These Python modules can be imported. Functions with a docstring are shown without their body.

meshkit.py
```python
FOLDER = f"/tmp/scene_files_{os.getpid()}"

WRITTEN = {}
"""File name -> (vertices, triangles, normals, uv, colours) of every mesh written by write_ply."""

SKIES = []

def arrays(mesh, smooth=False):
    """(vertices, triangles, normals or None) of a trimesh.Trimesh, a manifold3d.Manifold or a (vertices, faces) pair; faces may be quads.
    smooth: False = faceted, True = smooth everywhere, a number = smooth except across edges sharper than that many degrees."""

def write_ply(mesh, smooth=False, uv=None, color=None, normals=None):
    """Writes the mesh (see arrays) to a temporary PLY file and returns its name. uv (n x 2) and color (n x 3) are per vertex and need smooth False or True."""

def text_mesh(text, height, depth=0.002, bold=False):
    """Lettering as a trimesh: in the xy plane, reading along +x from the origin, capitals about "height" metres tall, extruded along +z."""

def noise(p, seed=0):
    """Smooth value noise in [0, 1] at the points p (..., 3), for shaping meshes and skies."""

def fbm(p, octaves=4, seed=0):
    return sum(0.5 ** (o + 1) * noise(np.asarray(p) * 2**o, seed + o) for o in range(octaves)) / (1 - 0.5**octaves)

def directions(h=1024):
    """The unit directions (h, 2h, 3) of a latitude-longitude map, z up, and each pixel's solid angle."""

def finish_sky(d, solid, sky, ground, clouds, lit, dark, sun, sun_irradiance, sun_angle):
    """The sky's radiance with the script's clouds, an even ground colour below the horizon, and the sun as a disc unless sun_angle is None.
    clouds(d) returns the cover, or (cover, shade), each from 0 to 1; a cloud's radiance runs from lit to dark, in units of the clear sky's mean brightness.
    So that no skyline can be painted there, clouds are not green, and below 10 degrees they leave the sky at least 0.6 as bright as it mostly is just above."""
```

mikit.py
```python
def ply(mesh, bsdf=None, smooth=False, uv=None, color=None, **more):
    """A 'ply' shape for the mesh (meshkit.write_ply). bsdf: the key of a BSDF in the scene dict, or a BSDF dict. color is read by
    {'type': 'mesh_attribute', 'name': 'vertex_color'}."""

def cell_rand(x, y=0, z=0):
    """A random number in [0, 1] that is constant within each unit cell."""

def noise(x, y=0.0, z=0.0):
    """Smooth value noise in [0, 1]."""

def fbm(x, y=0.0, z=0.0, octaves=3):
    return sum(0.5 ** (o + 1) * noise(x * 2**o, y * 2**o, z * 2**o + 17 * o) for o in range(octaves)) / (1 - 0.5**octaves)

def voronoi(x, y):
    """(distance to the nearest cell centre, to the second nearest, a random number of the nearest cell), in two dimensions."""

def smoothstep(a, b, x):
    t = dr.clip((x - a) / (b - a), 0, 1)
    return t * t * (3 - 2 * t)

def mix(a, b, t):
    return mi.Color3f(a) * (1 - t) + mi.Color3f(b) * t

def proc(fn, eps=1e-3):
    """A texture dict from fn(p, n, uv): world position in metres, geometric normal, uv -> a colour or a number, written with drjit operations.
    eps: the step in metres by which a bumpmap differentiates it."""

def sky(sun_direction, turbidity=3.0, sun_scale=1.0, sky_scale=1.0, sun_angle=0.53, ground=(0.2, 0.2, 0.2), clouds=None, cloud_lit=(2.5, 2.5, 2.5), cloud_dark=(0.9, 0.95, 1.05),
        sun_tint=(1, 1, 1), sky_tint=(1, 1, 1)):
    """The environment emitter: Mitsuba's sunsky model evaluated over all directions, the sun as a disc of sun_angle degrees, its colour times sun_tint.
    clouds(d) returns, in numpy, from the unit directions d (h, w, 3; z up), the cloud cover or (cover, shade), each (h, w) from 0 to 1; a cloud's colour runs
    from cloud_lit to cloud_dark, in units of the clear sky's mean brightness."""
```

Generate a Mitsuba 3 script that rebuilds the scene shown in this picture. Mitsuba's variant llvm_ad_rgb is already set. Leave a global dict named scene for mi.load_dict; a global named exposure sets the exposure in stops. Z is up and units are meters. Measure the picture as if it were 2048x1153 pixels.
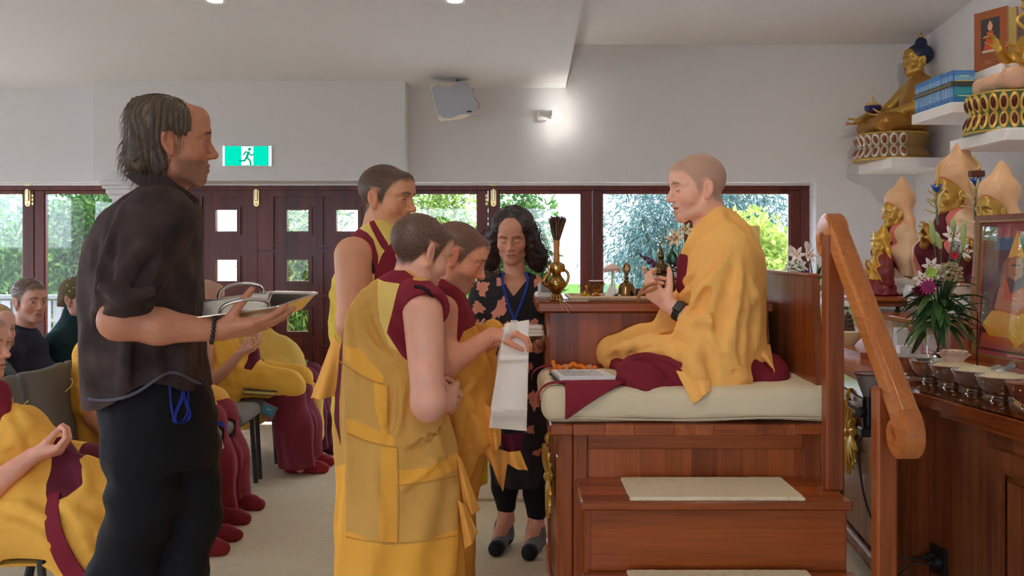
import math, random
import numpy as np
import trimesh, manifold3d, shapely
from shapely.geometry import Polygon, Point, LineString, box as sbox
import drjit as dr
import mitsuba as mi
import mikit, meshkit
from mikit import proc, fbm, noise, voronoi, cell_rand, smoothstep

T = mi.ScalarTransform4f
scene, labels = {}, {}

# ---------------------------------------------------------------- camera, sky, exposure
F, CX, HZ, CAM_Z = 2004.0, 1024.0, 496.0, 1.40       # focal length, vanishing point and horizon of the photograph in pixels, eye height
scene['camera'] = {'type': 'perspective', 'fov': math.degrees(2 * math.atan(1024 / F)), 'fov_axis': 'x', 'near_clip': 0.05, 'far_clip': 200.0,
                   'principal_point_offset_y': (576.5 - HZ) / 1153,
                   'to_world': T().look_at(origin=[0, 0, CAM_Z], target=[0, 1, CAM_Z], up=[0, 0, 1])}


def overcast(d):
    n = meshkit.fbm(d * np.array([2.2, 2.2, 4.0]) + 3.0, 4, 5)
    return np.clip(0.80 + 0.5 * (n - 0.4), 0, 1), np.clip(1.6 * (n - 0.45), 0, 1)


scene['sky'] = mikit.sky([-0.35, 0.55, 0.9], turbidity=4.0, sun_scale=0.12, sky_scale=1.0, clouds=overcast, cloud_lit=(3.8, 4.25, 5.2), cloud_dark=(2.9, 3.3, 4.15), sun_angle=6.0, ground=(0.3, 0.3, 0.28))
exposure = 3.6
LAMP = 6.0            # radiance of the recessed ceiling lamps
SPOT = 0.30            # intensity of the adjustable spotlights
# ---------------------------------------------------------------- helpers
def P(u, v, Y):
    """The point at distance Y into the room that the photograph shows at pixel (u, v)."""
    return np.array([(u - CX) * Y / F, Y, CAM_Z - (v - HZ) * Y / F])


def lin(*c):
    c = np.asarray(c[0] if len(c) == 1 else c, float) / 255
    return np.where(c <= 0.04045, c / 12.92, ((c + 0.055) / 1.055) ** 2.4)


def mix(a, b, t):
    a, b = (x if isinstance(x, mi.Color3f) else mi.Color3f(*map(float, x)) for x in (a, b))
    return a * (1 - t) + b * t


def V(*a):
    return np.array(a, float)


def unit(a):
    a = np.asarray(a, float)
    return a / np.linalg.norm(a)


def note(key, label=None, cat=None, group=None, kind=None):
    d = {k: x for k, x in (('label', label), ('category', cat), ('group', group), ('kind', kind)) if x}
    if d:
        labels[key] = d


USED = {}


def fresh(name):
    """The name itself the first time, then name_001, name_002 ..."""
    n = USED.get(name, 0)
    USED[name] = n + 1
    return name if n == 0 else f'{name}_{n:03d}'


def ply_of(mesh, bsdf, color=None, smooth=30):
    v, f, n = meshkit.arrays(mesh, smooth)
    c = uv = None
    if color is not None:
        c = np.asarray(color, float)
        if c.ndim == 1:                 # one colour: carried by the texture coordinates (see plain_colour)
            uv = np.tile([math.floor(math.sqrt(min(max(c[0], 0), 1)) * 1000 + 0.5) + 0.05 + 0.9 * c[1], c[2]], (len(v), 1))
            c, bsdf = None, bsdf and bsdf + '_plain'
    path = meshkit.write_ply((v, f), False, uv, c, normals=n)
    d = {'type': 'ply', 'filename': path, 'face_normals': n is None}
    if bsdf:
        d['bsdf'] = {'type': 'ref', 'id': bsdf}
    return d


def plain_colour(p, n, uv):
    r = dr.floor(uv.x)
    return mi.Color3f(dr.square(r / 1000), dr.clip((uv.x - r - 0.05) / 0.9, 0, 1), uv.y)


def put(name, mesh, bsdf, color=None, smooth=30, parent=None, label=None, cat=None, group=None, kind=None):
    """One entry of the scene: a thing, or with a parent a part of it. Returns its key."""
    key = fresh(parent + '__' + name if parent else name)
    scene[key] = mesh if isinstance(mesh, dict) else ply_of(mesh, bsdf, color, smooth)
    note(key, label, cat, group, kind)
    return key


def thing(name, label, cat, group=None):
    key = fresh(name)
    note(key, label, cat, group)
    return key


def struct(name, mesh, bsdf, color=None, smooth=30, label=None):
    return put(name, mesh, bsdf, color, smooth, label=label, kind='structure')


def cat(*ms):
    ms = [m for m in (ms[0] if len(ms) == 1 and isinstance(ms[0], (list, tuple)) else ms)]
    return trimesh.util.concatenate([trimesh.Trimesh(*m, process=False) if isinstance(m, tuple) else m for m in ms])


def hull(pts):
    return trimesh.convex.convex_hull(np.asarray(pts, float))


def box(lo, hi, b=0.003):
    lo, hi = np.minimum(lo, hi).astype(float), np.maximum(lo, hi).astype(float)
    b = min(b, 0.45 * (hi - lo).min())
    if b <= 0:
        return trimesh.creation.box(bounds=[lo, hi])
    pts = []
    for s in np.ndindex(2, 2, 2):
        c = np.where(s, hi, lo)
        for k in range(3):
            o = np.where(s, -b, b).astype(float)
            o[k] = 0
            pts.append(c + o)
    return hull(pts)


def frame_of(z, x=None):
    z = unit(z)
    x = np.cross([0, 0, 1.0] if abs(z[2]) < 0.9 else [1.0, 0, 0], z) if x is None else np.asarray(x, float) - np.dot(x, z) * z
    x = unit(x)
    return np.stack([x, np.cross(z, x), z], 1)


def move(m, t=(0, 0, 0), R=None, s=1.0):
    m = m.copy()
    M = np.eye(4)
    M[:3, :3] = (np.eye(3) if R is None else R) * s
    M[:3, 3] = t
    m.apply_transform(M)
    return m


def rotz(a):
    c, s = math.cos(a), math.sin(a)
    return np.array([[c, -s, 0], [s, c, 0], [0, 0, 1.0]])


def rot(axis, a):
    return trimesh.transformations.rotation_matrix(a, axis)[:3, :3]


def extrude(poly, depth):
    gs = [g for g in getattr(poly, 'geoms', [poly]) if g.area > 1e-10]
    return cat([trimesh.creation.extrude_polygon(g, depth, engine='earcut') for g in gs])


def lathe(profile, n=32, c=(0, 0, 0)):
    """Turned about z; profile is (radius, height) pairs from bottom to top."""
    return move(trimesh.creation.revolve(np.asarray(profile, float), sections=n), c)


def spline(pts, n=24):
    from scipy.interpolate import CubicSpline
    pts = np.asarray(pts, float)
    if len(pts) < 3:
        t = np.linspace(0, 1, n)[:, None]
        return pts[0] * (1 - t) + pts[-1] * t
    d = np.r_[0, np.cumsum(np.linalg.norm(np.diff(pts, axis=0), axis=1) ** 0.5)]
    return CubicSpline(d, pts)(np.linspace(0, d[-1], n))


def tube(path, r, n=8, flat=1.0, cap=True, up=None):
    """A tube along the path; r one radius or one per point; flat squeezes its second axis."""
    path = np.asarray(path, float)
    m = len(path)
    r = np.broadcast_to(np.asarray(r, float), (m,))
    tan = np.gradient(path, axis=0)
    tan /= np.linalg.norm(tan, axis=1, keepdims=True) + 1e-12
    x = frame_of(tan[0], up)[:, 0]
    a = np.linspace(0, 2 * np.pi, n, endpoint=False)
    vs = []
    for i in range(m):
        x = x - np.dot(x, tan[i]) * tan[i]
        x = x / (np.linalg.norm(x) + 1e-12)
        y = np.cross(tan[i], x)
        vs.append(path[i] + r[i] * (np.cos(a)[:, None] * x + flat * np.sin(a)[:, None] * y))
    v = np.vstack(vs + [path[:1], path[-1:]])
    i, k = np.meshgrid(np.arange(m - 1), np.arange(n), indexing='ij')
    i, k = i.ravel(), k.ravel()
    k2 = (k + 1) % n
    f = [np.stack([i * n + k, i * n + k2, (i + 1) * n + k2], 1), np.stack([i * n + k, (i + 1) * n + k2, (i + 1) * n + k], 1)]
    if cap:
        q = np.arange(n)
        f += [np.stack([(q + 1) % n, q, np.full(n, m * n)], 1), np.stack([(m - 1) * n + q, (m - 1) * n + (q + 1) % n, np.full(n, m * n + 1)], 1)]
    return trimesh.Trimesh(v, np.vstack(f), process=False)


def ribbon(path, width, thick=0.002, side=(0, 0, 1)):
    """A flat band along the path; side is the direction of its width (one, or one per point)."""
    path = np.asarray(path, float)
    m = len(path)
    side = np.broadcast_to(np.asarray(side, float), (m, 3))
    w = np.broadcast_to(np.asarray(width, float), (m,))[:, None] / 2
    tan = np.gradient(path, axis=0)
    nrm = np.cross(tan, side)
    nrm /= np.linalg.norm(nrm, axis=1, keepdims=True) + 1e-12
    q = np.stack([path + side * w + nrm * thick / 2, path - side * w + nrm * thick / 2, path - side * w - nrm * thick / 2, path + side * w - nrm * thick / 2], 1).reshape(-1, 3)
    f = []
    for i in range(m - 1):
        for k in range(4):
            a, b = i * 4 + k, i * 4 + (k + 1) % 4
            f += [[a, b, b + 4], [a, b + 4, a + 4]]
    e = (m - 1) * 4
    f += [[0, 2, 1], [0, 3, 2], [e, e + 1, e + 2], [e, e + 2, e + 3]]
    return trimesh.Trimesh(q, f, process=False)


def sheet(grid, thick=0.003):
    """A cloth of some thickness from a grid (m, n, 3) of points."""
    g = np.asarray(grid, float)
    m, n = g.shape[:2]
    nr = np.cross(np.gradient(g, axis=0), np.gradient(g, axis=1))
    nr /= np.linalg.norm(nr, axis=2, keepdims=True) + 1e-12
    v = np.vstack([(g + nr * thick / 2).reshape(-1, 3), (g - nr * thick / 2).reshape(-1, 3)])
    i, j = np.meshgrid(np.arange(m - 1), np.arange(n - 1), indexing='ij')
    a = (i * n + j).ravel()
    q = np.stack([a, a + n, a + n + 1, a + 1], 1)
    N = m * n
    f = [q[:, [0, 1, 2]], q[:, [0, 2, 3]], q[:, [0, 2, 1]] + N, q[:, [0, 3, 2]] + N]
    ring = np.r_[np.arange(n), n - 1 + n * np.arange(1, m), N - 2 - np.arange(n - 1), (n * np.arange(m - 2, 0, -1))]
    r2 = np.roll(ring, -1)
    f += [np.stack([ring, r2, r2 + N], 1), np.stack([ring, r2 + N, ring + N], 1)]
    return trimesh.Trimesh(v, np.vstack(f), process=False)


def bez(p0, p1, p2, p3, s, t):
    """Bilinear grid over four corners: s x t points from p0-p1 (top) to p3-p2 (bottom)."""
    a, b = np.linspace(0, 1, s)[:, None, None], np.linspace(0, 1, t)[None, :, None]
    return (np.asarray(p0) * (1 - b) + np.asarray(p1) * b) * (1 - a) + (np.asarray(p3) * (1 - b) + np.asarray(p2) * b) * a


# ---------------------------------------------------------------- distance fields for people and cloth
f32 = np.float32


def smin(a, b, k):
    h = np.clip(0.5 + 0.5 * (b - a) / k, 0, 1)
    return b + (a - b) * h - k * h * (1 - h)


def s_cone(a, b, ra, rb):
    a, b = np.asarray(a, f32), np.asarray(b, f32)
    ba = b - a
    bb = f32(max(float(ba @ ba), 1e-9))

    def fn(p):
        pa = p - a
        h = np.clip((pa @ ba) / bb, 0, 1)
        q = pa - h[:, None] * ba
        return np.sqrt(np.einsum('ij,ij->i', q, q)) - f32(ra) - f32(rb - ra) * h
    fn.c, fn.r = (a + b) / 2, float(np.sqrt(bb)) / 2 + max(ra, rb)
    return fn


def s_ell(c, r, R=None):
    c, r = np.asarray(c, f32), np.asarray(r, f32)
    R = None if R is None else np.asarray(R, f32)

    def fn(p):
        q = p - c
        if R is not None:
            q = q @ R
        q = q / r
        k0 = np.sqrt(np.einsum('ij,ij->i', q, q))
        q = q / r
        k1 = np.sqrt(np.einsum('ij,ij->i', q, q)) + f32(1e-6)
        return k0 * (k0 - 1) / k1
    fn.c, fn.r = c, float(r.max())
    return fn


def s_box(c, h, r=0.01, R=None):
    c, h = np.asarray(c, f32), np.asarray(h, f32) - f32(r)
    R = None if R is None else np.asarray(R, f32)

    def fn(p):
        q = p - c
        if R is not None:
            q = q @ R
        q = np.abs(q) - h
        o = np.maximum(q, 0)
        return np.sqrt(np.einsum('ij,ij->i', o, o)) + np.minimum(q.max(1), 0) - f32(r)
    fn.c, fn.r = c, float(np.linalg.norm(h)) + r
    return fn


def s_column(z, cx, rx, cy, ry, fold=None):
    """An upright body of elliptic sections given per height (z rising); fold(theta, z) is added to the distance."""
    from scipy.interpolate import PchipInterpolator
    z = np.asarray(z, float)
    t = [PchipInterpolator(z, np.broadcast_to(np.asarray(a, float), z.shape)) for a in (cx, rx, cy, ry)]
    zz = np.linspace(z[0], z[-1], 200)
    tab = [g(zz) for g in t]

    def fn(p):
        zc = np.clip(p[:, 2], z[0], z[-1])
        x0, a, y0, b = (np.interp(zc, zz, g).astype(f32) for g in tab)
        qx, qy = (p[:, 0] - x0) / a, (p[:, 1] - y0) / b
        k = np.sqrt(qx * qx + qy * qy)
        d = (k - 1) * np.sqrt(a * b) * f32(0.9)
        d = np.where(k < 1, (k - 1) * np.minimum(a, b), d)
        if fold is not None:
            d = d + fold(np.arctan2(qy, qx), p[:, 2]).astype(f32)
        o = np.abs(p[:, 2] - zc)
        e = np.maximum(p[:, 2] - z[-1], z[0] - p[:, 2])
        return np.where(o > 0, np.sqrt(np.maximum(d, 0) ** 2 + o * o), np.maximum(d, e))
    fn.c = np.array([np.mean(cx), np.mean(cy), z.mean()], f32)
    fn.r = float(np.ptp(z)) / 2 + float(np.max(rx) + np.max(ry) + np.ptp(np.asarray(cx)) + np.ptp(np.asarray(cy)))
    return fn


def s_xf(fn0, c, R, s=1.0):
    """The field fn0 placed with its origin at c, its axes the columns of R, its size times s."""
    c, R = np.asarray(c, f32), np.asarray(R, f32)

    def fn(p):
        return fn0((p - c) @ R / f32(s)) * f32(s)
    fn.c, fn.r = c, 0.2 * s
    return fn


class Sdf:
    def __init__(self):
        self.ops = []

    def add(self, fn, k=0.02):
        self.ops.append(('u', fn, f32(k)))
        return self

    def sub(self, fn, k=0.01):
        self.ops.append(('s', fn, f32(k)))
        return self

    def cut(self, fn, k=0.004):
        self.ops.append(('i', fn, f32(k)))
        return self

    def disp(self, fn):
        self.ops.append(('d', fn, None))
        return self

    def cone(self, a, b, ra, rb=None, k=0.02):
        return self.add(s_cone(a, b, ra, ra if rb is None else rb), k)

    def chain(self, pts, rs, k=0.02):
        rs = np.broadcast_to(rs, (len(pts),))
        for i in range(len(pts) - 1):
            self.cone(pts[i], pts[i + 1], rs[i], rs[i + 1], k)
        return self

    def groove(self, pts, r, k=0.01):
        for a, b in zip(pts[:-1], pts[1:]):
            self.sub(s_cone(a, b, r, r), k)
        return self

    def ell(self, c, r, R=None, k=0.02):
        return self.add(s_ell(c, r, R), k)

    def near(self, lo, hi, m=0.03):
        """Only the parts that reach the box."""
        c, h = (np.asarray(lo) + hi) / 2, (np.asarray(hi) - lo) / 2
        s = Sdf()
        for op in self.ops:
            if op[0] in 'us' and hasattr(op[1], 'c'):
                q = np.maximum(np.abs(op[1].c - c) - h, 0)
                if np.linalg.norm(q) > op[1].r + m:
                    continue
            s.ops.append(op)
        return s

    def __call__(self, p):
        p = np.ascontiguousarray(p, f32)
        d = np.full(len(p), 9, f32)
        for kind, fn, k in self.ops:
            if kind == 'u':
                d = smin(d, fn(p), k) if k > 0 else np.minimum(d, fn(p))
            elif kind == 's':
                d = -smin(-d, fn(p), k)
            elif kind == 'i':
                d = -smin(-d, -fn(p), k)
            else:
                d = d + fn(p).astype(f32)
        return d


def net(f, lo, hi, h, B=6):
    """The surface f = 0 in the box as (vertices, triangles): surface nets, computed finely only near the surface."""
    lo, hi = np.asarray(lo, float), np.asarray(hi, float)
    nb = np.maximum(np.ceil((hi - lo) / (h * B)).astype(int), 1)
    g = [np.arange(n + 1) * h * B + l for n, l in zip(nb, lo)]
    cp = np.stack(np.meshgrid(*g, indexing='ij'), -1)
    cd = f(cp.reshape(-1, 3)).reshape(cp.shape[:3])
    near = np.full(tuple(nb), 9.0)
    for s in np.ndindex(2, 2, 2):
        near = np.minimum(near, np.abs(cd[s[0]:s[0] + nb[0], s[1]:s[1] + nb[1], s[2]:s[2] + nb[2]]))
    act = np.argwhere(near < 1.35 * B * h)
    D = np.repeat(np.repeat(np.repeat(cd[:-1, :-1, :-1], B, 0), B, 1), B, 2).astype(f32)
    D = np.where(D < 0, -1, 1).astype(f32)
    off = np.stack(np.meshgrid(*[np.arange(B)] * 3, indexing='ij'), -1).reshape(-1, 3)
    G = max(1, int(round(0.10 / (B * h))))
    grp = act // G
    code = (grp[:, 0] * 4096 + grp[:, 1]) * 4096 + grp[:, 2]
    order = np.argsort(code, kind='stable')
    cuts = np.r_[0, np.flatnonzero(np.diff(code[order])) + 1, len(order)] if len(order) else [0]
    for a, b in zip(cuts[:-1], cuts[1:]):
        blk = act[order[a:b]]
        idx = (blk[:, None, :] * B + off[None]).reshape(-1, 3)
        p = idx * h + lo
        fl = f.near(p.min(0), p.max(0), 0.06) if isinstance(f, Sdf) else f
        D[idx[:, 0], idx[:, 1], idx[:, 2]] = fl(p)
    S = D < 0
    X, Y, Z = D.shape
    cnt = np.zeros((X - 1, Y - 1, Z - 1), np.int8)
    for s in np.ndindex(2, 2, 2):
        cnt += S[s[0]:X - 1 + s[0], s[1]:Y - 1 + s[1], s[2]:Z - 1 + s[2]]
    cells = np.argwhere((cnt > 0) & (cnt < 8))
    if not len(cells):
        return np.zeros((0, 3)), np.zeros((0, 3), int)
    vid = np.full(cnt.shape, -1, np.int64)
    vid[cells[:, 0], cells[:, 1], cells[:, 2]] = np.arange(len(cells))
    acc, w = np.zeros((len(cells), 3)), np.zeros(len(cells))
    for s in np.ndindex(2, 2, 2):
        for k in range(3):
            if s[k]:
                continue
            a = cells + s
            b = a.copy()
            b[:, k] += 1
            da, db = D[a[:, 0], a[:, 1], a[:, 2]], D[b[:, 0], b[:, 1], b[:, 2]]
            on = (da < 0) != (db < 0)
            t = np.where(on, da / np.where(on, da - db, 1), 0)
            q = np.array(s, float) + 0 * acc
            q[:, k] += t
            acc += np.where(on[:, None], q, 0)
            w += on
    v = (cells + acc / w[:, None]) * h + lo
    fs = []
    for k in range(3):
        i, j = (k + 1) % 3, (k + 2) % 3
        sl = [slice(None)] * 3
        s2 = [slice(None)] * 3
        sl[k], s2[k] = slice(0, -1), slice(1, None)
        e = np.argwhere(S[tuple(sl)] != S[tuple(s2)])
        e = e[(e[:, i] > 0) & (e[:, j] > 0) & (e[:, i] < D.shape[i] - 1) & (e[:, j] < D.shape[j] - 1)]
        if not len(e):
            continue
        inside = S[e[:, 0], e[:, 1], e[:, 2]]
        q = []
        for di, dj in ((-1, -1), (0, -1), (0, 0), (-1, 0)):
            c = e.copy()
            c[:, i] += di
            c[:, j] += dj
            q.append(vid[c[:, 0], c[:, 1], c[:, 2]])
        q = np.stack(q, 1)
        q = np.where(inside[:, None], q, q[:, ::-1])
        q = q[(q >= 0).all(1)]
        fs += [q[:, [0, 1, 2]], q[:, [0, 2, 3]]]
    return v, np.vstack(fs)


def split(m, g):
    """The mesh (v, f) cut where the values g per vertex change sign: (the part with g < 0, the part with g >= 0)."""
    v, f = m
    g = np.where(np.abs(g) < 1e-7, 1e-7, g)
    neg = g < 0
    c = neg[f].sum(1)
    out = {True: [f[c == 3]], False: [f[c == 0]]}
    extra, base, n = [], len(v), 0
    for one in (True, False):
        t = f[c == (1 if one else 2)]
        if not len(t):
            continue
        k = np.argmax(neg[t] == one, 1)
        r = np.arange(len(t))
        a, b, d = t[r, k], t[r, (k + 1) % 3], t[r, (k + 2) % 3]
        pb = v[a] + (v[b] - v[a]) * (g[a] / (g[a] - g[b]))[:, None]
        pd = v[a] + (v[d] - v[a]) * (g[a] / (g[a] - g[d]))[:, None]
        ib, idd = base + n + r, base + n + len(t) + r
        n += 2 * len(t)
        extra += [pb, pd]
        out[one].append(np.stack([a, ib, idd], 1))
        out[not one] += [np.stack([ib, b, d], 1), np.stack([ib, d, idd], 1)]
    v2 = np.vstack([v] + extra)
    res = []
    for s in (True, False):
        ff = np.vstack(out[s])
        u, inv = np.unique(ff, return_inverse=True)
        res.append((v2[u], inv.reshape(ff.shape)) if len(ff) else (np.zeros((0, 3)), np.zeros((0, 3), int)))
    return res


def weld(v, f, tol=1e-6):
    return trimesh.Trimesh(v, f, process=True)


def poly_g(v, pts, view=True):
    """Signed distance (negative inside) of the vertices to a polygon of photograph pixels, as metres in the plane of each vertex."""
    u, w = px(v)
    poly = Polygon(pts)
    q = shapely.points(u, w)
    d = shapely.distance(poly.exterior, q)
    return np.where(shapely.contains(poly, q), -d, d) * v[:, 1] / F


def px(v):
    v = np.asarray(v, float)
    return CX + v[:, 0] * F / v[:, 1], HZ + (CAM_Z - v[:, 2]) * F / v[:, 1]


def cast(f, uv, y0, y1=None, n=90):
    """Where the sight lines of the pixels first meet the surface f between the distances y0 and y1."""
    uv = np.asarray(uv, float)
    d = np.stack([(uv[:, 0] - CX) / F, np.ones(len(uv)), -(uv[:, 1] - HZ) / F], 1)
    y = np.full(len(uv), float(y0))
    for _ in range(n):
        p = d * y[:, None] + [0, 0, CAM_Z]
        y = y + f(p) * 0.7
    return d * y[:, None] + [0, 0, CAM_Z], np.abs(f(d * y[:, None] + [0, 0, CAM_Z])) < 0.01


def ridge(s, base, strokes, y0, r=0.012, sink=0.5, k=0.02, groove=False, maxy=9.0):
    """Folds: strokes drawn over the surface as it is seen, as raised (or pressed) soft lines."""
    for st in strokes:
        rr = r
        if not isinstance(st, list):
            st, rr = st
        uv = spline(np.array(st, float), max(5, int(2.2 * len(st))))
        q, ok = cast(base, uv, y0)
        ok &= q[:, 1] < maxy
        q = q[ok]
        if len(q) < 2:
            continue
        e = np.sin(np.linspace(0.25, np.pi - 0.25, len(q)))
        back = unit([0, 1, 0.0]) * rr * sink * 0.45
        for i in range(len(q) - 1):
            c = s_cone(q[i] + back, q[i + 1] + back, rr * e[i], rr * e[i + 1])
            if groove:
                s.sub(s_cone(q[i] - back, q[i + 1] - back, rr * e[i], rr * e[i + 1]), k)
            else:
                s.add(c, k * 0.75)
    return s


def wrinkle(amp, freq, seed=0, stretch=(1, 1, 1)):
    st = np.asarray(stretch, float) * freq

    def fn(p):
        n = meshkit.noise(p * st + 7.3 * seed, seed)
        m = meshkit.noise(p * st * 2.1 + 3.1, seed + 9)
        return amp * (2 * np.abs(2 * n - 1) - 0.9 + 0.6 * (m - 0.5))
    return fn
# ---------------------------------------------------------------- materials
VC = {'type': 'mesh_attribute', 'name': 'vertex_color'}


def two(b):
    return {'type': 'twosided', 'bsdf': b}


def pr(color=VC, rough=0.5, metal=0.0, spec=0.5, **k):
    return two({'type': 'principled', 'base_color': color, 'roughness': rough, 'metallic': metal, 'specular': spec, **k})


def rgb(*c):
    return {'type': 'rgb', 'value': [float(x) for x in lin(*c)]}


def wood_fn(dark, light, axis, board, scale=1.0, contrast=1.0):
    """Solid boards glued edge to edge: the grain runs along the axis, each board has its own tone."""
    k = 'xyz'.index(axis)
    o = [i for i in range(3) if i != k]

    def fn(p, n, uv):
        c = [p.x, p.y, p.z]
        a, b, g = c[o[0]], c[o[1]], c[k]
        nn = [dr.abs(n.x), dr.abs(n.y), dr.abs(n.z)]
        across = dr.select(nn[o[0]] > nn[o[1]], b, a)
        cell = dr.floor(across / board)
        tone = cell_rand(cell, 3.0 if axis == 'x' else 1.0, 2.0)
        w = fbm(a * 30 * scale + tone * 40, b * 30 * scale, g * 1.6 * scale + tone * 9)
        fine = noise(a * 260 * scale, b * 260 * scale, g * 7 * scale)
        t = dr.clip(0.42 * tone + 0.75 * (w - 0.2) * contrast + 0.22 * (fine - 0.5), 0, 1)
        seam = dr.abs(across / board - dr.round(across / board))
        t = t * (0.78 + 0.22 * smoothstep(0.0, 0.018, seam))
        return mix(lin(*dark), lin(*light), t)
    return fn


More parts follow.
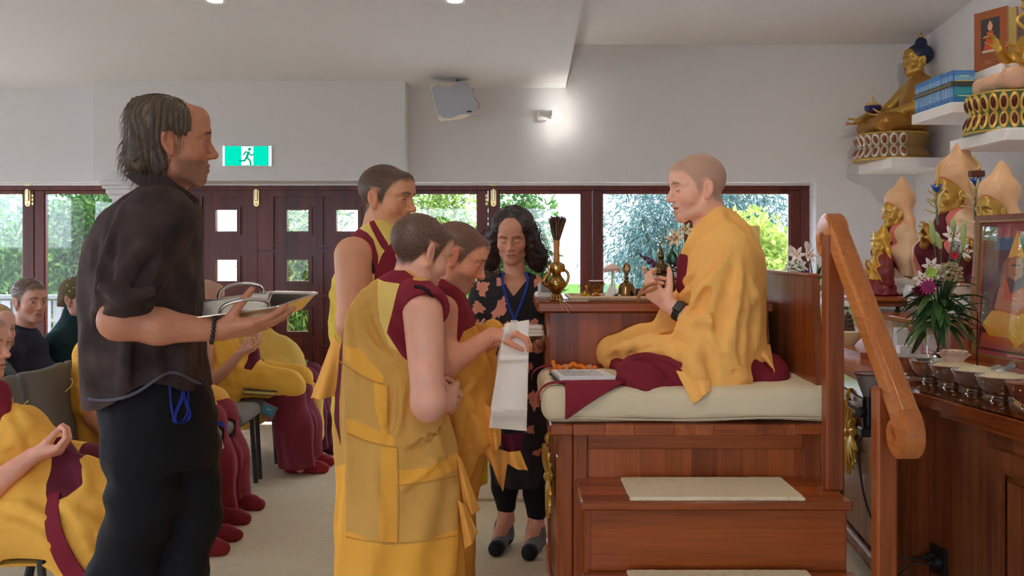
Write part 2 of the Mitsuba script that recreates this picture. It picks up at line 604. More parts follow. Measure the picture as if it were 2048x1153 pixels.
def add_materials():
    S = scene
    S['m_wall'] = {'type': 'diffuse', 'reflectance': rgb(222, 221, 222)}
    S['m_cloth'] = two({'type': 'principled', 'base_color': VC, 'roughness': 0.85, 'specular': 0.25, 'sheen': 0.35, 'sheen_tint': 0.6})
    S['m_matte'] = two({'type': 'diffuse', 'reflectance': VC})
    S['m_skin'] = two({'type': 'principled', 'base_color': VC, 'roughness': 0.48, 'specular': 0.4})
    S['m_satin'] = pr(rough=0.4)
    S['m_gloss'] = pr(rough=0.12, clearcoat=0.6, clearcoat_gloss=0.9)
    S['m_metal'] = pr(rough=0.2, metal=1.0)
    S['m_mirror'] = pr(rough=0.06, metal=1.0)
    S['m_gilt'] = pr(rough=0.36, metal=0.5)
    S['m_silk'] = two({'type': 'principled', 'base_color': VC, 'roughness': 0.38, 'specular': 0.5, 'sheen': 0.5})
    S['m_glass'] = {'type': 'thindielectric', 'int_ior': 1.5}
    S['m_solidglass'] = {'type': 'dielectric', 'int_ior': 1.5}
    S['m_leaf'] = two({'type': 'principled', 'base_color': VC, 'roughness': 0.45, 'specular': 0.4})
    S['m_thinleaf'] = {'type': 'principledthin', 'base_color': VC, 'roughness': 0.5, 'diff_trans': 0.9, 'eta': 1.4}
    S['m_frame'] = pr({**proc(wood_fn((66, 22, 15), (122, 48, 34), 'z', 0.30))}, 0.32)
    S['m_wood'] = pr(proc(wood_fn((94, 40, 14), (172, 88, 36), 'z', 0.085)), 0.28, spec=0.4, clearcoat=0.2, clearcoat_gloss=0.85)
    S['m_wood_h'] = pr(proc(wood_fn((94, 40, 14), (168, 84, 34), 'x', 0.11)), 0.28, spec=0.4, clearcoat=0.2, clearcoat_gloss=0.85)
    S['m_wood_d'] = pr(proc(wood_fn((100, 44, 17), (172, 88, 38), 'y', 0.10)), 0.16, clearcoat=0.5, clearcoat_gloss=0.92)
    S['m_altar'] = pr(proc(wood_fn((84, 40, 20), (150, 82, 44), 'z', 0.075)), 0.3, clearcoat=0.3, clearcoat_gloss=0.85)
    S['m_rail'] = pr(proc(wood_fn((150, 82, 36), (212, 132, 68), 'y', 0.4, 0.7, 0.6)), 0.22, clearcoat=0.5, clearcoat_gloss=0.9)

    def pile(p, n, uv):
        w = noise(p.x * 55, p.y * 400, p.z * 90) * 0.5 + noise(p.x * 300, p.y * 300, p.z * 300) * 0.5
        big = fbm(p.x * 1.3, p.y * 1.3)
        return mix(lin(188, 170, 138), lin(232, 218, 190), w * 0.75 + big * 0.25)

    def relief(p, n, uv):
        return 0.0022 * noise(p.x * 160, p.y * 240, p.z * 160)
    S['m_carpet'] = {'type': 'bumpmap', 'bump': proc(relief, 1e-3), 'scale': 1.0, 'bsdf': {'type': 'diffuse', 'reflectance': proc(pile)}}


add_materials()


def swap(d, what):
    return {k: (what if v is VC else swap(v, what) if isinstance(v, dict) else v) for k, v in d.items()}


for k in ('m_cloth', 'm_matte', 'm_skin', 'm_satin', 'm_gloss', 'm_metal', 'm_mirror', 'm_gilt', 'm_silk', 'm_leaf'):
    scene[k + '_plain'] = swap(scene[k], proc(plain_colour))

# ---------------------------------------------------------------- the room
BY, FY = 7.7, 7.88                    # face of the back wall, face of the joinery set into it
RX, LX, NY = 3.1, -6.5, -3.2          # right wall, left wall, wall behind
SL = 0.108                            # fall of the raked ceilings towards the back wall


def px_x(u, Y):
    return (u - CX) * Y / F


def px_z(v, Y):
    return CAM_Z - (v - HZ) * Y / F


HEAD = px_z(364.5, BY)                  # underside of the wall above the glazing
OPEN_R = px_x(1632, BY)
STEP_X = px_x(1131, BY)               # where the low ceiling ends
lowz = lambda y: px_z(176, BY) + SL * (BY - y)
hiz = lambda y: px_z(89, BY) + SL * (BY - y)

struct('floor', box([LX - 0.2, NY - 0.2, -0.1], [RX + 0.2, FY + 0.10, 0], 0), 'm_carpet', smooth=False)
wb = [box([LX - 0.2, BY, HEAD], [RX + 0.2, BY + 0.26, 4.4], 0), box([OPEN_R, BY, 0], [RX + 0.2, BY + 0.26, HEAD], 0)]
struct('wall_back', cat(wb), 'm_wall', smooth=False)
struct('wall_right', box([RX, NY - 0.2, -0.1], [RX + 0.2, BY + 0.26, 4.6], 0), 'm_wall', smooth=False)
# wall with tall windows on the left, beyond the frame
wl = [box([LX - 0.2, NY, 2.15], [LX, BY, 4.6], 0), box([LX - 0.2, NY, -0.1], [LX, BY, 0.35], 0)]
for a, b in ((NY, -2.4), (0.2, 0.6), (3.2, 3.6), (6.2, BY)):
    wl.append(box([LX - 0.2, a, 0], [LX, b, 2.3], 0))
struct('wall_left', cat(wl), 'm_wall', smooth=False)
wn = [box([LX - 0.2, NY - 0.2, 2.15], [RX + 0.2, NY, 4.8], 0), box([LX - 0.2, NY - 0.2, -0.1], [RX + 0.2, NY, 0.5], 0)]
for a, b in ((LX, -5.6), (-2.6, -2.2), (0.8, RX)):
    wn.append(box([a, NY - 0.2, 0], [b, NY, 2.3], 0))
struct('wall_near', cat(wn), 'm_wall', smooth=False)


def slab(x0, x1, zf, t=0.12):
    pts = [(x, y, zf(y) + k) for x in (x0, x1) for y in (NY - 0.2, BY + 0.26) for k in (0, t)]
    return hull(pts)


struct('ceiling', cat(slab(LX - 0.2, STEP_X, lowz), hull([(x, y, z) for x in (STEP_X - 0.12, STEP_X) for y in (NY - 0.2, BY + 0.2) for z in (lowz(y), hiz(y) + 0.1)])),
       'm_wall', smooth=False)
struct('ceiling_001', slab(STEP_X, RX + 0.2, hiz), 'm_wall', smooth=False)
BK = 7.5
struct('trim_1', box([px_x(185, BK), BK, px_z(362, BK)], [px_x(811, BK), BY + 0.01, lowz(BK) + 0.1], 0.004), 'm_wall', smooth=False, label='projecting white bulkhead above the doors')
for i, (u0, u1) in enumerate(((222, 264), (742, 780))):
    x0, x1 = px_x(u0, BK), px_x(u1, BK)
    zt = px_z(362, BK)
    cap = []
    for k, (a, z0, z1) in enumerate(((0.075, -0.035, 0), (0.055, -0.06, -0.035), (0.03, -0.10, -0.06), (0.012, -0.135, -0.10))):
        cap.append(box([x0 - a, BK - 0.02 - a * 0.4, zt + z0], [x1 + a, BY, zt + z1], 0.008))
    struct(f'trim_{i + 2}', cat(box([x0, BK + 0.02, 0], [x1, BY + 0.1, zt - 0.10], 0.004), *cap), 'm_wall', smooth=False, label='white pilaster with a moulded capital')

# glazed doors and windows in dark timber
YF0, YF1 = FY, FY + 0.07
GY = FY + 0.035


def fx(u):
    return px_x(u, FY)


def fz(v):
    return px_z(v, FY)


ztop, zgl = HEAD + 0.02, fz(388)
struct('trim_4', cat(box([-5.6, YF0 - 0.01, fz(381)], [OPEN_R + 0.02, YF1 + 0.03, fz(372)], 0.002), box([fx(1601), YF0 - 0.01, 0], [fx(1618), YF1 + 0.03, fz(372)], 0.002)), 'm_frame', smooth=False,
       label='dark timber outer frame around the glazing')
struct('trim_6', box([-5.6, YF0 - 0.004, fz(372)], [OPEN_R, YF1 + 0.05, HEAD + 0.01], 0.002), 'm_satin', lin(236, 236, 238), smooth=False, label='thin white head strip above the glazing')
win_n = [0]


def leaf_window(u0, u1, g0, g1, name='window'):
    """One folding glazed leaf: stiles, rails and a pane."""
    win_n[0] += 1
    k = f'{name}_{win_n[0]}'
    x0, x1, a, b = fx(u0), fx(u1), fx(g0), fx(g1)
    z0, zb = 0.02, 0.16
    note(k, 'glazed folding leaf in a dark timber frame', kind='structure')
    for n_, lo, hi in (('stile', (x0, YF0, z0), (a, YF1, fz(381))), ('stile', (b, YF0, z0), (x1, YF1, fz(381))), ('rail', (a, YF0, zgl), (b, YF1, fz(381))), ('rail', (a, YF0, z0), (b, YF1, zb))):
        put(n_, box(lo, hi, 0.004), 'm_frame', smooth=False, parent=k)
    bead = []
    for lo, hi in (((a, YF0 + 0.012, zb), (a + 0.008, GY, zgl)), ((b - 0.008, YF0 + 0.012, zb), (b, GY, zgl))):
        bead.append(box(lo, hi, 0.001))
    put('glazing_bead', cat(bead), 'm_frame', smooth=False, parent=k)
    put('pane', (np.array([[a, GY, zb], [b, GY, zb], [b, GY, zgl], [a, GY, zgl]]), np.array([[0, 1, 2, 3]])), 'm_glass', smooth=False, parent=k)


for e in ((-345, -140, -323, -162), (-140, 67.5, -118, 45), (68.5, 275, 88, 253), (757, 975.5, 790, 955), (976.5, 1184.5, 998, 1163), (1185.5, 1392, 1205, 1370), (1393, 1601, 1412, 1580)):
    leaf_window(*e)


def leaf_door(n, u0, u1, cols, rows):
    """A boarded door leaf with small square lights, each in a moulded recess."""
    k = f'door_{n}'
    note(k, 'dark timber door leaf with small square glass lights', kind='structure')
    x0, x1, z0, z1 = fx(u0), fx(u1), 0.03, fz(381)
    poly = sbox(x0, z0, x1, z1)
    holes = [sbox(fx(c0), fz(r1), fx(c1), fz(r0)) for c0, c1 in cols for r0, r1 in rows]
    rec = [h.buffer(0.105, join_style=2) for h in holes]
    up = rot([1, 0, 0], math.pi / 2)
    thick = poly.difference(shapely.union_all(holes))
    put('board', move(extrude(thick, 0.04), (0, YF1, 0), up), 'm_frame', smooth=False, parent=k)
    face = poly.difference(shapely.union_all(rec)).difference(sbox(x0, fz(505), x1, fz(500))).difference(sbox(x0, fz(705), x1, fz(700)))
    put('face_panel', move(extrude(face, 0.022), (0, YF1 - 0.04, 0), up), 'm_frame', smooth=False, parent=k)
    for h in holes:
        ring = h.buffer(0.028, join_style=2).difference(h)
        mk = put('moulding', move(extrude(ring, 0.018), (0, YF1 - 0.04, 0), up), 'm_frame', smooth=False, parent=k)
        a, c, b, d = h.bounds
        put('pane', (np.array([[a, GY + 0.02, c], [b, GY + 0.02, c], [b, GY + 0.02, d], [a, GY + 0.02, d]]), np.array([[0, 1, 2, 3]])), 'm_glass', smooth=False, parent=mk)


rows = [(420, 463), (520, 563), (621, 664), (720, 763)]
leaf_door(1, 278, 514, [(328, 372), (430, 473)], rows)
leaf_door(2, 515, 756, [(573, 616), (672, 715)], rows)
for u in (56, 513, 987):
    k = thing('door_bolt', {56: 'brass bolt plate at the top of the left window frame', 513: 'brass bolt plate at the top between the two doors', 987: 'brass bolt plate at the top of the window behind the dark-haired woman'}[u], 'bolt')
    x = fx(u)
    y = YF0 - 0.006
    pl = sbox(x - 0.021, fz(408), x + 0.021, fz(370)).union(Point(x, fz(408)).buffer(0.021))
    put('plate', move(extrude(pl, 0.008), (0, y + 0.006, 0), rot([1, 0, 0], math.pi / 2)), 'm_metal', lin(214, 190, 130), parent=k)
    put('slide', box([x - 0.012, y - 0.014, fz(402)], [x + 0.012, y, fz(378)], 0.004), 'm_metal', lin(224, 204, 150), parent=k)
    put('screw', lathe([(0.0, 0.0), (0.006, 0.0), (0.004, 0.004), (0, 0.004)], 10).apply_transform(trimesh.transformations.rotation_matrix(math.pi / 2, [1, 0, 0])).apply_translation([x, y - 0.002, fz(409)]), 'm_metal', lin(120, 105, 80), parent=k)
for u, l in ((66, 'small brass hinge beside the left window bolt'), (973, 'small brass hinge beside the bolt behind the dark-haired woman')):
    k = thing('hinge', l, 'hinge')
    x = fx(u)
    for j in range(3):
        put('knuckle', box([x - 0.009, YF0 - 0.012, fz(411 - 8 * j)], [x + 0.009, YF0, fz(404.5 - 8 * j)], 0.003), 'm_metal', lin(205, 180, 125), parent=k)

# carpeted dais behind the throne
struct('trim_5', box([px_x(945, 5.5), 5.52, 0], [1.25, 6.5, 0.255], 0.02), 'm_carpet', smooth=30, label='low carpeted dais')

# ---------------------------------------------------------------- lamps in the ceiling
lamp_spots = [(-0.33, 5.8), (-1.72, 5.8), (-3.2, 5.8), (-0.33, 4.0), (-1.72, 4.0), (-3.2, 4.0), (-0.33, 2.0), (-1.9, 2.0), (-3.4, 2.0), (1.2, 4.6), (1.2, 2.4), (2.4, 5.6)]
for i, (x, y) in enumerate(lamp_spots):
    zf = lowz if x < STEP_X else hiz
    z = zf(y)
    R = rot([1, 0, 0], -math.atan(SL)) if True else np.eye(3)
    lb = {0: 'recessed ceiling lamp near the end of the low ceiling', 1: 'recessed ceiling lamp above the man with the tray'}.get(i, 'recessed white ceiling lamp')
    k = thing('ceiling_lamp', lb, 'lamp', 'recessed ceiling lamps')
    put('trim_ring', move(lathe([(0.045, 0), (0.062, -0.002), (0.062, 0.004), (0.045, 0.004), (0.045, 0)], 32), (x, y, z - 0.002), R), 'm_satin', lin(235, 235, 232), parent=k)
    d = trimesh.creation.cylinder(0.044, 0.004, sections=24)
    e = ply_of(move(d, (x, y, z - 0.001), R), 'm_matte', lin(255, 255, 255))
    w = LAMP * (1.9 if x > STEP_X else (0.85 if x > -1 else 0.42))
    e['emitter'] = {'type': 'area', 'radiance': {'type': 'rgb', 'value': [w * 1.0, w * 0.91, w * 0.78]}}
    put('diffuser', e, None, parent=k)

# adjustable ceiling spotlights near the camera, turned towards the throne, the altar and the visitors
for (x, y), aim, w, lb in (((-0.55, 1.55), (0.72, 3.6, 1.15), 1.0, 'adjustable ceiling spotlight turned towards the throne'), ((1.7, 2.9), (2.65, 6.1, 1.75), 1.7, 'adjustable ceiling spotlight turned towards the altar statues'),
                           ((-0.9, 0.6), (-0.3, 3.3, 1.0), 0.38, 'adjustable ceiling spotlight turned towards the standing visitors')):
    k = thing('ceiling_spotlight', lb, 'spotlight')
    z = (lowz if x < STEP_X else hiz)(y)
    o, aim = V(x, y, z - 0.14), V(*aim)
    d = unit(aim - o)
    put('stem', tube([V(x, y, z + 0.01), o], 0.012, 10), 'm_satin', lin(230, 230, 228), parent=k)
    put('lamp_head', move(lathe([(0, -0.06), (0.03, -0.06), (0.045, 0.0), (0.05, 0.06), (0.046, 0.06), (0.04, 0.0), (0, -0.02)], 28), o, frame_of(d)), 'm_satin', lin(230, 230, 228), parent=k)
    scene[k + '_light'] = {'type': 'spot', 'to_world': T().look_at(origin=list(o + d * 0.07), target=list(aim), up=[0, 0, 1]), 'cutoff_angle': 30.0, 'beam_width': 17.0,
                           'intensity': {'type': 'rgb', 'value': [SPOT * w * 1.0, SPOT * w * 0.88, SPOT * w * 0.72]}}

# small wall spot that washes the back wall to the right
k = thing('wall_spotlight', 'small white spotlight on the back wall washing light to the right', 'spotlight')
sp = P(1100, 229, 7.52)
put('base', box([sp[0] - 0.10, 7.66, sp[2] - 0.03], [sp[0] - 0.02, BY, sp[2] + 0.05], 0.006), 'm_satin', lin(214, 210, 206), parent=k)
put('arm', tube([(sp[0] - 0.06, 7.67, sp[2] + 0.01), (sp[0] - 0.04, 7.58, sp[2] + 0.01), sp + V(-0.03, 0.0, 0.0)], 0.009), 'm_satin', lin(214, 210, 206), parent=k)
ax = unit([0.93, 0.20, -0.10])
put('lamp_head', move(lathe([(0.0, -0.10), (0.02, -0.10), (0.028, -0.03), (0.034, 0.0), (0.030, 0.0), (0.024, -0.04), (0, -0.06)], 24), sp + ax * 0.01, frame_of(ax)), 'm_satin', lin(225, 222, 218), parent=k)
bulb = ply_of(move(trimesh.creation.icosphere(2, 0.0235), sp + ax * 0.022), 'm_matte', lin(255, 255, 255))
bulb['emitter'] = {'type': 'area', 'radiance': {'type': 'rgb', 'value': [LAMP * 1.5, LAMP * 1.44, LAMP * 1.3]}}
put('bulb', bulb, None, parent=k + '__lamp_head')

# ---------------------------------------------------------------- exit sign
k = thing('exit_sign', 'illuminated green emergency exit sign with a running figure above the doors', 'sign')
ey = BK - 0.035
ex0, ex1, ez0, ez1 = px_x(445, ey), px_x(543, ey), px_z(333, ey), px_z(291, ey)
put('housing', box([ex0, ey + 0.003, ez0], [ex1, BK - 0.001, ez1], 0.006), 'm_satin', lin(232, 236, 236), parent=k)


def glow(mesh, c, w):
    e = ply_of(mesh, 'm_matte', c)
    e['emitter'] = {'type': 'area', 'radiance': {'type': 'rgb', 'value': [float(x * w) for x in c]}}
    return e


W, H_ = ex1 - ex0, ez1 - ez0
put('lit_edge', glow(box([ex0 + 0.002, ey, ez0 + 0.004], [ex0 + W * 0.045, ey + 0.004, ez1 - 0.004], 0), np.array([0.75, 0.95, 0.92]), 0.13), None, parent=k)
put('lit_edge', glow(box([ex1 - W * 0.06, ey, ez0 + 0.004], [ex1 - 0.002, ey + 0.004, ez1 - 0.004], 0), np.array([0.75, 0.95, 0.92]), 0.13), None, parent=k)
put('green_panel', glow(box([ex0 + W * 0.045, ey - 0.001, ez0 + 0.006], [ex1 - W * 0.06, ey + 0.004, ez1 - 0.006], 0), np.array([0.0, 0.40, 0.27]), 0.14), None, parent=k)
gx = ex0 + W * 0.38
door_w = W * 0.25
put('white_doorway', glow(box([gx, ey - 0.002, ez0 + 0.009], [gx + door_w, ey + 0.003, ez1 - 0.009], 0), np.array([0.80, 0.95, 0.90]), 0.13), None, parent=k)
up = rot([1, 0, 0], math.pi / 2)


def man_poly():
    u = lambda x, y: (gx + door_w * x, ez0 + 0.009 + (H_ - 0.018) * y)
    q = [LineString([u(0.62, 0.68), u(0.46, 0.42)]).buffer(0.0085), LineString([u(0.46, 0.42), u(0.72, 0.26), u(0.80, 0.03)]).buffer(0.0065), LineString([u(0.46, 0.42), u(0.30, 0.24), u(-0.12, 0.22)]).buffer(0.0065),
         LineString([u(0.60, 0.68), u(0.36, 0.72), u(0.22, 0.55)]).buffer(0.005), LineString([u(0.62, 0.68), u(0.82, 0.52), u(1.0, 0.58)]).buffer(0.005), Point(u(0.70, 0.86)).buffer(0.012)]
    return shapely.union_all(q)


put('running_figure', glow(move(extrude(man_poly(), 0.001), (0, ey - 0.002, 0), up), np.array([0.0, 0.22, 0.14]), 0.13), None, parent=k + '__white_doorway')

# ---------------------------------------------------------------- loudspeaker under the ceiling
k = thing('loudspeaker', 'cream loudspeaker with a wavy grey grille tilted down from the ceiling edge', 'loudspeaker')
c = P(908, 200, 7.34)
Rm = rot([0, 1, 0], -0.16) @ rot([0, 0, 1], 0.32) @ rot([1, 0, 0], -0.30)
wv = Polygon([(-0.145, 0.105), (-0.10, 0.125), (-0.05, 0.105), (0.0, 0.10), (0.05, 0.13), (0.10, 0.135), (0.135, 0.11), (0.15, 0.0), (0.145, -0.11), (0.10, -0.135), (0.05, -0.12), (0.0, -0.125), (-0.06, -0.145), (-0.115, -0.135), (-0.145, -0.10), (-0.15, 0.0)]).buffer(0.012).buffer(-0.008)
body = hull([(x, y, z) for x in (-0.155, 0.155) for z in (-0.12, 0.145) for y in (0, )] + [(x, 0.17, z) for x in (-0.09, 0.09) for z in (-0.08, 0.12)])
put('cabinet', move(body, c, Rm), 'm_satin', lin(222, 212, 186), parent=k)
put('grille', move(move(extrude(wv, 0.016), (0, 0.004, 0), up), c, Rm), 'm_satin', lin(186, 190, 200), parent=k)
put('badge', move(box([0.07, -0.016, -0.118], [0.105, -0.011, -0.108], 0.001), c, Rm), 'm_satin', lin(30, 30, 60), parent=k + '__grille')
bt = P(905, 160, 7.4)
put('bracket', cat(move(box([-0.12, 0.02, 0.125], [0.16, 0.13, 0.145], 0.004), c, Rm), tube([c + V(0.02, 0.1, 0.13), c + V(0.02, 0.14, 0.2), V(c[0] + 0.02, 7.46, lowz(7.46) - 0.012)], 0.014)), 'm_satin', lin(120, 108, 92), parent=k)
put('cable', tube(spline([c + V(0.14, 0.09, 0.10), c + V(0.155, 0.10, 0.02), c + V(0.185, 0.12, -0.02), c + V(0.15, 0.13, -0.05)], 20), 0.0025, 6), 'm_satin', lin(150, 145, 135), parent=k)
# ---------------------------------------------------------------- the garden behind the glass
struct('ground', cat(box([-16, FY + 0.11, -0.25], [14, 11.0, -0.06], 0)), 'm_matte', lin(196, 194, 190), smooth=False, label='pale paving outside the doors')
struct('ground_001', box([-30, 11.0, -0.3], [30, 40, -0.05], 0), 'm_matte', lin(92, 120, 60), smooth=False, label='grass beyond the paving')


def leaves(rng, centers, normals, size, n, ratio=0.45, droop=0.3):
    """n small folded leaves, four triangles each, at the given points."""
    d = normals + rng.normal(0, 0.7, (n, 3)) + [0, 0, -droop]
    d /= np.linalg.norm(d, axis=1, keepdims=True)
    s = np.cross(d, rng.normal(0, 1, (n, 3)))
    s /= np.linalg.norm(s, axis=1, keepdims=True)
    nn = np.cross(d, s)
    L = (size * rng.uniform(0.6, 1.3, n))[:, None]
    w = L * ratio * 0.5
    v = np.stack([centers, centers + d * L * 0.45 + s * w + nn * w * 0.3, centers + d * L - nn * L * 0.12, centers + d * L * 0.45 - s * w + nn * w * 0.3], 1).reshape(-1, 3)
    b = np.arange(n)[:, None] * 4
    f = np.vstack([b + [0, 1, 2], b + [0, 2, 3]])
    return v, f


def bush(name, label, c, r, n, size, cols, seed, lumps=26, ratio=0.45, trunk=None, category='bush', droop=0.3, fill=0.55):
    rng = np.random.default_rng(seed)
    c, r = np.asarray(c, float), np.asarray(r, float)
    k = thing(name, label, category)
    base = V(c[0], c[1], -0.06)
    # the crown is made of lumps of leaves at the ends of its branches
    q = rng.normal(0, 1, (lumps, 3))
    q /= np.linalg.norm(q, axis=1, keepdims=True)
    ends = c + q * r * rng.uniform(0.35, 0.85, (lumps, 1))
    ends[:, 2] = np.maximum(ends[:, 2], 0.1)
    br = []
    for e in ends[:14]:
        mid = base * 0.45 + e * 0.55 + rng.normal(0, 0.08, 3) - V(0, 0, 0.1)
        br.append(tube(spline([base + rng.normal(0, 0.04, 3) * [1, 1, 0], mid, e], 8), np.linspace(0.03, 0.006, 8) * (trunk or 1.0), 6))
    put('branch', cat(br), 'm_matte', lin(92, 78, 62), smooth=True, parent=k, kind='stuff')
    which = rng.integers(0, lumps, n)
    dirs = rng.normal(0, 1, (n, 3))
    dirs /= np.linalg.norm(dirs, axis=1, keepdims=True)
    rad = rng.uniform(fill, 1.0, (n, 1)) * rng.uniform(0.28, 0.46, lumps)[which][:, None]
    pts = ends[which] + dirs * rad * r
    ok = pts[:, 2] > 0.0
    pts, dirs = pts[ok], dirs[ok]
    v, f = leaves(rng, pts, dirs, size, len(pts), ratio, droop)
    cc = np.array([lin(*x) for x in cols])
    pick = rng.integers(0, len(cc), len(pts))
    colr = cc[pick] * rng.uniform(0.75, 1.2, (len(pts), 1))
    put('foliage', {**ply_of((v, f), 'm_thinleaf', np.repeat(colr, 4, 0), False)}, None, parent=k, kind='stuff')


G1 = [(96, 140, 66), (70, 116, 56), (120, 160, 84), (58, 98, 52)]
G2 = [(170, 190, 96), (140, 172, 84), (196, 206, 120), (110, 150, 74)]
G3 = [(120, 150, 150), (92, 128, 132), (150, 172, 168), (104, 136, 124)]
G4 = [(190, 205, 110), (215, 220, 140), (160, 190, 96)]
bush('hedge_bush', 'big dense green bush filling the window left of the man', P(165, 520, 10.5), (0.62, 0.5, 1.05), 9000, 0.085, G1, 1, 34)
bush('shrub', 'loose leafy branches at the left edge of the far left window', P(8, 560, 11.4), (0.36, 0.4, 0.75), 1500, 0.09, G1, 2, 12)
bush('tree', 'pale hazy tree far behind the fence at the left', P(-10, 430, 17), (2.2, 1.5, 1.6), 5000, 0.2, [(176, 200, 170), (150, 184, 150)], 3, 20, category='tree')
bush('shrub', 'bright yellow green shrub behind the left nun and the door', P(862, 500, 11.6), (0.62, 0.5, 1.1), 5200, 0.11, G2, 4, 26, ratio=0.3)
bush('hedge_bush', 'domed dark green bush behind the dark-haired woman', P(1052, 560, 10.3), (0.50, 0.5, 1.0), 8500, 0.085, G1, 5, 34)
bush('conifer', 'large blue green feathery tree in the middle right window', P(1385, 470, 13.5), (1.35, 1.0, 1.9), 16000, 0.13, G3, 6, 46, ratio=0.16, category='tree', droop=1.0)
bush('shrub', 'pale yellow leafed shrub at the right end of the windows', P(1560, 540, 11.0), (0.62, 0.5, 0.95), 4800, 0.10, G4, 7, 24, ratio=0.5)
bush('shrub', 'bright green planting seen through the lights of the right door', P(600, 600, 10.4), (0.72, 0.45, 1.25), 5600, 0.13, G2 + G1, 8, 30, ratio=0.22)
# grass tussocks by the doors
rng = np.random.default_rng(9)
for i, u in enumerate((585, 650, 715)):
    k = thing('grass_tussock', ['tussock of long grass low outside the right door, leftmost', 'tussock of long grass low outside the right door, middle', 'tussock of long grass low outside the right door, nearest the nun'][i], 'grass', None)
    c = P(u, 750, 9.2)
    c[2] = -0.06
    bl = []
    for _ in range(120):
        a = rng.uniform(0, 6.28)
        o = V(math.cos(a), math.sin(a), 0) * rng.uniform(0.01, 0.05)
        h = rng.uniform(0.18, 0.42)
        bl.append(ribbon(spline([c + o, c + o * 2 + V(0, 0, h), c + o * (3.2 + h) + V(0, 0, h * 0.9)], 5), np.array([0.008, 0.01, 0.008, 0.006, 0.002]), 0.001, side=unit([-o[1], o[0], 0])))
    put('blade', cat(bl), 'm_leaf', lin(150, 180, 110), smooth=False, parent=k, kind='stuff')
# timber fence at the left
k = thing('fence', 'grey weathered timber fence with upright boards outside the left windows', 'fence')
yf = 9.7
put('cap_rail', box([-8.5, yf - 0.05, px_z(598, yf)], [-3.0, yf + 0.07, px_z(590, yf)], 0.004), 'm_matte', lin(150, 150, 148), smooth=False, parent=k)
put('rail', box([-8.5, yf + 0.02, px_z(612, yf)], [-3.0, yf + 0.05, px_z(604, yf)], 0.004), 'm_matte', lin(130, 130, 128), smooth=False, parent=k)
x, i = -6.6, 0
rng = np.random.default_rng(4)
while x < -3.1:
    g = rng.uniform(150, 190)
    put('picket', box([x, yf - 0.022 * (i % 2), -0.05], [x + 0.085, yf + 0.018 - 0.022 * (i % 2), px_z(601, yf)], 0.002), 'm_matte', lin(g, g, g + 2), smooth=False, parent=k)
    x += 0.098
    i += 1
# ---------------------------------------------------------------- the throne, its steps and its desk
TY = 3.30                                              # front of the throne
k = TH = thing('throne', 'red brown timber throne with a reading desk, high side back and three steps', 'throne')
ztop = 0.82
put('front_panel', box([0.24, TY + 0.022, 0.03], [0.985, TY + 0.04, 0.775], 0), 'm_wood', smooth=False, parent=k)
put('corner_post', box([0.156, TY, 0.0], [0.20, TY + 0.06, 0.785], 0.004), 'm_wood', smooth=False, parent=k)
put('corner_post', box([0.965, TY, 0.0], [1.02, TY + 0.06, 0.785], 0.004), 'm_wood', smooth=False, parent=k)
put('corner_stile', box([0.20, TY + 0.008, 0.0], [0.25, TY + 0.05, 0.785], 0.004), 'm_wood', smooth=False, parent=k)
put('top_rail', box([0.25, TY + 0.012, 0.735], [0.965, TY + 0.05, 0.785], 0.003), 'm_wood_h', smooth=False, parent=k)
put('side_panel', box([0.162, TY + 0.06, 0.0], [0.18, 4.52, 0.785], 0), 'm_wood', smooth=False, parent=k)
put('side_panel', box([0.985, TY + 0.06, 0.0], [1.01, 4.52, 0.785], 0), 'm_wood', smooth=False, parent=k)
put('back_panel', box([0.18, 4.50, 0.0], [0.985, 4.52, 1.15], 0), 'm_wood', smooth=False, parent=k)
for n_, lo, hi in (('side_frame', (0.150, TY + 0.06, 0.70), (0.166, 4.52, 0.785)), ('side_frame', (0.150, TY + 0.06, 0.0), (0.166, 4.52, 0.09)), ('side_frame', (0.150, 4.2, 0.09), (0.166, 4.26, 0.70)), ('side_frame', (0.150, TY + 0.06, 0.09), (0.166, TY + 0.12, 0.70))):
    put(n_, box(lo, hi, 0.005), 'm_wood_d', smooth=False, parent=k)
# the seat board is glued from blocks of differing tone
xs = [0.125, 0.20, 0.305, 0.40, 0.53, 0.66, 0.80, 0.93, 1.055]
for i, (a, b) in enumerate(zip(xs[:-1], xs[1:])):
    put('seat_board', box([a, TY - 0.022, 0.785], [b, 3.86, ztop], 0.004 if i in (0, len(xs) - 2) else 0.0012), 'm_wood_h' if i % 2 else 'm_wood_d', smooth=False, parent=k)
# reading desk at the far side
put('desk_front', box([0.146, 3.87, ztop - 0.03], [0.99, 3.89, 1.15], 0), 'm_wood', smooth=False, parent=k)
put('desk_end', box([0.146, 3.87, ztop - 0.03], [0.17, 4.50, 1.15], 0), 'm_wood', smooth=False, parent=k)
put('desk_top', box([0.096, 3.82, 1.15], [1.0, 4.54, 1.194], 0.008), 'm_wood_h', smooth=False, parent=k)
# side back: boards with a sweeping near edge
prof = [(3.335, 0.785), (3.335, 0.96), (3.35, 1.10), (3.375, 1.20), (3.38, 1.275), (3.40, 1.30), (4.52, 1.30), (4.52, 0.785)]
yb = [3.30, 3.47, 3.63, 3.80, 3.96, 4.12, 4.30, 4.54]
for a, b in zip(yb[:-1], yb[1:]):
    piece = Polygon(prof).intersection(sbox(a, 0, b - 0.0012, 2))
    m = extrude(piece, 0.026)
    m.apply_transform(np.array([[0, 0, 1, 1.012], [1, 0, 0, 0], [0, 1, 0, 0], [0, 0, 0, 1.0]]))
    put('back_board', m, 'm_wood', smooth=False, parent=k)
put('back_cap', box([1.006, 3.40, 1.298], [1.046, 4.54, 1.312], 0.005), 'm_wood_d', smooth=False, parent=k)
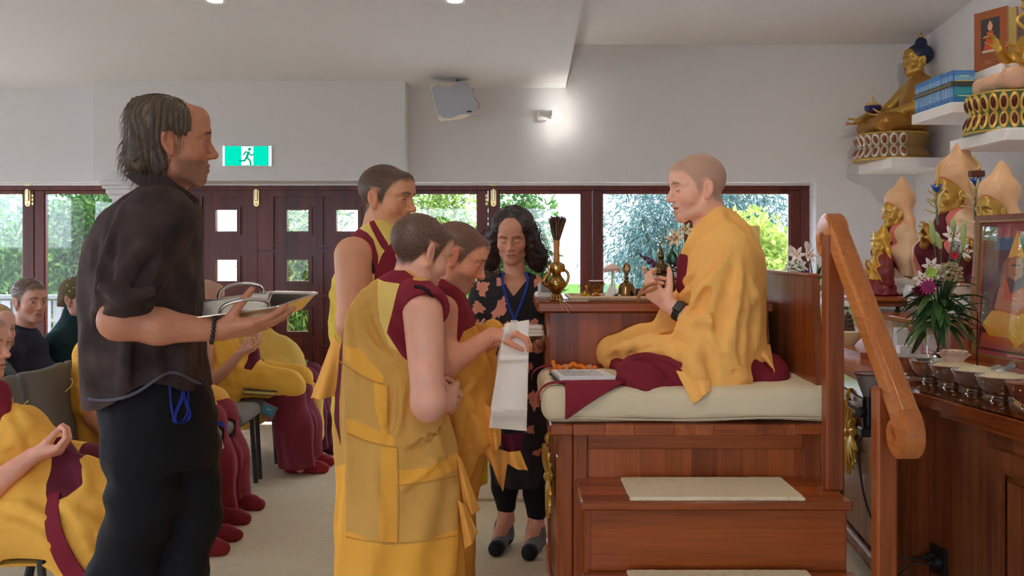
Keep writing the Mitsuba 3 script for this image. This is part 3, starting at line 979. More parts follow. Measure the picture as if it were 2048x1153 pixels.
# steps
RISE = 0.21
for i in range(3):
    yf, zt = 3.0 - 0.30 * i, 0.639 - RISE * i
    put('tread', box([0.208, yf, zt - 0.028], [1.022, yf + 0.30 + (0.0 if i else 0.015), zt], 0.005), 'm_wood_h', smooth=False, parent=k)
    put('riser', box([0.24, yf + 0.028, 0.0], [1.005, yf + 0.05, zt - 0.028], 0), 'm_wood_h', smooth=False, parent=k)
    for x0, x1 in ((0.226, 0.246), (0.995, 1.012)):
        put('stringer', box([x0, yf + 0.03, 0.0], [x1, yf + 0.32, zt - 0.028], 0.002), 'm_wood', smooth=False, parent=k)


def carpet_piece(x0, x1, y0, y1, z, label):
    rng = np.random.default_rng(int(y0 * 100))
    key = thing('step_carpet', label, 'carpet', 'carpet pieces on the throne steps')
    o = []
    for a, b, n in (((x0, y0), (x1, y0), 60), ((x1, y0), (x1, y1), 24), ((x1, y1), (x0, y1), 60), ((x0, y1), (x0, y0), 24)):
        t = np.linspace(0, 1, n, endpoint=False)[:, None]
        o.append(np.array(a) * (1 - t) + np.array(b) * t + rng.normal(0, 0.0009, (n, 2)))
    pg = Polygon(np.vstack(o))
    put('backing', move(extrude(pg.buffer(-0.002), 0.003), (0, 0, z)), 'm_matte', lin(150, 130, 100), smooth=False, parent=key)
    put('pile', move(cat(extrude(pg, 0.006), move(extrude(pg.buffer(-0.004), 0.003), (0, 0, 0.006))), (0, 0, z + 0.003)), 'm_carpet', smooth=False, parent=key, kind='stuff')


carpet_piece(px_x(1261, 3.0), px_x(1612, 3.0), 3.006, 3.275, 0.639, 'beige carpet piece on the uppermost throne step')
carpet_piece(px_x(1275, 2.73), px_x(1668, 2.73), 2.712, 2.985, 0.639 - RISE, 'beige carpet piece on the second throne step, cut by the lower picture edge')
carpet_piece(0.33, 0.88, 2.41, 2.68, 0.639 - 2 * RISE, 'beige carpet piece on the lowest throne step')


# handrail
def scroll(c, ax_a, ax_b, r0, turns, w, n=60):
    """A carved volute: a tapering bar wound in the plane of ax_a, ax_b."""
    t = np.linspace(0, 1, n)
    a = t * turns * 2 * np.pi
    r = r0 * (1 - 0.72 * t)
    path = c + (np.cos(a) * r)[:, None] * ax_a + (np.sin(a) * r)[:, None] * ax_b
    return tube(path, w * (1 - 0.45 * t), 12, up=np.cross(ax_a, ax_b))


k = thing('handrail', 'polished timber handrail with scrolled ends beside the throne steps', 'handrail')
rx = 1.045
p0, p1 = V(rx - 0.02, 3.17, 1.455), V(rx - 0.02, 2.605, 0.955)
put('newel_post', box([px_x(1648, 3.155), 3.128, 0.639], [px_x(1684, 3.155), 3.185, 1.44], 0.006), 'm_wood', smooth=False, parent=k)
put('newel_post', box([px_x(1748, 2.72), 2.692, 0.0], [px_x(1789, 2.72), 2.748, 1.02], 0.006), 'm_wood', smooth=False, parent=k)
sec = sbox(-0.030, -0.036, 0.030, 0.036).buffer(-0.016).buffer(0.016, quad_segs=5)
ring = np.array(sec.exterior.coords)[:-1]
d = unit(p1 - p0)
Rr = frame_of(d, [1, 0, 0])
m = extrude(sec, float(np.linalg.norm(p1 - p0)))
put('rail', move(m, p0, np.stack([Rr[:, 0], Rr[:, 1], Rr[:, 2]], 1)), 'm_rail', smooth=40, parent=k)
yv, zv = V(0, 1, 0), V(0, 0, 1)
xl = V(1, 0, 0)


def volute(path, rad):
    """A carved scroll in the upright plane of the rail: path of (y, z) with its half widths."""
    q = spline(np.array(path), 40)
    r = np.interp(np.linspace(0, 1, 40), np.linspace(0, 1, len(rad)), rad)
    sh = shapely.union_all([LineString([q[i], q[i + 1]]).buffer(float(r[i])) for i in range(39)]).simplify(0.0004)
    out = []
    for inset, w in ((0.0, 0.046), (0.004, 0.056), (0.009, 0.062)):
        m_ = extrude(sh.buffer(-inset), w)
        m_.apply_transform(np.array([[0, 0, 1, rx - 0.02 - w / 2], [1, 0, 0, 0], [0, 1, 0, 0], [0, 0, 0, 1.0]]))
        out.append(m_)
    return cat(out)


put('scroll', volute([(2.612, 0.958), (2.583, 0.930), (2.578, 0.897), (2.600, 0.876), (2.634, 0.880), (2.652, 0.905), (2.644, 0.926)], [0.034, 0.032, 0.028, 0.024, 0.021, 0.019, 0.021]), 'm_rail', smooth=40, parent=k)
put('scroll', volute([(3.165, 1.452), (3.205, 1.476), (3.245, 1.462), (3.262, 1.425), (3.243, 1.393), (3.215, 1.398)], [0.034, 0.034, 0.030, 0.026, 0.022, 0.022]), 'm_rail', smooth=40, parent=k)

# cushion
cu = Sdf()
cu.add(s_box(V(0.585, 3.575, 0.882), V(0.49, 0.292, 0.062), 0.045), 0)
cu.disp(lambda p: 0.006 * np.sin(p[:, 0] * 9 + 1) * np.cos(p[:, 1] * 7) + 0.004 * meshkit.noise(p * [10, 10, 20.0]))
cu.disp(lambda p: np.where(p[:, 2] < 0.84, 0.012 * np.clip((p[:, 0] - 0.6) / 0.3, 0, 1) * np.clip((1.02 - p[:, 0]) / 0.2, 0, 1), 0))
cq = P(1085, 790, 3.55)
for t in np.linspace(0, 1, 7):       # gathers at the near left corner
    cu.groove([V(0.098, 3.34 + 0.4 * t, 0.95), V(0.088, 3.33 + 0.41 * t, 0.90), V(0.10, 3.32 + 0.42 * t, 0.84)], 0.004, 0.012)
k = thing('seat_cushion', 'cream fabric seat cushion on the throne under the seated monk', 'cushion')
put('cover', net(cu, [0.05, 3.2, 0.79], [1.12, 3.92, 0.98], 0.012), 'm_cloth', lin(206, 192, 160), smooth=True, parent=k)
pp = np.array([(x, 3.29 - 0.0035, 0.838 + 0.004 * math.sin(x * 9)) for x in np.linspace(0.13, 1.04, 40)])
put('piping', tube(pp, 0.0028, 6), 'm_cloth', lin(196, 182, 150), smooth=True, parent=k)


# ---------------------------------------------------------------- gilt lotus carvings
def petal(L, w, t, curl=0.25, n=9):
    """A pointed petal lying along +x, bulging towards +z."""
    s = np.linspace(0, 1, n)
    wid = w * np.sin(np.pi * np.clip(s * 0.92 + 0.06, 0, 1)) ** 0.8 * (1 - 0.15 * s)
    wid[-1] = 0.001
    rows = []
    for a, b in zip(s, wid):
        zz = t * math.sin(math.pi * min(a * 0.9 + 0.1, 1)) + curl * L * a * a
        rows.append([(a * L, q * b / 2, zz - t * 0.9 * q * q) for q in np.linspace(-1, 1, 7)])
    g = np.array(rows)
    m = sheet(g, t * 0.35)
    return m


def lotus_emblem(key, origin, ax_u, ax_v, out, H):
    """Petals above, hanging leaves below, a bud on top."""
    R = lambda a: np.stack([math.cos(a) * ax_u + math.sin(a) * ax_v, -math.sin(a) * ax_u + math.cos(a) * ax_v, out], 1)
    gold = lin(222, 176, 74)
    for a, L, w, z in [(90, 0.36, 0.17, 0.02)] + [(90 + s * q, 0.36 - 0.0014 * q, 0.15, 0.014 - 0.0001 * q) for q in (26, 50, 74) for s in (-1, 1)]:
        put('petal', move(petal(L * H, w * H, 0.05 * H, 0.18), origin + out * z, R(math.radians(a)), 1), 'm_gilt', gold, smooth=True, parent=key)
    for a, L, w in [(-90, 0.46, 0.13)] + [(-90 + s * q, 0.42 - 0.001 * q, 0.12) for q in (22, 44, 68) for s in (-1, 1)]:
        put('leaf', move(petal(L * H, w * H, 0.045 * H, 0.10), origin + out * 0.012, R(math.radians(a)), 1), 'm_gilt', gold, smooth=True, parent=key)
    put('hub', move(trimesh.creation.icosphere(3, 0.06 * H), origin + out * 0.02), 'm_gilt', gold, smooth=True, parent=key)
    put('bud', move(petal(0.13 * H, 0.08 * H, 0.04 * H, 0.0), origin + ax_v * 0.36 * H + out * 0.02, R(math.pi / 2)), 'm_gilt', gold, smooth=True, parent=key)


k = thing('lotus_carving', 'gilt carved lotus on the left side of the throne', 'carving')
lotus_emblem(k, V(0.158, 3.77, 0.54), V(0, 1, 0), zv, V(-1, 0, 0), 0.34)

# ---------------------------------------------------------------- the altar
AZ = 0.83
front = [(2.3, 6.9), (1.95, 6.5), (1.72, 6.0), (1.60, 5.4), (1.53, 4.9), (1.507, 4.59), (1.456, 4.11), (1.445, 3.97), (1.50, 3.93), (1.575, 3.95), (1.615, 3.6), (1.658, 3.245), (1.70, 2.8), (1.76, 2.3)]
k = AL = thing('altar', 'long bowed timber altar counter along the right wall with raised tiers', 'altar')
plan = Polygon(front + [(RX - 0.005, 2.3), (RX - 0.005, 6.9)])
top = plan.buffer(0)
put('counter_top', move(extrude(top, 0.042), (0, 0, AZ - 0.042)), 'm_wood_d', smooth=False, parent=k)
put('edge_moulding', move(extrude(top.buffer(-0.012).difference(top.buffer(-0.05)), 0.022), (0, 0, AZ - 0.064)), 'm_wood_d', smooth=False, parent=k)
fr = np.array(front)
# the front is built of upright boards, each its own piece
inset = np.array(top.buffer(-0.055, join_style=2).exterior.coords)
ls = LineString(front).parallel_offset(0.05, 'left') if False else LineString(front)
seg = np.r_[0, np.cumsum(np.linalg.norm(np.diff(fr, axis=0), axis=1))]
pos = np.arange(0, seg[-1] - 0.09, 0.092)


def along(s):
    q = np.array([np.interp(s, seg, fr[:, 0]), np.interp(s, seg, fr[:, 1])])
    e = np.array([np.interp(s + 0.01, seg, fr[:, 0]) - np.interp(s - 0.01, seg, fr[:, 0]), np.interp(s + 0.01, seg, fr[:, 1]) - np.interp(s - 0.01, seg, fr[:, 1])])
    e = e / np.linalg.norm(e)
    nrm = np.array([-e[1], e[0]])           # towards the wall
    if nrm[0] < 0:
        nrm = -nrm
    return q, e, nrm


for i, s in enumerate(pos):
    qa, ea, na = along(s)
    qb, eb, nb = along(s + 0.0905)
    j = 0.0012 * (i % 3)
    a, b = qa + na * (0.045 + j), qb + nb * (0.045 + j)
    m = hull([(*q, z) for q in (a, b, a + na * 0.03, b + nb * 0.03) for z in (0.07, AZ - 0.06)])
    put('front_board', m, 'm_altar', smooth=False, parent=k)
kick = [along(s)[0] + along(s)[2] * 0.075 for s in np.linspace(0, seg[-1] - 0.02, 50)]
put('plinth', cat([hull([(*q, z) for q in (a, b, a + [0.02, 0], b + [0.02, 0]) for z in (0.0, 0.075)]) for a, b in zip(kick[:-1], kick[1:])]), 'm_altar', smooth=False, parent=k)


def face_panel(s0, s1, z0, z1, wf=0.05, proud=0.016):
    """A raised frame with a moulded inner edge on the altar front."""
    q0, e0, n0 = along(s0)
    q1 = along(s1)[0]
    e = (q1 - q0) / np.linalg.norm(q1 - q0)
    n = np.array([-e[1], e[0]])
    n = n if n[0] > 0 else -n
    L = np.linalg.norm(q1 - q0)
    o = q0 + n * 0.034
    pg = sbox(0, z0, L, z1)
    for poly, t in ((pg.difference(pg.buffer(-wf, join_style=2)), proud), (pg.buffer(-wf, join_style=2).difference(pg.buffer(-wf - 0.015, join_style=2)), proud * 0.5), (pg.buffer(-wf - 0.04, join_style=2), proud * 0.45)):
        m = extrude(poly, t)
        M = np.eye(4)
        M[:3, 0], M[:3, 1], M[:3, 2], M[:3, 3] = [*e, 0], [0, 0, 1], [-n[0], -n[1], 0], [*o, 0]
        m.apply_transform(M)
        put('panel_frame', m, 'm_altar', smooth=False, parent=k)


def s_at(Y):
    t = np.linspace(0, seg[-1], 4000)
    return float(t[np.argmin(np.abs(np.interp(t, seg, fr[:, 1]) - Y))])


face_panel(s_at(4.72), s_at(4.05), 0.085, AZ - 0.075, 0.035)
face_panel(s_at(3.47), s_at(2.80), 0.085, AZ - 0.12, 0.06)
k2 = thing('lotus_carving', 'gilt carved lotus on the altar front between the handrail posts', 'carving')
q, e, n = along(s_at(4.44))
lotus_emblem(k2, V(*(q + n * 0.024), 0.60 - 0.02), V(e[0], e[1], 0) * -1, zv, V(-n[0], -n[1], 0), 0.40)
# raised tiers
put('tier_riser', box([2.19, 5.15, AZ], [RX - 0.01, 6.85, 0.985], 0), 'm_wood', smooth=False, parent=k)
put('tier_top', box([2.165, 5.12, 0.985], [RX - 0.01, 6.88, 1.012], 0.005), 'm_wood_d', smooth=False, parent=k)
put('low_tier', hull([(x, y, z) for x, y in ((1.79, 5.15), (2.18, 5.15), (2.18, 6.75), (2.05, 6.6), (1.80, 6.05)) for z in (AZ, AZ + 0.03)]), 'm_wood_d', smooth=False, parent=k)
put('tier_bracket', box([2.14, 5.20, 0.955], [2.19, 5.45, 0.985], 0.006), 'm_wood_d', smooth=False, parent=k)
gl = Polygon([(1.60, 4.10), (1.605, 3.95), (1.635, 3.6), (1.685, 3.2), (1.74, 2.75), (2.28, 2.75), (2.28, 4.45), (1.9, 4.5)])
put('glass_sheet', move(extrude(gl, 0.006), (0, 0, AZ + 0.0005)), 'm_solidglass', smooth=False, parent=k)
k = thing('statue_stand', 'low dark timber stand under the small gilt statue', 'stand')
put('board', box([2.10, 6.0, 1.075], [2.62, 6.72, 1.098], 0.006), 'm_wood_h', smooth=False, parent=k)
put('apron', box([2.12, 6.03, 1.045], [2.60, 6.70, 1.075], 0.004), 'm_wood_h', smooth=False, parent=k)
for x in (2.14, 2.56):
    for y in (6.06, 6.66):
        put('foot', box([x - 0.015, y - 0.015, 1.012], [x + 0.015, y + 0.015, 1.047], 0.004), 'm_satin', lin(40, 30, 26), smooth=False, parent=k)

# ---------------------------------------------------------------- white wall shelves
for i, (y0, y1, zt, th, lb) in enumerate(((7.03, BY, px_z(315, 7.03), 0.072, 'white floating shelf carrying the blue haired gilt buddha'), (6.07, 6.67, px_z(204, 6.07), 0.066, 'white floating shelf carrying the row of blue books'),
                                          (5.40, 6.09, px_z(255, 5.40), 0.068, 'white floating shelf at the right edge carrying the second statue'), (5.9, 6.62, 2.49, 0.06, 'uppermost white floating shelf carrying the brown book'))):
    x0 = 2.66 if i < 3 else 2.88
    put('wall_shelf', box([x0, y0, zt - th], [RX, y1, zt], 0.003), 'm_satin', lin(236, 234, 232), smooth=False, label=lb, cat='shelf', group='white wall shelves')

# ---------------------------------------------------------------- rows of upholstered chairs
def chair_parts():
    grey, dark = lin(112, 107, 100), lin(34, 33, 34)
    seat = Sdf().add(s_box(V(0.02, 0, 0.44), V(0.235, 0.225, 0.042), 0.038), 0).disp(lambda p: -0.008 * np.cos(p[:, 1] * 6) * (p[:, 2] > 0.42))
    back = Sdf()
    tilt = rot([0, 1, 0], -0.20)
    back.add(s_box(V(-0.275, 0, 0.66), V(0.026, 0.215, 0.225), 0.025, tilt), 0)
    back.disp(lambda p: 0.9 * np.maximum(np.abs(p[:, 1]) - 0.15, 0) ** 2 + 0.012 * np.cos(p[:, 1] * 7))
    out = [('seat', ply_of(net(seat, [-0.25, -0.26, 0.37], [0.30, 0.26, 0.50], 0.011), 'm_cloth', grey, True)),
           ('seat_base', ply_of(box([-0.2, -0.2, 0.385], [0.22, 0.2, 0.41], 0.004), 'm_satin', dark, False)),
           ('backrest', ply_of(net(back, [-0.40, -0.25, 0.40], [-0.18, 0.25, 0.92], 0.011), 'm_cloth', grey, True))]
    for s in (-1, 1):
        out.append(('leg', ply_of(tube([(0.20, s * 0.205, 0.40), (0.225, s * 0.215, 0.0)], 0.014, 10), 'm_satin', dark)))
        out.append(('leg', ply_of(tube(spline([(-0.33, s * 0.19, 0.75), (-0.245, s * 0.20, 0.45), (-0.22, s * 0.205, 0.38), (-0.27, s * 0.21, 0.0)], 14), 0.013, 10), 'm_satin', dark)))
    return out


CHAIR = chair_parts()


def chair_void(S, y, x=-1.75):
    """Keeps a sitter out of the chair's seat and back."""
    S.sub(s_box(V(x + 0.02, y, 0.425), V(0.242, 0.24, 0.064), 0.03), 0.01)
    S.sub(s_box(V(x - 0.275, y, 0.66), V(0.034, 0.23, 0.24), 0.02, rot([0, 1, 0], -0.20)), 0.01)
    return S

chair_rows = [(-1.75, 3.50, 'grey chair under the nearest seated nun at the lower left corner'), (-1.75, 3.95, 'empty grey chair next to the nearest seated nun'), (-1.75, 4.84, 'grey chair hidden behind the waist of the man with the tray'),
              (-1.75, 4.40, 'empty grey chair with a gold cord on its back, left of the man'),
              (-1.75, 5.29, 'grey chair behind the legs of the man with the tray'), (-1.75, 5.75, 'empty grey chair with a magazine on its seat'), (-1.75, 6.28, 'grey chair under the shaved headed seated monk'), (-1.75, 6.82, 'grey chair of the first row nearest the doors'),
              (-2.62, 5.05, 'second row grey chair under the blond seated person'), (-2.62, 5.55, 'second row grey chair under the woman in navy'), (-2.62, 6.02, 'second row grey chair under the person with the olive headscarf')]
for x, y, lb in chair_rows:
    k = thing('upholstered_chair', lb, 'chair', 'grey upholstered chairs in rows')
    for n_, d_ in CHAIR:
        put(n_, {**d_, 'to_world': T().translate([x, y, 0])}, None, parent=k)
# gold cord tied along the chair backs
for (y0, y1, z), lb in (((3.78, 4.12, 0.72), 'thin gold cord tied across the nearer visible chair back'), ((4.45, 4.52, 0.76), 'thin gold cord tied across the farther empty chair back')):
    pth = spline([V(-1.985, y0, z), V(-1.968, (y0 + y1) / 2, z + 0.03), V(-1.99, y1, z + 0.05)], 12)
    put('gold_cord', tube(pth, 0.003, 6), 'm_satin', lin(206, 176, 96), smooth=True, label=lb, cat='cord')
k = thing('magazine', 'folded printed leaflet lying on the empty chair seat', 'leaflet')
z = 0.487
put('pages', box([-1.78, 5.56, z], [-1.60, 5.78, z + 0.006], 0.001), 'm_matte', lin(226, 220, 206), smooth=False, parent=k)
ring_ = Point(0, 0).buffer(0.05).difference(Point(0, 0).buffer(0.034)).union(Point(0, 0).buffer(0.018))
put('printed_emblem', move(extrude(ring_, 0.0008), (-1.69, 5.67, z + 0.006)), 'm_matte', lin(176, 120, 60), smooth=False, parent=k)
# ---------------------------------------------------------------- people: heads, hands, bodies
def head_field(nose=1.0, jaw=1.0, chin=1.0, full=1.0, brow=1.0, lids=1.0, mouth=0.0, ear=1.0, crown=1.0, noselen=0.95):
    """A head in its own frame: x sideways, y forward, z up, origin between the ears at eye height, 0.235 m from chin to crown."""
    S = Sdf()
    S.ell([0, -0.012, 0.036], [0.076, 0.098, 0.083 * crown], k=0)
    S.ell([0, 0.022, 0.005], [0.066, 0.068, 0.085], k=0.02)
    S.ell([0.0, 0.035, -0.045], [0.052 * full, 0.052, 0.062], k=0.02)
    S.chain([[0.056 * jaw, -0.008, -0.045], [0.050 * jaw, 0.012, -0.078], [0.014, 0.068, -0.098 * chin]], [0.018, 0.017, 0.018], 0.02)
    S.ell([0, 0.074, -0.096 * chin], [0.022, 0.018, 0.020], k=0.018)
    S.ell([0.040 * full, 0.050, -0.030], [0.026, 0.030, 0.026], k=0.022)
    S.ell([0, 0.068, -0.062], [0.030, 0.026, 0.028], k=0.02)
    S.chain([[0.008, 0.088, 0.020], [0.030, 0.084, 0.026], [0.052, 0.064, 0.020]], [0.010 * brow, 0.010 * brow, 0.008], 0.014)
    S.ell([0, 0.070, 0.060], [0.050, 0.026, 0.035], k=0.03)
    S.sub(s_ell([0.032, 0.100, 0.002], [0.018, 0.016, 0.011]), 0.012)
    S.ell([0.032, 0.0755, 0.000], [0.0145, 0.0125, 0.0125], k=0.004)                     # the ball under its lids
    if lids > 0.5:
        S.chain([[0.020, 0.0868, -0.003], [0.032, 0.0895, -0.0055], [0.044, 0.0825, -0.003]], [0.0022, 0.0024, 0.002], 0.003)
    S.chain([[0, 0.091, 0.014], [0, 0.1055 * noselen, -0.014], [0, 0.1165 * noselen, -0.030]], [0.0075 * nose, 0.0085 * nose, 0.0115 * nose], 0.010)
    S.ell([0.0125 * nose, 0.101 * noselen, -0.036], [0.0085 * nose, 0.012, 0.0085], k=0.006)
    S.sub(s_cone([0.0065, 0.110 * noselen, -0.046], [0.0075, 0.100 * noselen, -0.038], 0.0034, 0.003), 0.004)
    S.chain([[0, 0.0955, -0.0605], [0.012, 0.0935, -0.0610], [0.024, 0.0845, -0.0655]], [0.0052, 0.005, 0.003], 0.005)
    S.chain([[0, 0.0945, -0.0735 - 0.006 * mouth], [0.012, 0.0915, -0.0725 - 0.005 * mouth], [0.023, 0.084, -0.068]], [0.0060, 0.0058, 0.003], 0.005)
    S.groove([[0, 0.1015, -0.0668 - 0.002 * mouth], [0.013, 0.0985, -0.0665 - 0.002 * mouth], [0.026, 0.0885, -0.0665]], 0.0024 + 0.004 * mouth, 0.003)
    S.groove([[0.020, 0.0985, -0.040], [0.032, 0.083, -0.060]], 0.0022, 0.010)
    # ear
    Re = rot([0, 0, 1], 0.35) @ rot([1, 0, 0], 0.2)
    S.ell([0.0790, -0.012, -0.006], np.array([0.0075, 0.0185, 0.0320]) * ear, Re, 0.006)
    S.ell([0.0775, -0.004, -0.034], np.array([0.007, 0.0095, 0.0115]) * ear, Re, 0.006)
    S.sub(s_ell([0.0872, -0.0075, -0.002], np.array([0.0065, 0.0105, 0.0205]) * ear, Re), 0.004)

    def fn(q):
        q = q.copy()
        q[:, 0] = np.abs(q[:, 0])
        return S(q)
    return fn


HAIRLINE = ([-0.13, -0.085, -0.06, -0.036, -0.028, 0.004, 0.012, 0.022, 0.030, 0.050, 0.072, 0.13],
            [-0.062, -0.062, -0.062, -0.05, -0.012, -0.008, -0.022, -0.020, 0.012, 0.048, 0.064, 0.076])


def head_colors(q, base, hair=None, stubble=0.6, lips=(168, 92, 84), browc=(74, 54, 44), beard=None, eye=0.0, gaze=0.0, flush=0.35, hairline=HAIRLINE, patch=None):
    """Colours of a head's vertices in its own frame."""
    x, y, z = np.abs(q[:, 0]), q[:, 1], q[:, 2]
    c = np.tile(lin(*base), (len(q), 1))

    def blend(col, m):
        nonlocal c
        c = c * (1 - m[:, None]) + np.asarray(col) * m[:, None]
    ss = lambda a, b, t: np.clip((t - a) / (b - a), 0, 1) ** 2 * (3 - 2 * np.clip((t - a) / (b - a), 0, 1))
    warm = lin(*base) * [1.10, 0.70, 0.62]
    g = np.exp(-((x - 0.044) / 0.020) ** 2 - ((z + 0.030) / 0.022) ** 2) * (y > 0.02) + 0.8 * np.exp(-(x / 0.013) ** 2 - ((z + 0.030) / 0.016) ** 2 - ((y - 0.112) / 0.02) ** 2)
    g = g + 0.7 * ss(0.072, 0.080, x) * (z < 0.03) * (y < 0.02)
    blend(warm, np.clip(g * flush, 0, 1))
    if beard is not None:
        m = ss(-0.040, -0.058, z) * ss(-0.01, 0.03, y) * (1 - np.exp(-(x / 0.022) ** 2 - ((z + 0.067) / 0.010) ** 2))
        m = np.maximum(m, np.exp(-(x / 0.024) ** 4 - ((z + 0.052) / 0.007) ** 2) * (y > 0.07))
        m = m * (0.75 + 0.5 * meshkit.noise(q * 300))
        blend(lin(*beard[:3]), np.clip(m * beard[3], 0, 1))
    m = np.exp(-(x / 0.021) ** 4 - ((z + 0.0672) / 0.0092) ** 2) * (y > 0.070)
    blend(lin(*lips), 0.75 * np.clip(m, 0, 1))
    m = np.exp(-((z + 0.0668) / 0.0022) ** 2) * (x < 0.022) * (y > 0.07)
    blend(lin(70, 34, 32), 0.8 * m)
    if browc is not None:
        zb = np.interp(x, [0.006, 0.02, 0.036, 0.052], [0.019, 0.0245, 0.0275, 0.021])
        m = np.exp(-((z - zb) / 0.0042) ** 2) * ss(0.007, 0.013, x) * ss(0.054, 0.046, x) * (y > 0.03)
        m = m * (0.7 + 0.6 * meshkit.noise(q * [500, 300, 160]))
        blend(lin(*browc), np.clip(0.9 * m, 0, 1))
    e = 1 - ((x - 0.032) / 0.0135) ** 2
    if eye > 0:
        m = (np.abs(z - 0.000) < 0.0055 * eye * np.maximum(e, 0)) * (y > 0.05) * (e > 0)
        blend(lin(176, 158, 148), m.astype(float))
        xs = q[:, 0] * np.sign(q[:, 0])
        iris = ((q[:, 0] - np.sign(q[:, 0]) * 0.032 - gaze) ** 2 + (z + 0.0005) ** 2 < 0.0052 ** 2) * m
        blend(lin(52, 46, 44), iris.astype(float))
    zl = 0.0055 * eye * np.maximum(e, 0) - (0.0045 * np.maximum(e, 0) if eye <= 0 else 0)
    m = np.exp(-((z - zl) / 0.0019) ** 2) * (e > 0) * (y > 0.05)
    blend(lin(48, 32, 28), 0.85 * m)
    if hair is not None:
        zl = np.interp(y, *hairline)
        n = meshkit.noise(q * 90)
        m = ss(-0.012, 0.014, z - zl + 0.008 * (n - 0.5)) * (x < 0.0815)
        m = m * (0.88 + 0.24 * meshkit.noise(q * 420))
        ear = ss(0.0735, 0.078, x) * (z < 0.034) * (z > -0.05) * (y > -0.036) * (y < 0.02)
        blend(lin(*hair), np.clip(m * stubble, 0, 1) * (1 - ear))
    if patch:
        c = patch(q, c)
    return np.clip(c, 0, 1)


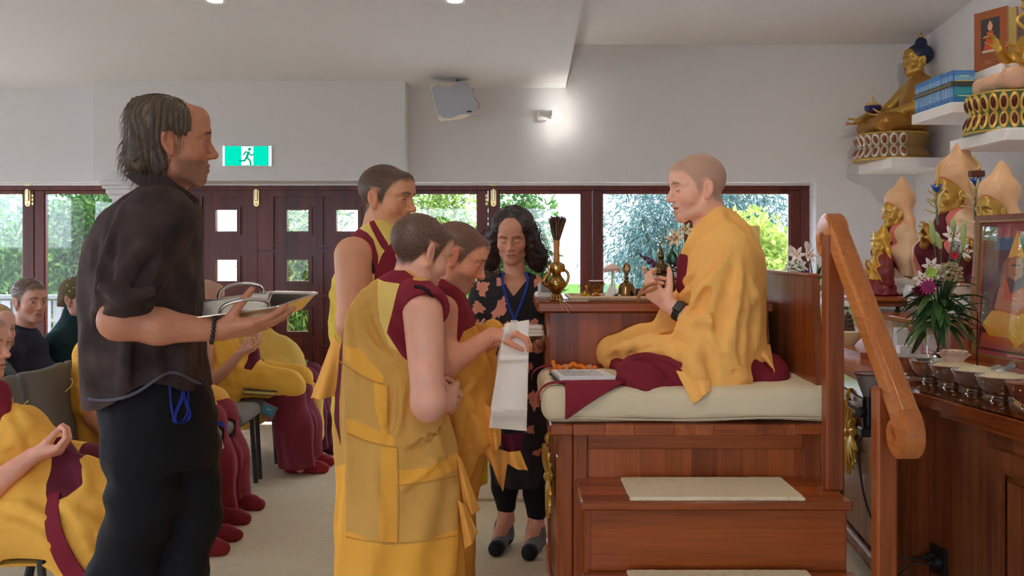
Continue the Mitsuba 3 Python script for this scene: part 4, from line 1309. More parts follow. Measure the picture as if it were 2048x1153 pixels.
class Fig:
    """A person's body: one continuous surface, finer at the head and the hands."""

    def __init__(self, skin=(214, 160, 132)):
        self.S, self.skin, self.heads, self.fine = Sdf(), skin, [], []

    def cone(self, a, b, ra, rb=None, k=0.025):
        self.S.cone(a, b, ra, rb, k)
        return self

    def chain(self, pts, rs, k=0.025):
        self.S.chain(pts, rs, k)
        return self

    def ell(self, c, r, R=None, k=0.03):
        self.S.ell(c, r, R, k)
        return self

    def head(self, c, fwd, up=(0, 0, 1), s=1.0, h=0.0024, shape=None, **look):
        fwd = unit(fwd)
        X = unit(np.cross(fwd, up))
        R = np.stack([X, fwd, np.cross(X, fwd)], 1)
        fn = s_xf(head_field(**(shape or {})), c, R, s)
        self.S.add(fn, 0.012 * s)
        self.heads.append((np.asarray(c, float), R, s, look))
        ext = np.abs(R) @ V(0.09, 0.125, 0.125) * s + 0.006
        self.fine.append((c - ext, c + ext, h * 1.14))
        self.HR, self.HC, self.HS = R, np.asarray(c, float), s
        return self

    def at_head(self, q):
        return self.HC + self.HR @ (np.asarray(q, float) * self.HS)

    def hand(self, wrist, dirv, palm, side=1, s=1.0, curl=(0.5, 0.55, 0.6, 0.65), spread=0.05, thumb=(0.75, 0.55, 0.35), tcurl=0.3, h=0.0024, custom=None):
        """A hand: dirv from wrist to knuckles, palm the way the palm faces, side +1 or -1 for the side of the thumb; curl per finger in radians per joint."""
        d = unit(dirv)
        n = unit(np.asarray(palm, float) - np.dot(palm, d) * d)
        t = side * np.cross(d, n)
        S = self.S
        o = [0.027, 0.009, -0.010, -0.027]
        kf = [0.088, 0.093, 0.088, 0.078]
        seg = [(0.042, 0.026, 0.021), (0.047, 0.030, 0.022), (0.043, 0.028, 0.022), (0.034, 0.021, 0.019)]
        rad = [0.0090, 0.0093, 0.0088, 0.0078]
        w = np.asarray(wrist, float)
        pts = [w]
        for i in range(4):
            kn = w + (d * kf[i] + t * o[i]) * s
            S.cone(w + (t * o[i] * 0.55 + d * 0.012) * s, kn, 0.0165 * s, 0.0115 * s, 0.012 * s)
        S.cone(w + (d * 0.03 + t * 0.012 + n * 0.006) * s, w + (d * 0.07 + t * 0.018 + n * 0.006) * s, 0.014 * s, 0.011 * s, 0.012 * s)
        for i in range(4):
            p = w + (d * kf[i] + t * o[i]) * s
            cu = (custom or {}).get(i, curl[i])
            cu = cu if isinstance(cu, (list, tuple)) else (cu, cu * 1.1, cu * 0.8)
            a, sp = 0.0, spread * (1.5 - i)
            for j in range(3):
                a += cu[j]
                f = (d * math.cos(sp) + t * math.sin(sp)) * math.cos(a) + n * math.sin(a)
                q = p + f * seg[i][j] * s
                S.cone(p, q, rad[i] * s * (1 - 0.08 * j), rad[i] * s * (0.93 - 0.09 * j), 0.0045 * s if j == 0 else 0.0025 * s)
                p = q
                pts.append(p)
        p = w + (d * 0.022 + t * 0.020 + n * 0.006) * s
        f = unit(d * thumb[0] + t * thumb[1] + n * thumb[2])
        L = (0.044, 0.034, 0.027)
        for j in range(3):
            q = p + f * L[j] * s
            S.cone(p, q, (0.0155, 0.0112, 0.0100)[j] * s, (0.0112, 0.0100, 0.0082)[j] * s, (0.014, 0.004, 0.003)[j] * s)
            pts.append(q)
            p = q
            f = unit(f * math.cos(tcurl) + unit(n * 0.5 + d * 0.3 - t * 0.6) * math.sin(tcurl))
        pts = np.array(pts)
        self.fine.append((pts.min(0) - 0.03 * s, pts.max(0) + 0.03 * s, h * 1.35))
        return self

    def mesh(self, h=0.009, extra=None):
        S = self.S
        pts = [(op[1].c - op[1].r, op[1].c + op[1].r) for op in S.ops if op[0] == 'u']
        lo, hi = np.min([p[0] for p in pts], 0) - 0.02, np.max([p[1] for p in pts], 0) + 0.02
        v, f = net(S, lo, hi, h)
        vs, fs, n = [], [], 0
        cen = v[f].mean(1)
        keep = np.ones(len(f), bool)
        for a, b, _ in self.fine:
            keep &= ~((cen > a + 1.2 * h) & (cen < b - 1.2 * h)).all(1)
        parts = [(v, f[keep])]
        for i, (a, b, hh) in enumerate(self.fine):
            s2 = S.near(a, b)
            v2, f2 = net(s2, a, b, hh)
            c2 = v2[f2].mean(1)
            k2 = np.ones(len(f2), bool)
            for a3, b3, _ in self.fine[:i]:
                k2 &= ~((c2 > a3 + 0.004) & (c2 < b3 - 0.004)).all(1)
            parts.append((v2, f2[k2]))
        for v2, f2 in parts:
            if not len(f2):
                continue
            u, inv = np.unique(f2, return_inverse=True)
            vs.append(v2[u])
            fs.append(inv.reshape(f2.shape) + n)
            n += len(u)
        v, f = np.vstack(vs), np.vstack(fs)
        c = np.tile(lin(*self.skin), (len(v), 1)) * (0.94 + 0.12 * meshkit.noise(v * 22)[:, None])
        c = c * (1 + np.array([0.05, -0.05, -0.05]) * (meshkit.noise(v * 45 + 9)[:, None] - 0.4))
        for hc, R, s, look in self.heads:
            q = (v - hc) @ R / s
            near = (np.abs(q) < [0.1, 0.14, 0.135]).all(1) & (q[:, 2] > -0.124 + 0.35 * np.maximum(0.02 - q[:, 1], -0.03) * 0)
            if near.any():
                hcol = head_colors(q[near], self.skin, **look)
                fade = np.clip((q[near][:, 2] + 0.118) / 0.012, 0, 1)[:, None]
                c[near] = c[near] * (1 - fade) + hcol * fade
        if extra:
            c = extra(v, c)
        return v, f, np.clip(c, 0, 1)

    def build(self, key, h=0.009, name='body', extra=None):
        v, f, c = self.mesh(h, extra)
        return put(name, (v, f), 'm_skin', c, True, parent=key)


def bounds(S, pad=0.02):
    pts = [(op[1].c - op[1].r, op[1].c + op[1].r) for op in S.ops if op[0] == 'u']
    return np.min([p[0] for p in pts], 0) - pad, np.max([p[1] for p in pts], 0) + pad


def cloth_mesh(S, h=0.007, lo=None, hi=None):
    a, b = bounds(S)
    if lo is not None:
        a = np.maximum(a, lo)
    if hi is not None:
        b = np.minimum(b, hi)
    return net(S, a, b, h * 1.14)


def tone(v, col, amt=0.10, f=14, seed=0):
    """A cloth colour with the slight unevenness of dye."""
    return np.clip(lin(*col) * (1 - amt / 2 + amt * meshkit.fbm(np.asarray(v) * f + seed, 3, seed)[:, None]), 0, 1)


def wear(key, name, m, col, bsdf='m_cloth', amt=0.12, seed=0, label=None):
    return put(name, m, bsdf, tone(m[0], col, amt, 14, seed), True, parent=key, label=label)


def xz_g(v, px_pts, Y, front=None):
    """Signed distance to a shape drawn in the upright plane at distance Y, negative inside; front keeps it to the near side of that distance."""
    q = np.array([P(u, w, Y) for u, w in px_pts])
    poly = Polygon(q[:, [0, 2]]).buffer(0)
    pt = shapely.points(v[:, 0], v[:, 2])
    d = shapely.distance(poly.boundary, pt)
    d = np.where(shapely.contains(poly, pt), -d, d)
    if front is not None:
        d = np.maximum(d, v[:, 1] - front)
    return d


def hair_strands(rng, roots, dirs, length, r, wav=0.01, n=7, grav=0.5, curl=0):
    out = []
    for p, d in zip(roots, dirs):
        L = length * rng.uniform(0.6, 1.2)
        t = np.linspace(0, 1, n)[:, None]
        side = unit(np.cross(d, rng.normal(0, 1, 3)))
        ph = rng.uniform(0, 6)
        path = p + d * L * t * (1 - 0.4 * t) + V(0, 0, -1) * grav * L * t ** 2 + side * wav * np.sin(ph + t * (5 + curl))
        out.append(tube(path, r * (1 - 0.75 * t[:, 0]), 4, cap=False))
    return cat(out)
# ---------------------------------------------------------------- the man with the tray
MY = 2.69
k = MAN = thing('person', 'standing man in a dark rolled sleeve shirt carrying a silver tray', 'person')
b = Fig((184, 122, 92))
fwd = unit([math.cos(0.36), math.sin(0.36), -0.02])
hc = P(343, 284, MY)
b.head(hc, fwd, (0, 0, 1), 1.0, 0.0021, shape=dict(nose=1.02, noselen=0.95, brow=1.15, jaw=1.02), hair=None, beard=(92, 76, 62, 0.55), browc=(60, 46, 38), eye=0.5, lips=(158, 92, 80))
b.cone(P(338, 320, MY), P(318, 405, MY), 0.058, 0.066, 0.02)
b.cone(P(305, 520, MY + 0.02), P(290, 760, MY), 0.12, 0.12)
sh, el, wr = P(316, 440, 2.52), P(236, 642, 2.46), P(436, 662, 2.53)
b.chain([sh, el], [0.055, 0.046]).chain([el, el * 0.6 + wr * 0.4 + V(0, 0, -0.004), wr], [0.046, 0.044, 0.026], 0.02)
b.hand(wr, V(0.95, 0.12, 0.10), V(-0.10, 0.45, 0.9), side=1, s=1.03, curl=(0.22, 0.20, 0.2, 0.24), spread=0.03, thumb=(0.72, 0.35, 0.75), tcurl=0.12, h=0.0022)
sh2, el2, wr2 = P(330, 440, 2.86), P(335, 630, 2.92), P(405, 640, 2.84)
b.chain([sh2, el2, wr2], [0.055, 0.045, 0.027])
b.hand(wr2, V(0.95, 0.05, 0.02), V(0, -0.35, 0.9), side=-1, s=0.95, curl=(0.15, 0.15, 0.2, 0.2), thumb=(0.9, 0.3, 0.1), h=0.004)
b.chain([P(270, 880, 2.62), P(258, 1060, 2.6), P(215, 1420, 2.62)], [0.07, 0.05, 0.04]).chain([P(355, 880, 2.75), P(385, 1040, 2.72), P(350, 1430, 2.7)], [0.07, 0.05, 0.04])
b.build(k, 0.009)

S = Sdf()
zz = [815, 780, 720, 640, 560, 500, 440, 405, 378]
L_ = [184, 176, 172, 170, 172, 182, 210, 245, 282]
R_ = [412, 413, 404, 400, 398, 398, 396, 390, 366]
z = np.array([px_z(v, MY) for v in zz])
xl_, xr_ = np.array([px_x(u, MY) for u in L_]), np.array([px_x(u, MY) for u in R_])


def fold_shirt(th, z):
    return 0.006 * np.sin(th * 7 + 14 * z + 2 * np.sin(9 * z)) * np.clip((1.35 - z) / 0.3, 0, 1)


S.add(s_column(z, (xl_ + xr_) / 2, (xr_ - xl_) / 2, MY, [0.185, 0.185, 0.185, 0.19, 0.2, 0.2, 0.19, 0.15, 0.09], fold_shirt), 0)
S.cone(sh + V(0.0, 0.02, 0), P(247, 597, 2.465), 0.088, 0.066, 0.05)
S.cone(P(330, 440, 2.86), P(350, 600, 2.93), 0.085, 0.065, 0.05)
base = Sdf()
base.ops = list(S.ops)
ridge(S, base, [[(300, 470), (262, 520), (232, 575)], [(330, 480), (305, 540), (285, 590)], [(214, 470), (200, 560), (188, 660)], [(245, 640), (250, 720), (240, 790)], [(305, 690), (315, 740), (300, 775)], [(360, 690), (365, 730), (352, 750)],
                [(395, 560), (380, 600), (392, 640)], [(250, 400), (230, 470), (205, 520)]], 1.9, 0.011, 0.5, 0.02)
ridge(S, base, [[(318, 505), (285, 560), (262, 600)], [(232, 470), (215, 560), (200, 640)], [(275, 690), (280, 740), (270, 780)]], 1.9, 0.012, 0.45, 0.02, groove=True)
# yoke seam, rolled cuff
S.chain([P(208, 575, 2.40), P(250, 598, 2.385), P(300, 585, 2.42)], [0.016, 0.02, 0.016], 0.012)
cf = P(252, 603, 2.462)
S.add(s_ell(cf, [0.068, 0.070, 0.030], frame_of(unit(P(247, 597, 2.465) - sh))), 0.01)
S.disp(wrinkle(0.0035, 20, 2, (1, 1, 0.6)))
hem = [(160, 300), (160, 795), (180, 803), (215, 806), (250, 800), (280, 787), (305, 770), (330, 754), (350, 750), (375, 760), (395, 772), (425, 779), (440, 300)]
m = cloth_mesh(S, 0.0062)
up_, _ = split(m, xz_g(m[0], hem, MY))
c = tone(up_[0], (56, 42, 39), 1.7, 17, 3)
shk = put('shirt', up_, 'm_cloth', c, True, parent=k)
# pale worn hem
gh = xz_g(up_[0], hem, MY)
edge, _ = split(up_, -(gh + 0.012)) if False else (None, None)
hp = [(178, 801), (215, 804), (250, 798), (280, 785), (305, 768), (330, 752), (350, 748), (375, 758), (393, 768), (402, 772)]
q, ok = cast(S, spline(np.array(hp, float), 60), 1.9)
put('hem', tube(q[ok] + V(0, -0.003, 0.004), 0.0042, 8), 'm_cloth', lin(84, 82, 92), True, parent=shk)
# collar
th = np.linspace(0, 2 * np.pi, 40)
cc = P(327, 378, MY)
t1, t2 = unit([0.82, 0.22, -0.62]), unit([-0.28, 0.96, 0.0])
pth = cc + np.cos(th)[:, None] * t1 * 0.092 + np.sin(th)[:, None] * t2 * 0.078
sd = unit(np.cross(t1, t2))
sd = sd if sd[2] > 0 else -sd
put('collar', ribbon(pth, 0.062, 0.006, sd[None] + (pth - cc) * -0.8), 'm_cloth', lin(60, 46, 44), True, parent=shk)
# trousers
S = Sdf()
z = np.array([px_z(v, MY) for v in (930, 880, 820, 760, 700)])
S.add(s_column(z, [px_x(328, MY), px_x(326, MY), px_x(312, MY), px_x(300, MY), px_x(290, MY)], [0.135, 0.142, 0.15, 0.145, 0.13], MY, [0.15, 0.165, 0.165, 0.155, 0.14]), 0)
S.chain([P(282, 900, 2.62), P(285, 1010, 2.6), P(243, 1150, 2.6), P(205, 1440, 2.62)], [0.095, 0.082, 0.076, 0.068], 0.03)
S.chain([P(365, 900, 2.74), P(388, 1020, 2.70), P(364, 1150, 2.68), P(345, 1450, 2.70)], [0.095, 0.068, 0.062, 0.062], 0.03)
S.disp(lambda p: 0.006 * np.sin(p[:, 2] * 60 + 6 * meshkit.noise(p * 7)) * np.exp(-((p[:, 2] - 0.70) / 0.13) ** 2))
S.disp(lambda p: 0.005 * np.sin(p[:, 2] * 42 + 10 * p[:, 0] + 7 * meshkit.noise(p * 6)) * np.clip(0.5 + 1.4 * (meshkit.noise(p * 4 + 3) - 0.5), 0, 1))
S.disp(wrinkle(0.005, 12, 4))
m = cloth_mesh(S, 0.008)
wear(k, 'trousers', m, (15, 14, 16), amt=0.4)
for u, y in ((205, 2.62), (345, 2.70)):
    ft = Sdf().chain([P(u, 1500, y), P(u, 1528, y), P(u, 1532, y) + V(0.17, 0.04, 0.0)], [0.045, 0.045, 0.034], 0.03)
    put('sock', cloth_mesh(ft, 0.012), 'm_cloth', lin(40, 40, 44), True, parent=k)
# hair: a mass of wavy strands around the back and the sides, thin on top
H = Sdf()
A_ = lambda *q: b.at_head(q)
Rh = b.HR
for s_ in (-1, 1):
    H.ell(A_(0.046 * s_, -0.040, 0.02), [0.040, 0.060, 0.085], Rh, 0.02)
    H.ell(A_(0.048 * s_, -0.066, -0.040), [0.034, 0.042, 0.050], Rh, 0.02)
    H.ell(A_(0.070 * s_, -0.030, -0.052), [0.016, 0.020, 0.040], Rh, 0.015)
    H.ell(A_(0.062 * s_, 0.018, 0.045), [0.020, 0.030, 0.042], Rh, 0.02)
H.ell(A_(0, -0.076, 0.0), [0.06, 0.042, 0.10], Rh, 0.03)
H.ell(A_(0, -0.028, 0.062), [0.074, 0.084, 0.064], Rh, 0.03)
H.ell(A_(0, -0.086, -0.050), [0.05, 0.032, 0.04], Rh, 0.02)
H.sub(s_ell(A_(0, 0.075, 0.03), [0.062, 0.045, 0.075], Rh), 0.012)
for s_ in (-1, 1):
    H.sub(s_ell(A_(0.088 * s_, -0.006, -0.010), [0.020, 0.022, 0.036], Rh), 0.008)


def strand_disp(p):
    q = (p - b.HC) @ b.HR
    a = np.arctan2(q[:, 0], -q[:, 1] + 0.02)
    n = meshkit.noise(q * [40, 40, 16])
    return 0.0030 * np.sin(a * 42 + 9 * n + q[:, 2] * 30) + 0.006 * (meshkit.noise(q * [30, 30, 18.0] + 4) - 0.5)


H.disp(strand_disp)
hm = cloth_mesh(H, 0.0032)
q = (hm[0] - b.HC) @ b.HR
a = np.arctan2(q[:, 0], -q[:, 1] + 0.02)
g = np.clip(0.5 + 0.6 * np.sin(a * 42 + 9 * meshkit.noise(q * [40, 40, 16]) + q[:, 2] * 30) * meshkit.noise(q * 25), 0, 1)[:, None]
hk = put('hair', hm, 'm_satin', lin(46, 35, 27) * (1 - g) + lin(104, 84, 66) * g, True, parent=k)
rng = np.random.default_rng(5)
pick = rng.integers(0, len(hm[0]), 800)
pick = pick[((hm[0][pick] - b.HC) @ b.HR)[:, 1] < 0.03]
root = hm[0][pick]
ql = (root - b.HC) @ b.HR
out = np.stack([ql[:, 0] * 0.25, np.minimum(ql[:, 1], 0) * 0.35 - 0.012, -0.075 - 0 * ql[:, 2]], 1)
out = (out / np.linalg.norm(out, axis=1, keepdims=True)) @ b.HR.T
put('hair_strand', hair_strands(rng, root - 0.001 * out, out, 0.048, 0.0008, 0.003, 7, 0.25), 'm_satin', lin(92, 74, 58), True, parent=k, kind='stuff')
# lanyard cord hanging from the waistband
for i, pts in enumerate(([(338, 760), (343, 800), (355, 842), (372, 835), (378, 790), (380, 770)], [(362, 770), (360, 810), (352, 845), (378, 838), (371, 800), (372, 775)])):
    q, ok = cast(S, spline(np.array(pts, float), 30), 1.9)
    put('lanyard', ribbon(q[ok] + V(0, -0.006, 0), 0.010 if i else 0.006, 0.002, (1, 0, 0)), 'm_cloth', lin(30, 44, 120), True, parent=k)
# bracelet of black beads
wd = unit(wr - el)
Rw = frame_of(wd)
wc = wr - wd * 0.012
aa = np.linspace(0, 2 * np.pi, 25)
bk = put('bracelet', tube(wc + 0.031 * (np.cos(aa)[:, None] * Rw[:, 0] + np.sin(aa)[:, None] * Rw[:, 1]), 0.0016, 5), 'm_satin', lin(30, 26, 26), True, parent=k)
for i in range(18):
    a = i / 18 * 2 * math.pi
    put('bead', move(trimesh.creation.icosphere(2, 0.0058), wc + (Rw[:, 0] * math.cos(a) + Rw[:, 1] * math.sin(a)) * 0.031), 'm_satin', lin(26, 24, 24), True, parent=bk)

# the tray
k = thing('serving_tray', 'oblong silver tray with two loop handles carried by the standing man', 'tray')
tc = P(502, 637, 2.66)
ax = unit([0.95, 0.28, 0.125])
wy = unit(np.cross([0, -0.13, 1.0], ax))
wy = wy if wy[1] > 0 else -wy
nz = unit(np.cross(ax, wy))
RT = np.stack([ax, wy, nz], 1)
o8 = Polygon([(-0.20, -0.06), (-0.155, -0.105), (0.060, -0.105), (0.170, 0.0), (0.060, 0.105), (-0.155, 0.105), (-0.20, 0.06)])


def ring_pts(poly, n=96):
    return np.array([poly.exterior.interpolate(t, normalized=True).coords[0] for t in np.linspace(0, 1, n, endpoint=False)])


lv = [(o8.buffer(-0.034), 0.004), (o8.buffer(-0.022), 0.010), (o8.buffer(-0.002), 0.040), (o8.buffer(0.012), 0.046), (o8.buffer(0.014), 0.043), (o8.buffer(0.0), 0.036), (o8.buffer(-0.024), 0.004), (o8.buffer(-0.036), 0.0)]
rg = [np.column_stack([ring_pts(pg), np.full(96, zz_)]) for pg, zz_ in lv]
n_ = 96
v = np.vstack(rg + [[[0, 0, 0.004]], [[0, 0, 0.0]]])
f = []
for i in range(len(rg) - 1):
    for j in range(n_):
        a_, b_ = i * n_ + j, i * n_ + (j + 1) % n_
        f += [[a_, b_ + n_, b_], [a_, a_ + n_, b_ + n_]]
N_ = len(rg) * n_
for j in range(n_):
    f += [[N_, j, (j + 1) % n_], [N_ + 1, N_ - n_ + (j + 1) % n_, N_ - n_ + j]]
dish = trimesh.Trimesh(v, f, process=False)
put('dish', move(dish, tc, RT), 'm_metal', lin(232, 230, 226), 35, parent=k)
for s_ in (-1, 1):
    hp = spline([(-0.075, s_ * 0.108, 0.044), (-0.068, s_ * 0.122, 0.062), (-0.04, s_ * 0.130, 0.073), (0.01, s_ * 0.130, 0.073), (0.038, s_ * 0.122, 0.062), (0.045, s_ * 0.108, 0.044)], 30)
    put('handle', move(tube(hp, 0.0046, 10), tc, RT), 'm_mirror', lin(214, 212, 206), True, parent=k)
# ---------------------------------------------------------------- the monk on the throne
FYm = 3.64
k = thing('person', 'shaved headed monk in yellow robes sitting cross legged on the throne', 'person')
b = Fig((230, 176, 150))
b.head(P(1395, 377, FYm), [-0.98, -0.16, -0.10], (0, 0, 1), 1.0, 0.0022, shape=dict(nose=1.05, mouth=0.7, chin=1.0, brow=1.1, lids=1.0, crown=1.07), hair=(140, 118, 102), stubble=0.55, browc=(120, 88, 66), beard=(170, 120, 98, 0.25), flush=0.45)
b.chain([P(1412, 410, FYm), P(1428, 470, FYm)], [0.060, 0.068], 0.02)
b.cone(P(1440, 520, FYm), P(1450, 720, FYm), 0.14, 0.15)
elb, wr = P(1425, 662, 3.42), P(1340, 612, 3.50)
b.chain([P(1455, 500, 3.46), elb, wr], [0.055, 0.045, 0.028])
b.hand(wr, V(-0.72, 0.12, 0.60), V(0.35, 0.75, 0.55), side=-1, s=1.0, curl=(0.65, 0.75, 0.8, 0.85), thumb=(0.55, 0.55, 0.6), tcurl=0.2, h=0.0022)
wr2 = P(1338, 612, 3.66)
b.chain([P(1455, 500, 3.82), P(1420, 660, 3.84), wr2], [0.055, 0.045, 0.028])
b.hand(wr2, V(-0.72, -0.25, 0.62), V(0.40, -0.75, 0.5), side=1, s=1.0, curl=(0.25, 0.7, 0.8, 0.85), thumb=(0.6, 0.55, 0.5), h=0.0024, custom={0: (0.15, 0.2, 0.2), 1: (0.9, 0.9, 0.6)})
b.build(k, 0.009)
# maroon skirt
S = Sdf()
S.chain([P(1470, 735, 3.52), P(1370, 752, 3.42), P(1283, 757, 3.39)], [0.10, 0.085, 0.078], 0.03)
S.cone(P(1283, 757, 3.39), P(1360, 775, 3.55), 0.076, 0.055, 0.03)
S.ell(P(1520, 745, 3.60), [0.10, 0.16, 0.075], k=0.03)
S.cone(P(1440, 720, 3.78), P(1240, 720, 3.82), 0.10, 0.065, 0.03)
S.cone(P(1330, 770, 3.40), P(1395, 780, 3.42), 0.045, 0.04, 0.03)
S.add(s_box(V(0.62, 3.62, 0.962), V(0.24, 0.17, 0.02), 0.018), 0.03)
base = Sdf(); base.ops = list(S.ops)
ridge(S, base, [[(1250, 730), (1300, 740), (1360, 790)], [(1240, 750), (1280, 770), (1320, 800)], [(1300, 720), (1350, 740), (1400, 780)], [(1232, 765), (1262, 785), (1300, 800)]], 2.9, 0.012, 0.5, 0.02)
S.disp(wrinkle(0.004, 11, 1))
m = cloth_mesh(S, 0.007)
wear(k, 'skirt', m, (118, 32, 44))
for nm, pts in (('waistband', [(1258, 722), (1300, 716), (1345, 728), (1384, 748)]),):
    q, ok = cast(base, spline(np.array(pts, float), 24), 2.9)
    put('hem_band', ribbon(q[ok] + V(0, -0.012, 0.002), 0.034, 0.003, unit([0, -0.5, 0.8])), 'm_cloth', lin(132, 46, 54), True, parent=k)
# under shirt at the chest
S = Sdf()
S.chain([P(1402, 476, 3.62), P(1380, 525, 3.60), P(1376, 570, 3.58)], [0.032, 0.04, 0.045], 0.03)
wear(k, 'undershirt', cloth_mesh(S, 0.008), (110, 28, 40))
# yellow robe
S = Sdf()
vv = [800, 760, 700, 650, 600, 560, 520, 485, 455, 432, 416]
L_ = [1400, 1350, 1338, 1345, 1352, 1358, 1366, 1374, 1390, 1414, 1432]
R_ = [1520, 1540, 1537, 1533, 1528, 1525, 1521, 1510, 1492, 1466, 1440]
z = np.array([px_z(v, FYm) for v in vv])
xa, xb = np.array([px_x(u, FYm) for u in L_]), np.array([px_x(u, FYm) for u in R_])
S.add(s_column(z, (xa + xb) / 2, (xb - xa) / 2, FYm, [0.17, 0.21, 0.22, 0.225, 0.23, 0.235, 0.225, 0.19, 0.13, 0.085, 0.05], lambda t, z: 0.008 * np.sin(5 * t + 9 * z)), 0)
S.chain([P(1462, 505, 3.47), P(1445, 600, 3.42), P(1430, 665, 3.405)], [0.085, 0.095, 0.09], 0.04)
S.cone(P(1430, 660, 3.40), P(1386, 652, 3.44), 0.085, 0.055, 0.03)
S.chain([P(1440, 690, 3.40), P(1450, 750, 3.42)], [0.09, 0.075], 0.04)
S.chain([P(1228, 706, 3.82), P(1290, 695, 3.74), P(1400, 690, 3.66)], [0.066, 0.08, 0.10], 0.04)
S.chain([P(1262, 700, 3.56), P(1330, 715, 3.45), P(1392, 742, 3.40), P(1440, 752, 3.41)], [0.035, 0.062, 0.088, 0.085], 0.05)
S.chain([P(1380, 620, 3.85), P(1345, 640, 3.75)], [0.09, 0.06], 0.04)
base = Sdf(); base.ops = list(S.ops)
ridge(S, base, [([(1384, 480), (1408, 452), (1440, 428), (1480, 446), (1500, 470)], 0.017), ([(1374, 506), (1400, 474), (1440, 452), (1490, 474)], 0.016),
                ([(1368, 540), (1375, 500), (1398, 474)], 0.012), ([(1455, 500), (1435, 545), (1405, 590), (1385, 625)], 0.022), ([(1480, 520), (1465, 590), (1430, 650)], 0.02),
                [(1350, 575), (1375, 560), (1400, 520)], [(1345, 600), (1372, 590), (1395, 560)], ([(1390, 650), (1420, 640), (1440, 655), (1440, 690)], 0.02), ([(1400, 680), (1385, 720), (1400, 770)], 0.018),
                ([(1500, 560), (1510, 640), (1500, 720)], 0.02), ([(1205, 712), (1260, 690), (1330, 668), (1370, 650)], 0.014), ([(1230, 735), (1290, 712), (1340, 690)], 0.012), ([(1340, 660), (1370, 665), (1395, 690)], 0.014),
                ([(1450, 680), (1470, 730), (1500, 760)], 0.016), ([(1360, 700), (1390, 735), (1425, 760)], 0.014)], 2.9, 0.013, 0.35, 0.028)
ridge(S, base, [([(1470, 540), (1450, 620), (1442, 690)], 0.030), ([(1445, 500), (1425, 540), (1400, 570)], 0.018), ([(1425, 560), (1400, 610), (1380, 640)], 0.012), ([(1415, 690), (1425, 740), (1430, 775)], 0.014), ([(1490, 600), (1485, 680), (1470, 745)], 0.014),
                ([(1220, 722), (1280, 702), (1340, 680)], 0.008), ([(1385, 560), (1375, 610), (1350, 640)], 0.012)], 2.9, 0.012, 0.4, 0.022, groove=True)
S.disp(wrinkle(0.0035, 9, 6, (1, 1, 0.7)))
m = cloth_mesh(S, 0.006)
outline = [(1185, 640), (1186, 722), (1200, 738), (1225, 748), (1248, 728), (1275, 714), (1305, 716), (1338, 728), (1358, 752), (1372, 782), (1386, 806), (1398, 792), (1420, 780), (1460, 776), (1500, 770), (1530, 752), (1548, 735), (1560, 640), (1540, 380), (1330, 380)]
m, _ = split(m, np.where(m[0][:, 1] > 3.62, -1.0, xz_g(m[0], outline, 3.42)))
wear(k, 'robe', m, (238, 180, 98), seed=2)


def tail(parent, pts, Y, col, name='robe_corner', bulge=0.02, n=10, thick=0.003, lean=None):
    """A hanging corner of cloth through four outline points (top left, top right, bottom right, bottom left)."""
    a, b_, c_, d_ = [P(u, v, y) for (u, v), y in zip(pts, Y if isinstance(Y, (list, tuple)) else [Y] * 4)]
    g = bez(a, b_, c_, d_, n, n)
    s_, t_ = np.meshgrid(np.linspace(0, 1, n), np.linspace(0, 1, n), indexing='ij')
    g[:, :, 1] += -bulge * np.sin(np.pi * t_) * (0.4 + s_) + 0.5 * bulge * np.sin(3 * np.pi * t_) * s_
    mm = sheet(g, thick)
    return put(name, mm, 'm_cloth', tone(mm.vertices, col), True, parent=parent)


tail(k, [(1352, 742), (1405, 750), (1412, 788), (1385, 809)], [3.318, 3.312, 3.28, 3.272], (236, 176, 94), bulge=0.008)
tail(k, [(1390, 748), (1416, 748), (1421, 782), (1398, 796)], [3.306, 3.312, 3.285, 3.276], (238, 180, 98), bulge=0.008)
tail(k, [(1500, 690), (1540, 690), (1549, 746), (1538, 730)], [3.46, 3.5, 3.44, 3.44], (236, 176, 94))
# watch and prayer beads
d_ = unit(wr - elb)
Rw = frame_of(d_)
wc = wr - d_ * 0.040
pth = wc + 0.0345 * (np.cos(np.linspace(0, 2 * np.pi, 30))[:, None] * Rw[:, 0] + np.sin(np.linspace(0, 2 * np.pi, 30))[:, None] * Rw[:, 1])
wk = put('watch', ribbon(pth, 0.024, 0.004, d_), 'm_satin', lin(30, 30, 32), True, parent=k)
fdir = unit(V(0.0, -1.0, 0.35) - np.dot(V(0.0, -1.0, 0.35), d_) * d_)
put('case', move(box([-0.016, -0.02, -0.003], [0.016, 0.02, 0.008], 0.004), wc + fdir * 0.035, np.stack([d_, np.cross(fdir, d_), fdir], 1)), 'm_satin', lin(24, 26, 30), False, parent=wk)
bead_path = spline([P(1312, 576, 3.44), P(1296, 583, 3.44), P(1280, 590, 3.46), P(1276, 600, 3.5), P(1280, 586, 3.52), P(1296, 572, 3.5), P(1312, 568, 3.46)], 30)
bk = put('prayer_beads', tube(bead_path, 0.0014, 5), 'm_satin', lin(120, 70, 40), True, parent=k)
for q in bead_path:
    put('bead', move(trimesh.creation.icosphere(2, 0.0064), q), 'm_satin', lin(166, 104, 58), True, parent=bk)
# ---------------------------------------------------------------- the three standing in yellow robes
YEL, YEL2, OLV, MAR, DMAR = (226, 162, 62), (228, 178, 92), (202, 152, 76), (122, 32, 46), (88, 26, 40)


def col_sdf(Y, vv, L_, R_, ry, fold=None, dx=0.0):
    z = np.array([px_z(v, Y) for v in vv][::-1])
    a, c = np.array([px_x(u, Y) for u in L_][::-1]) + dx, np.array([px_x(u, Y) for u in R_][::-1]) + dx
    return s_column(z, (a + c) / 2, (c - a) / 2, Y, np.asarray(ry, float)[::-1] if np.ndim(ry) else ry, fold)


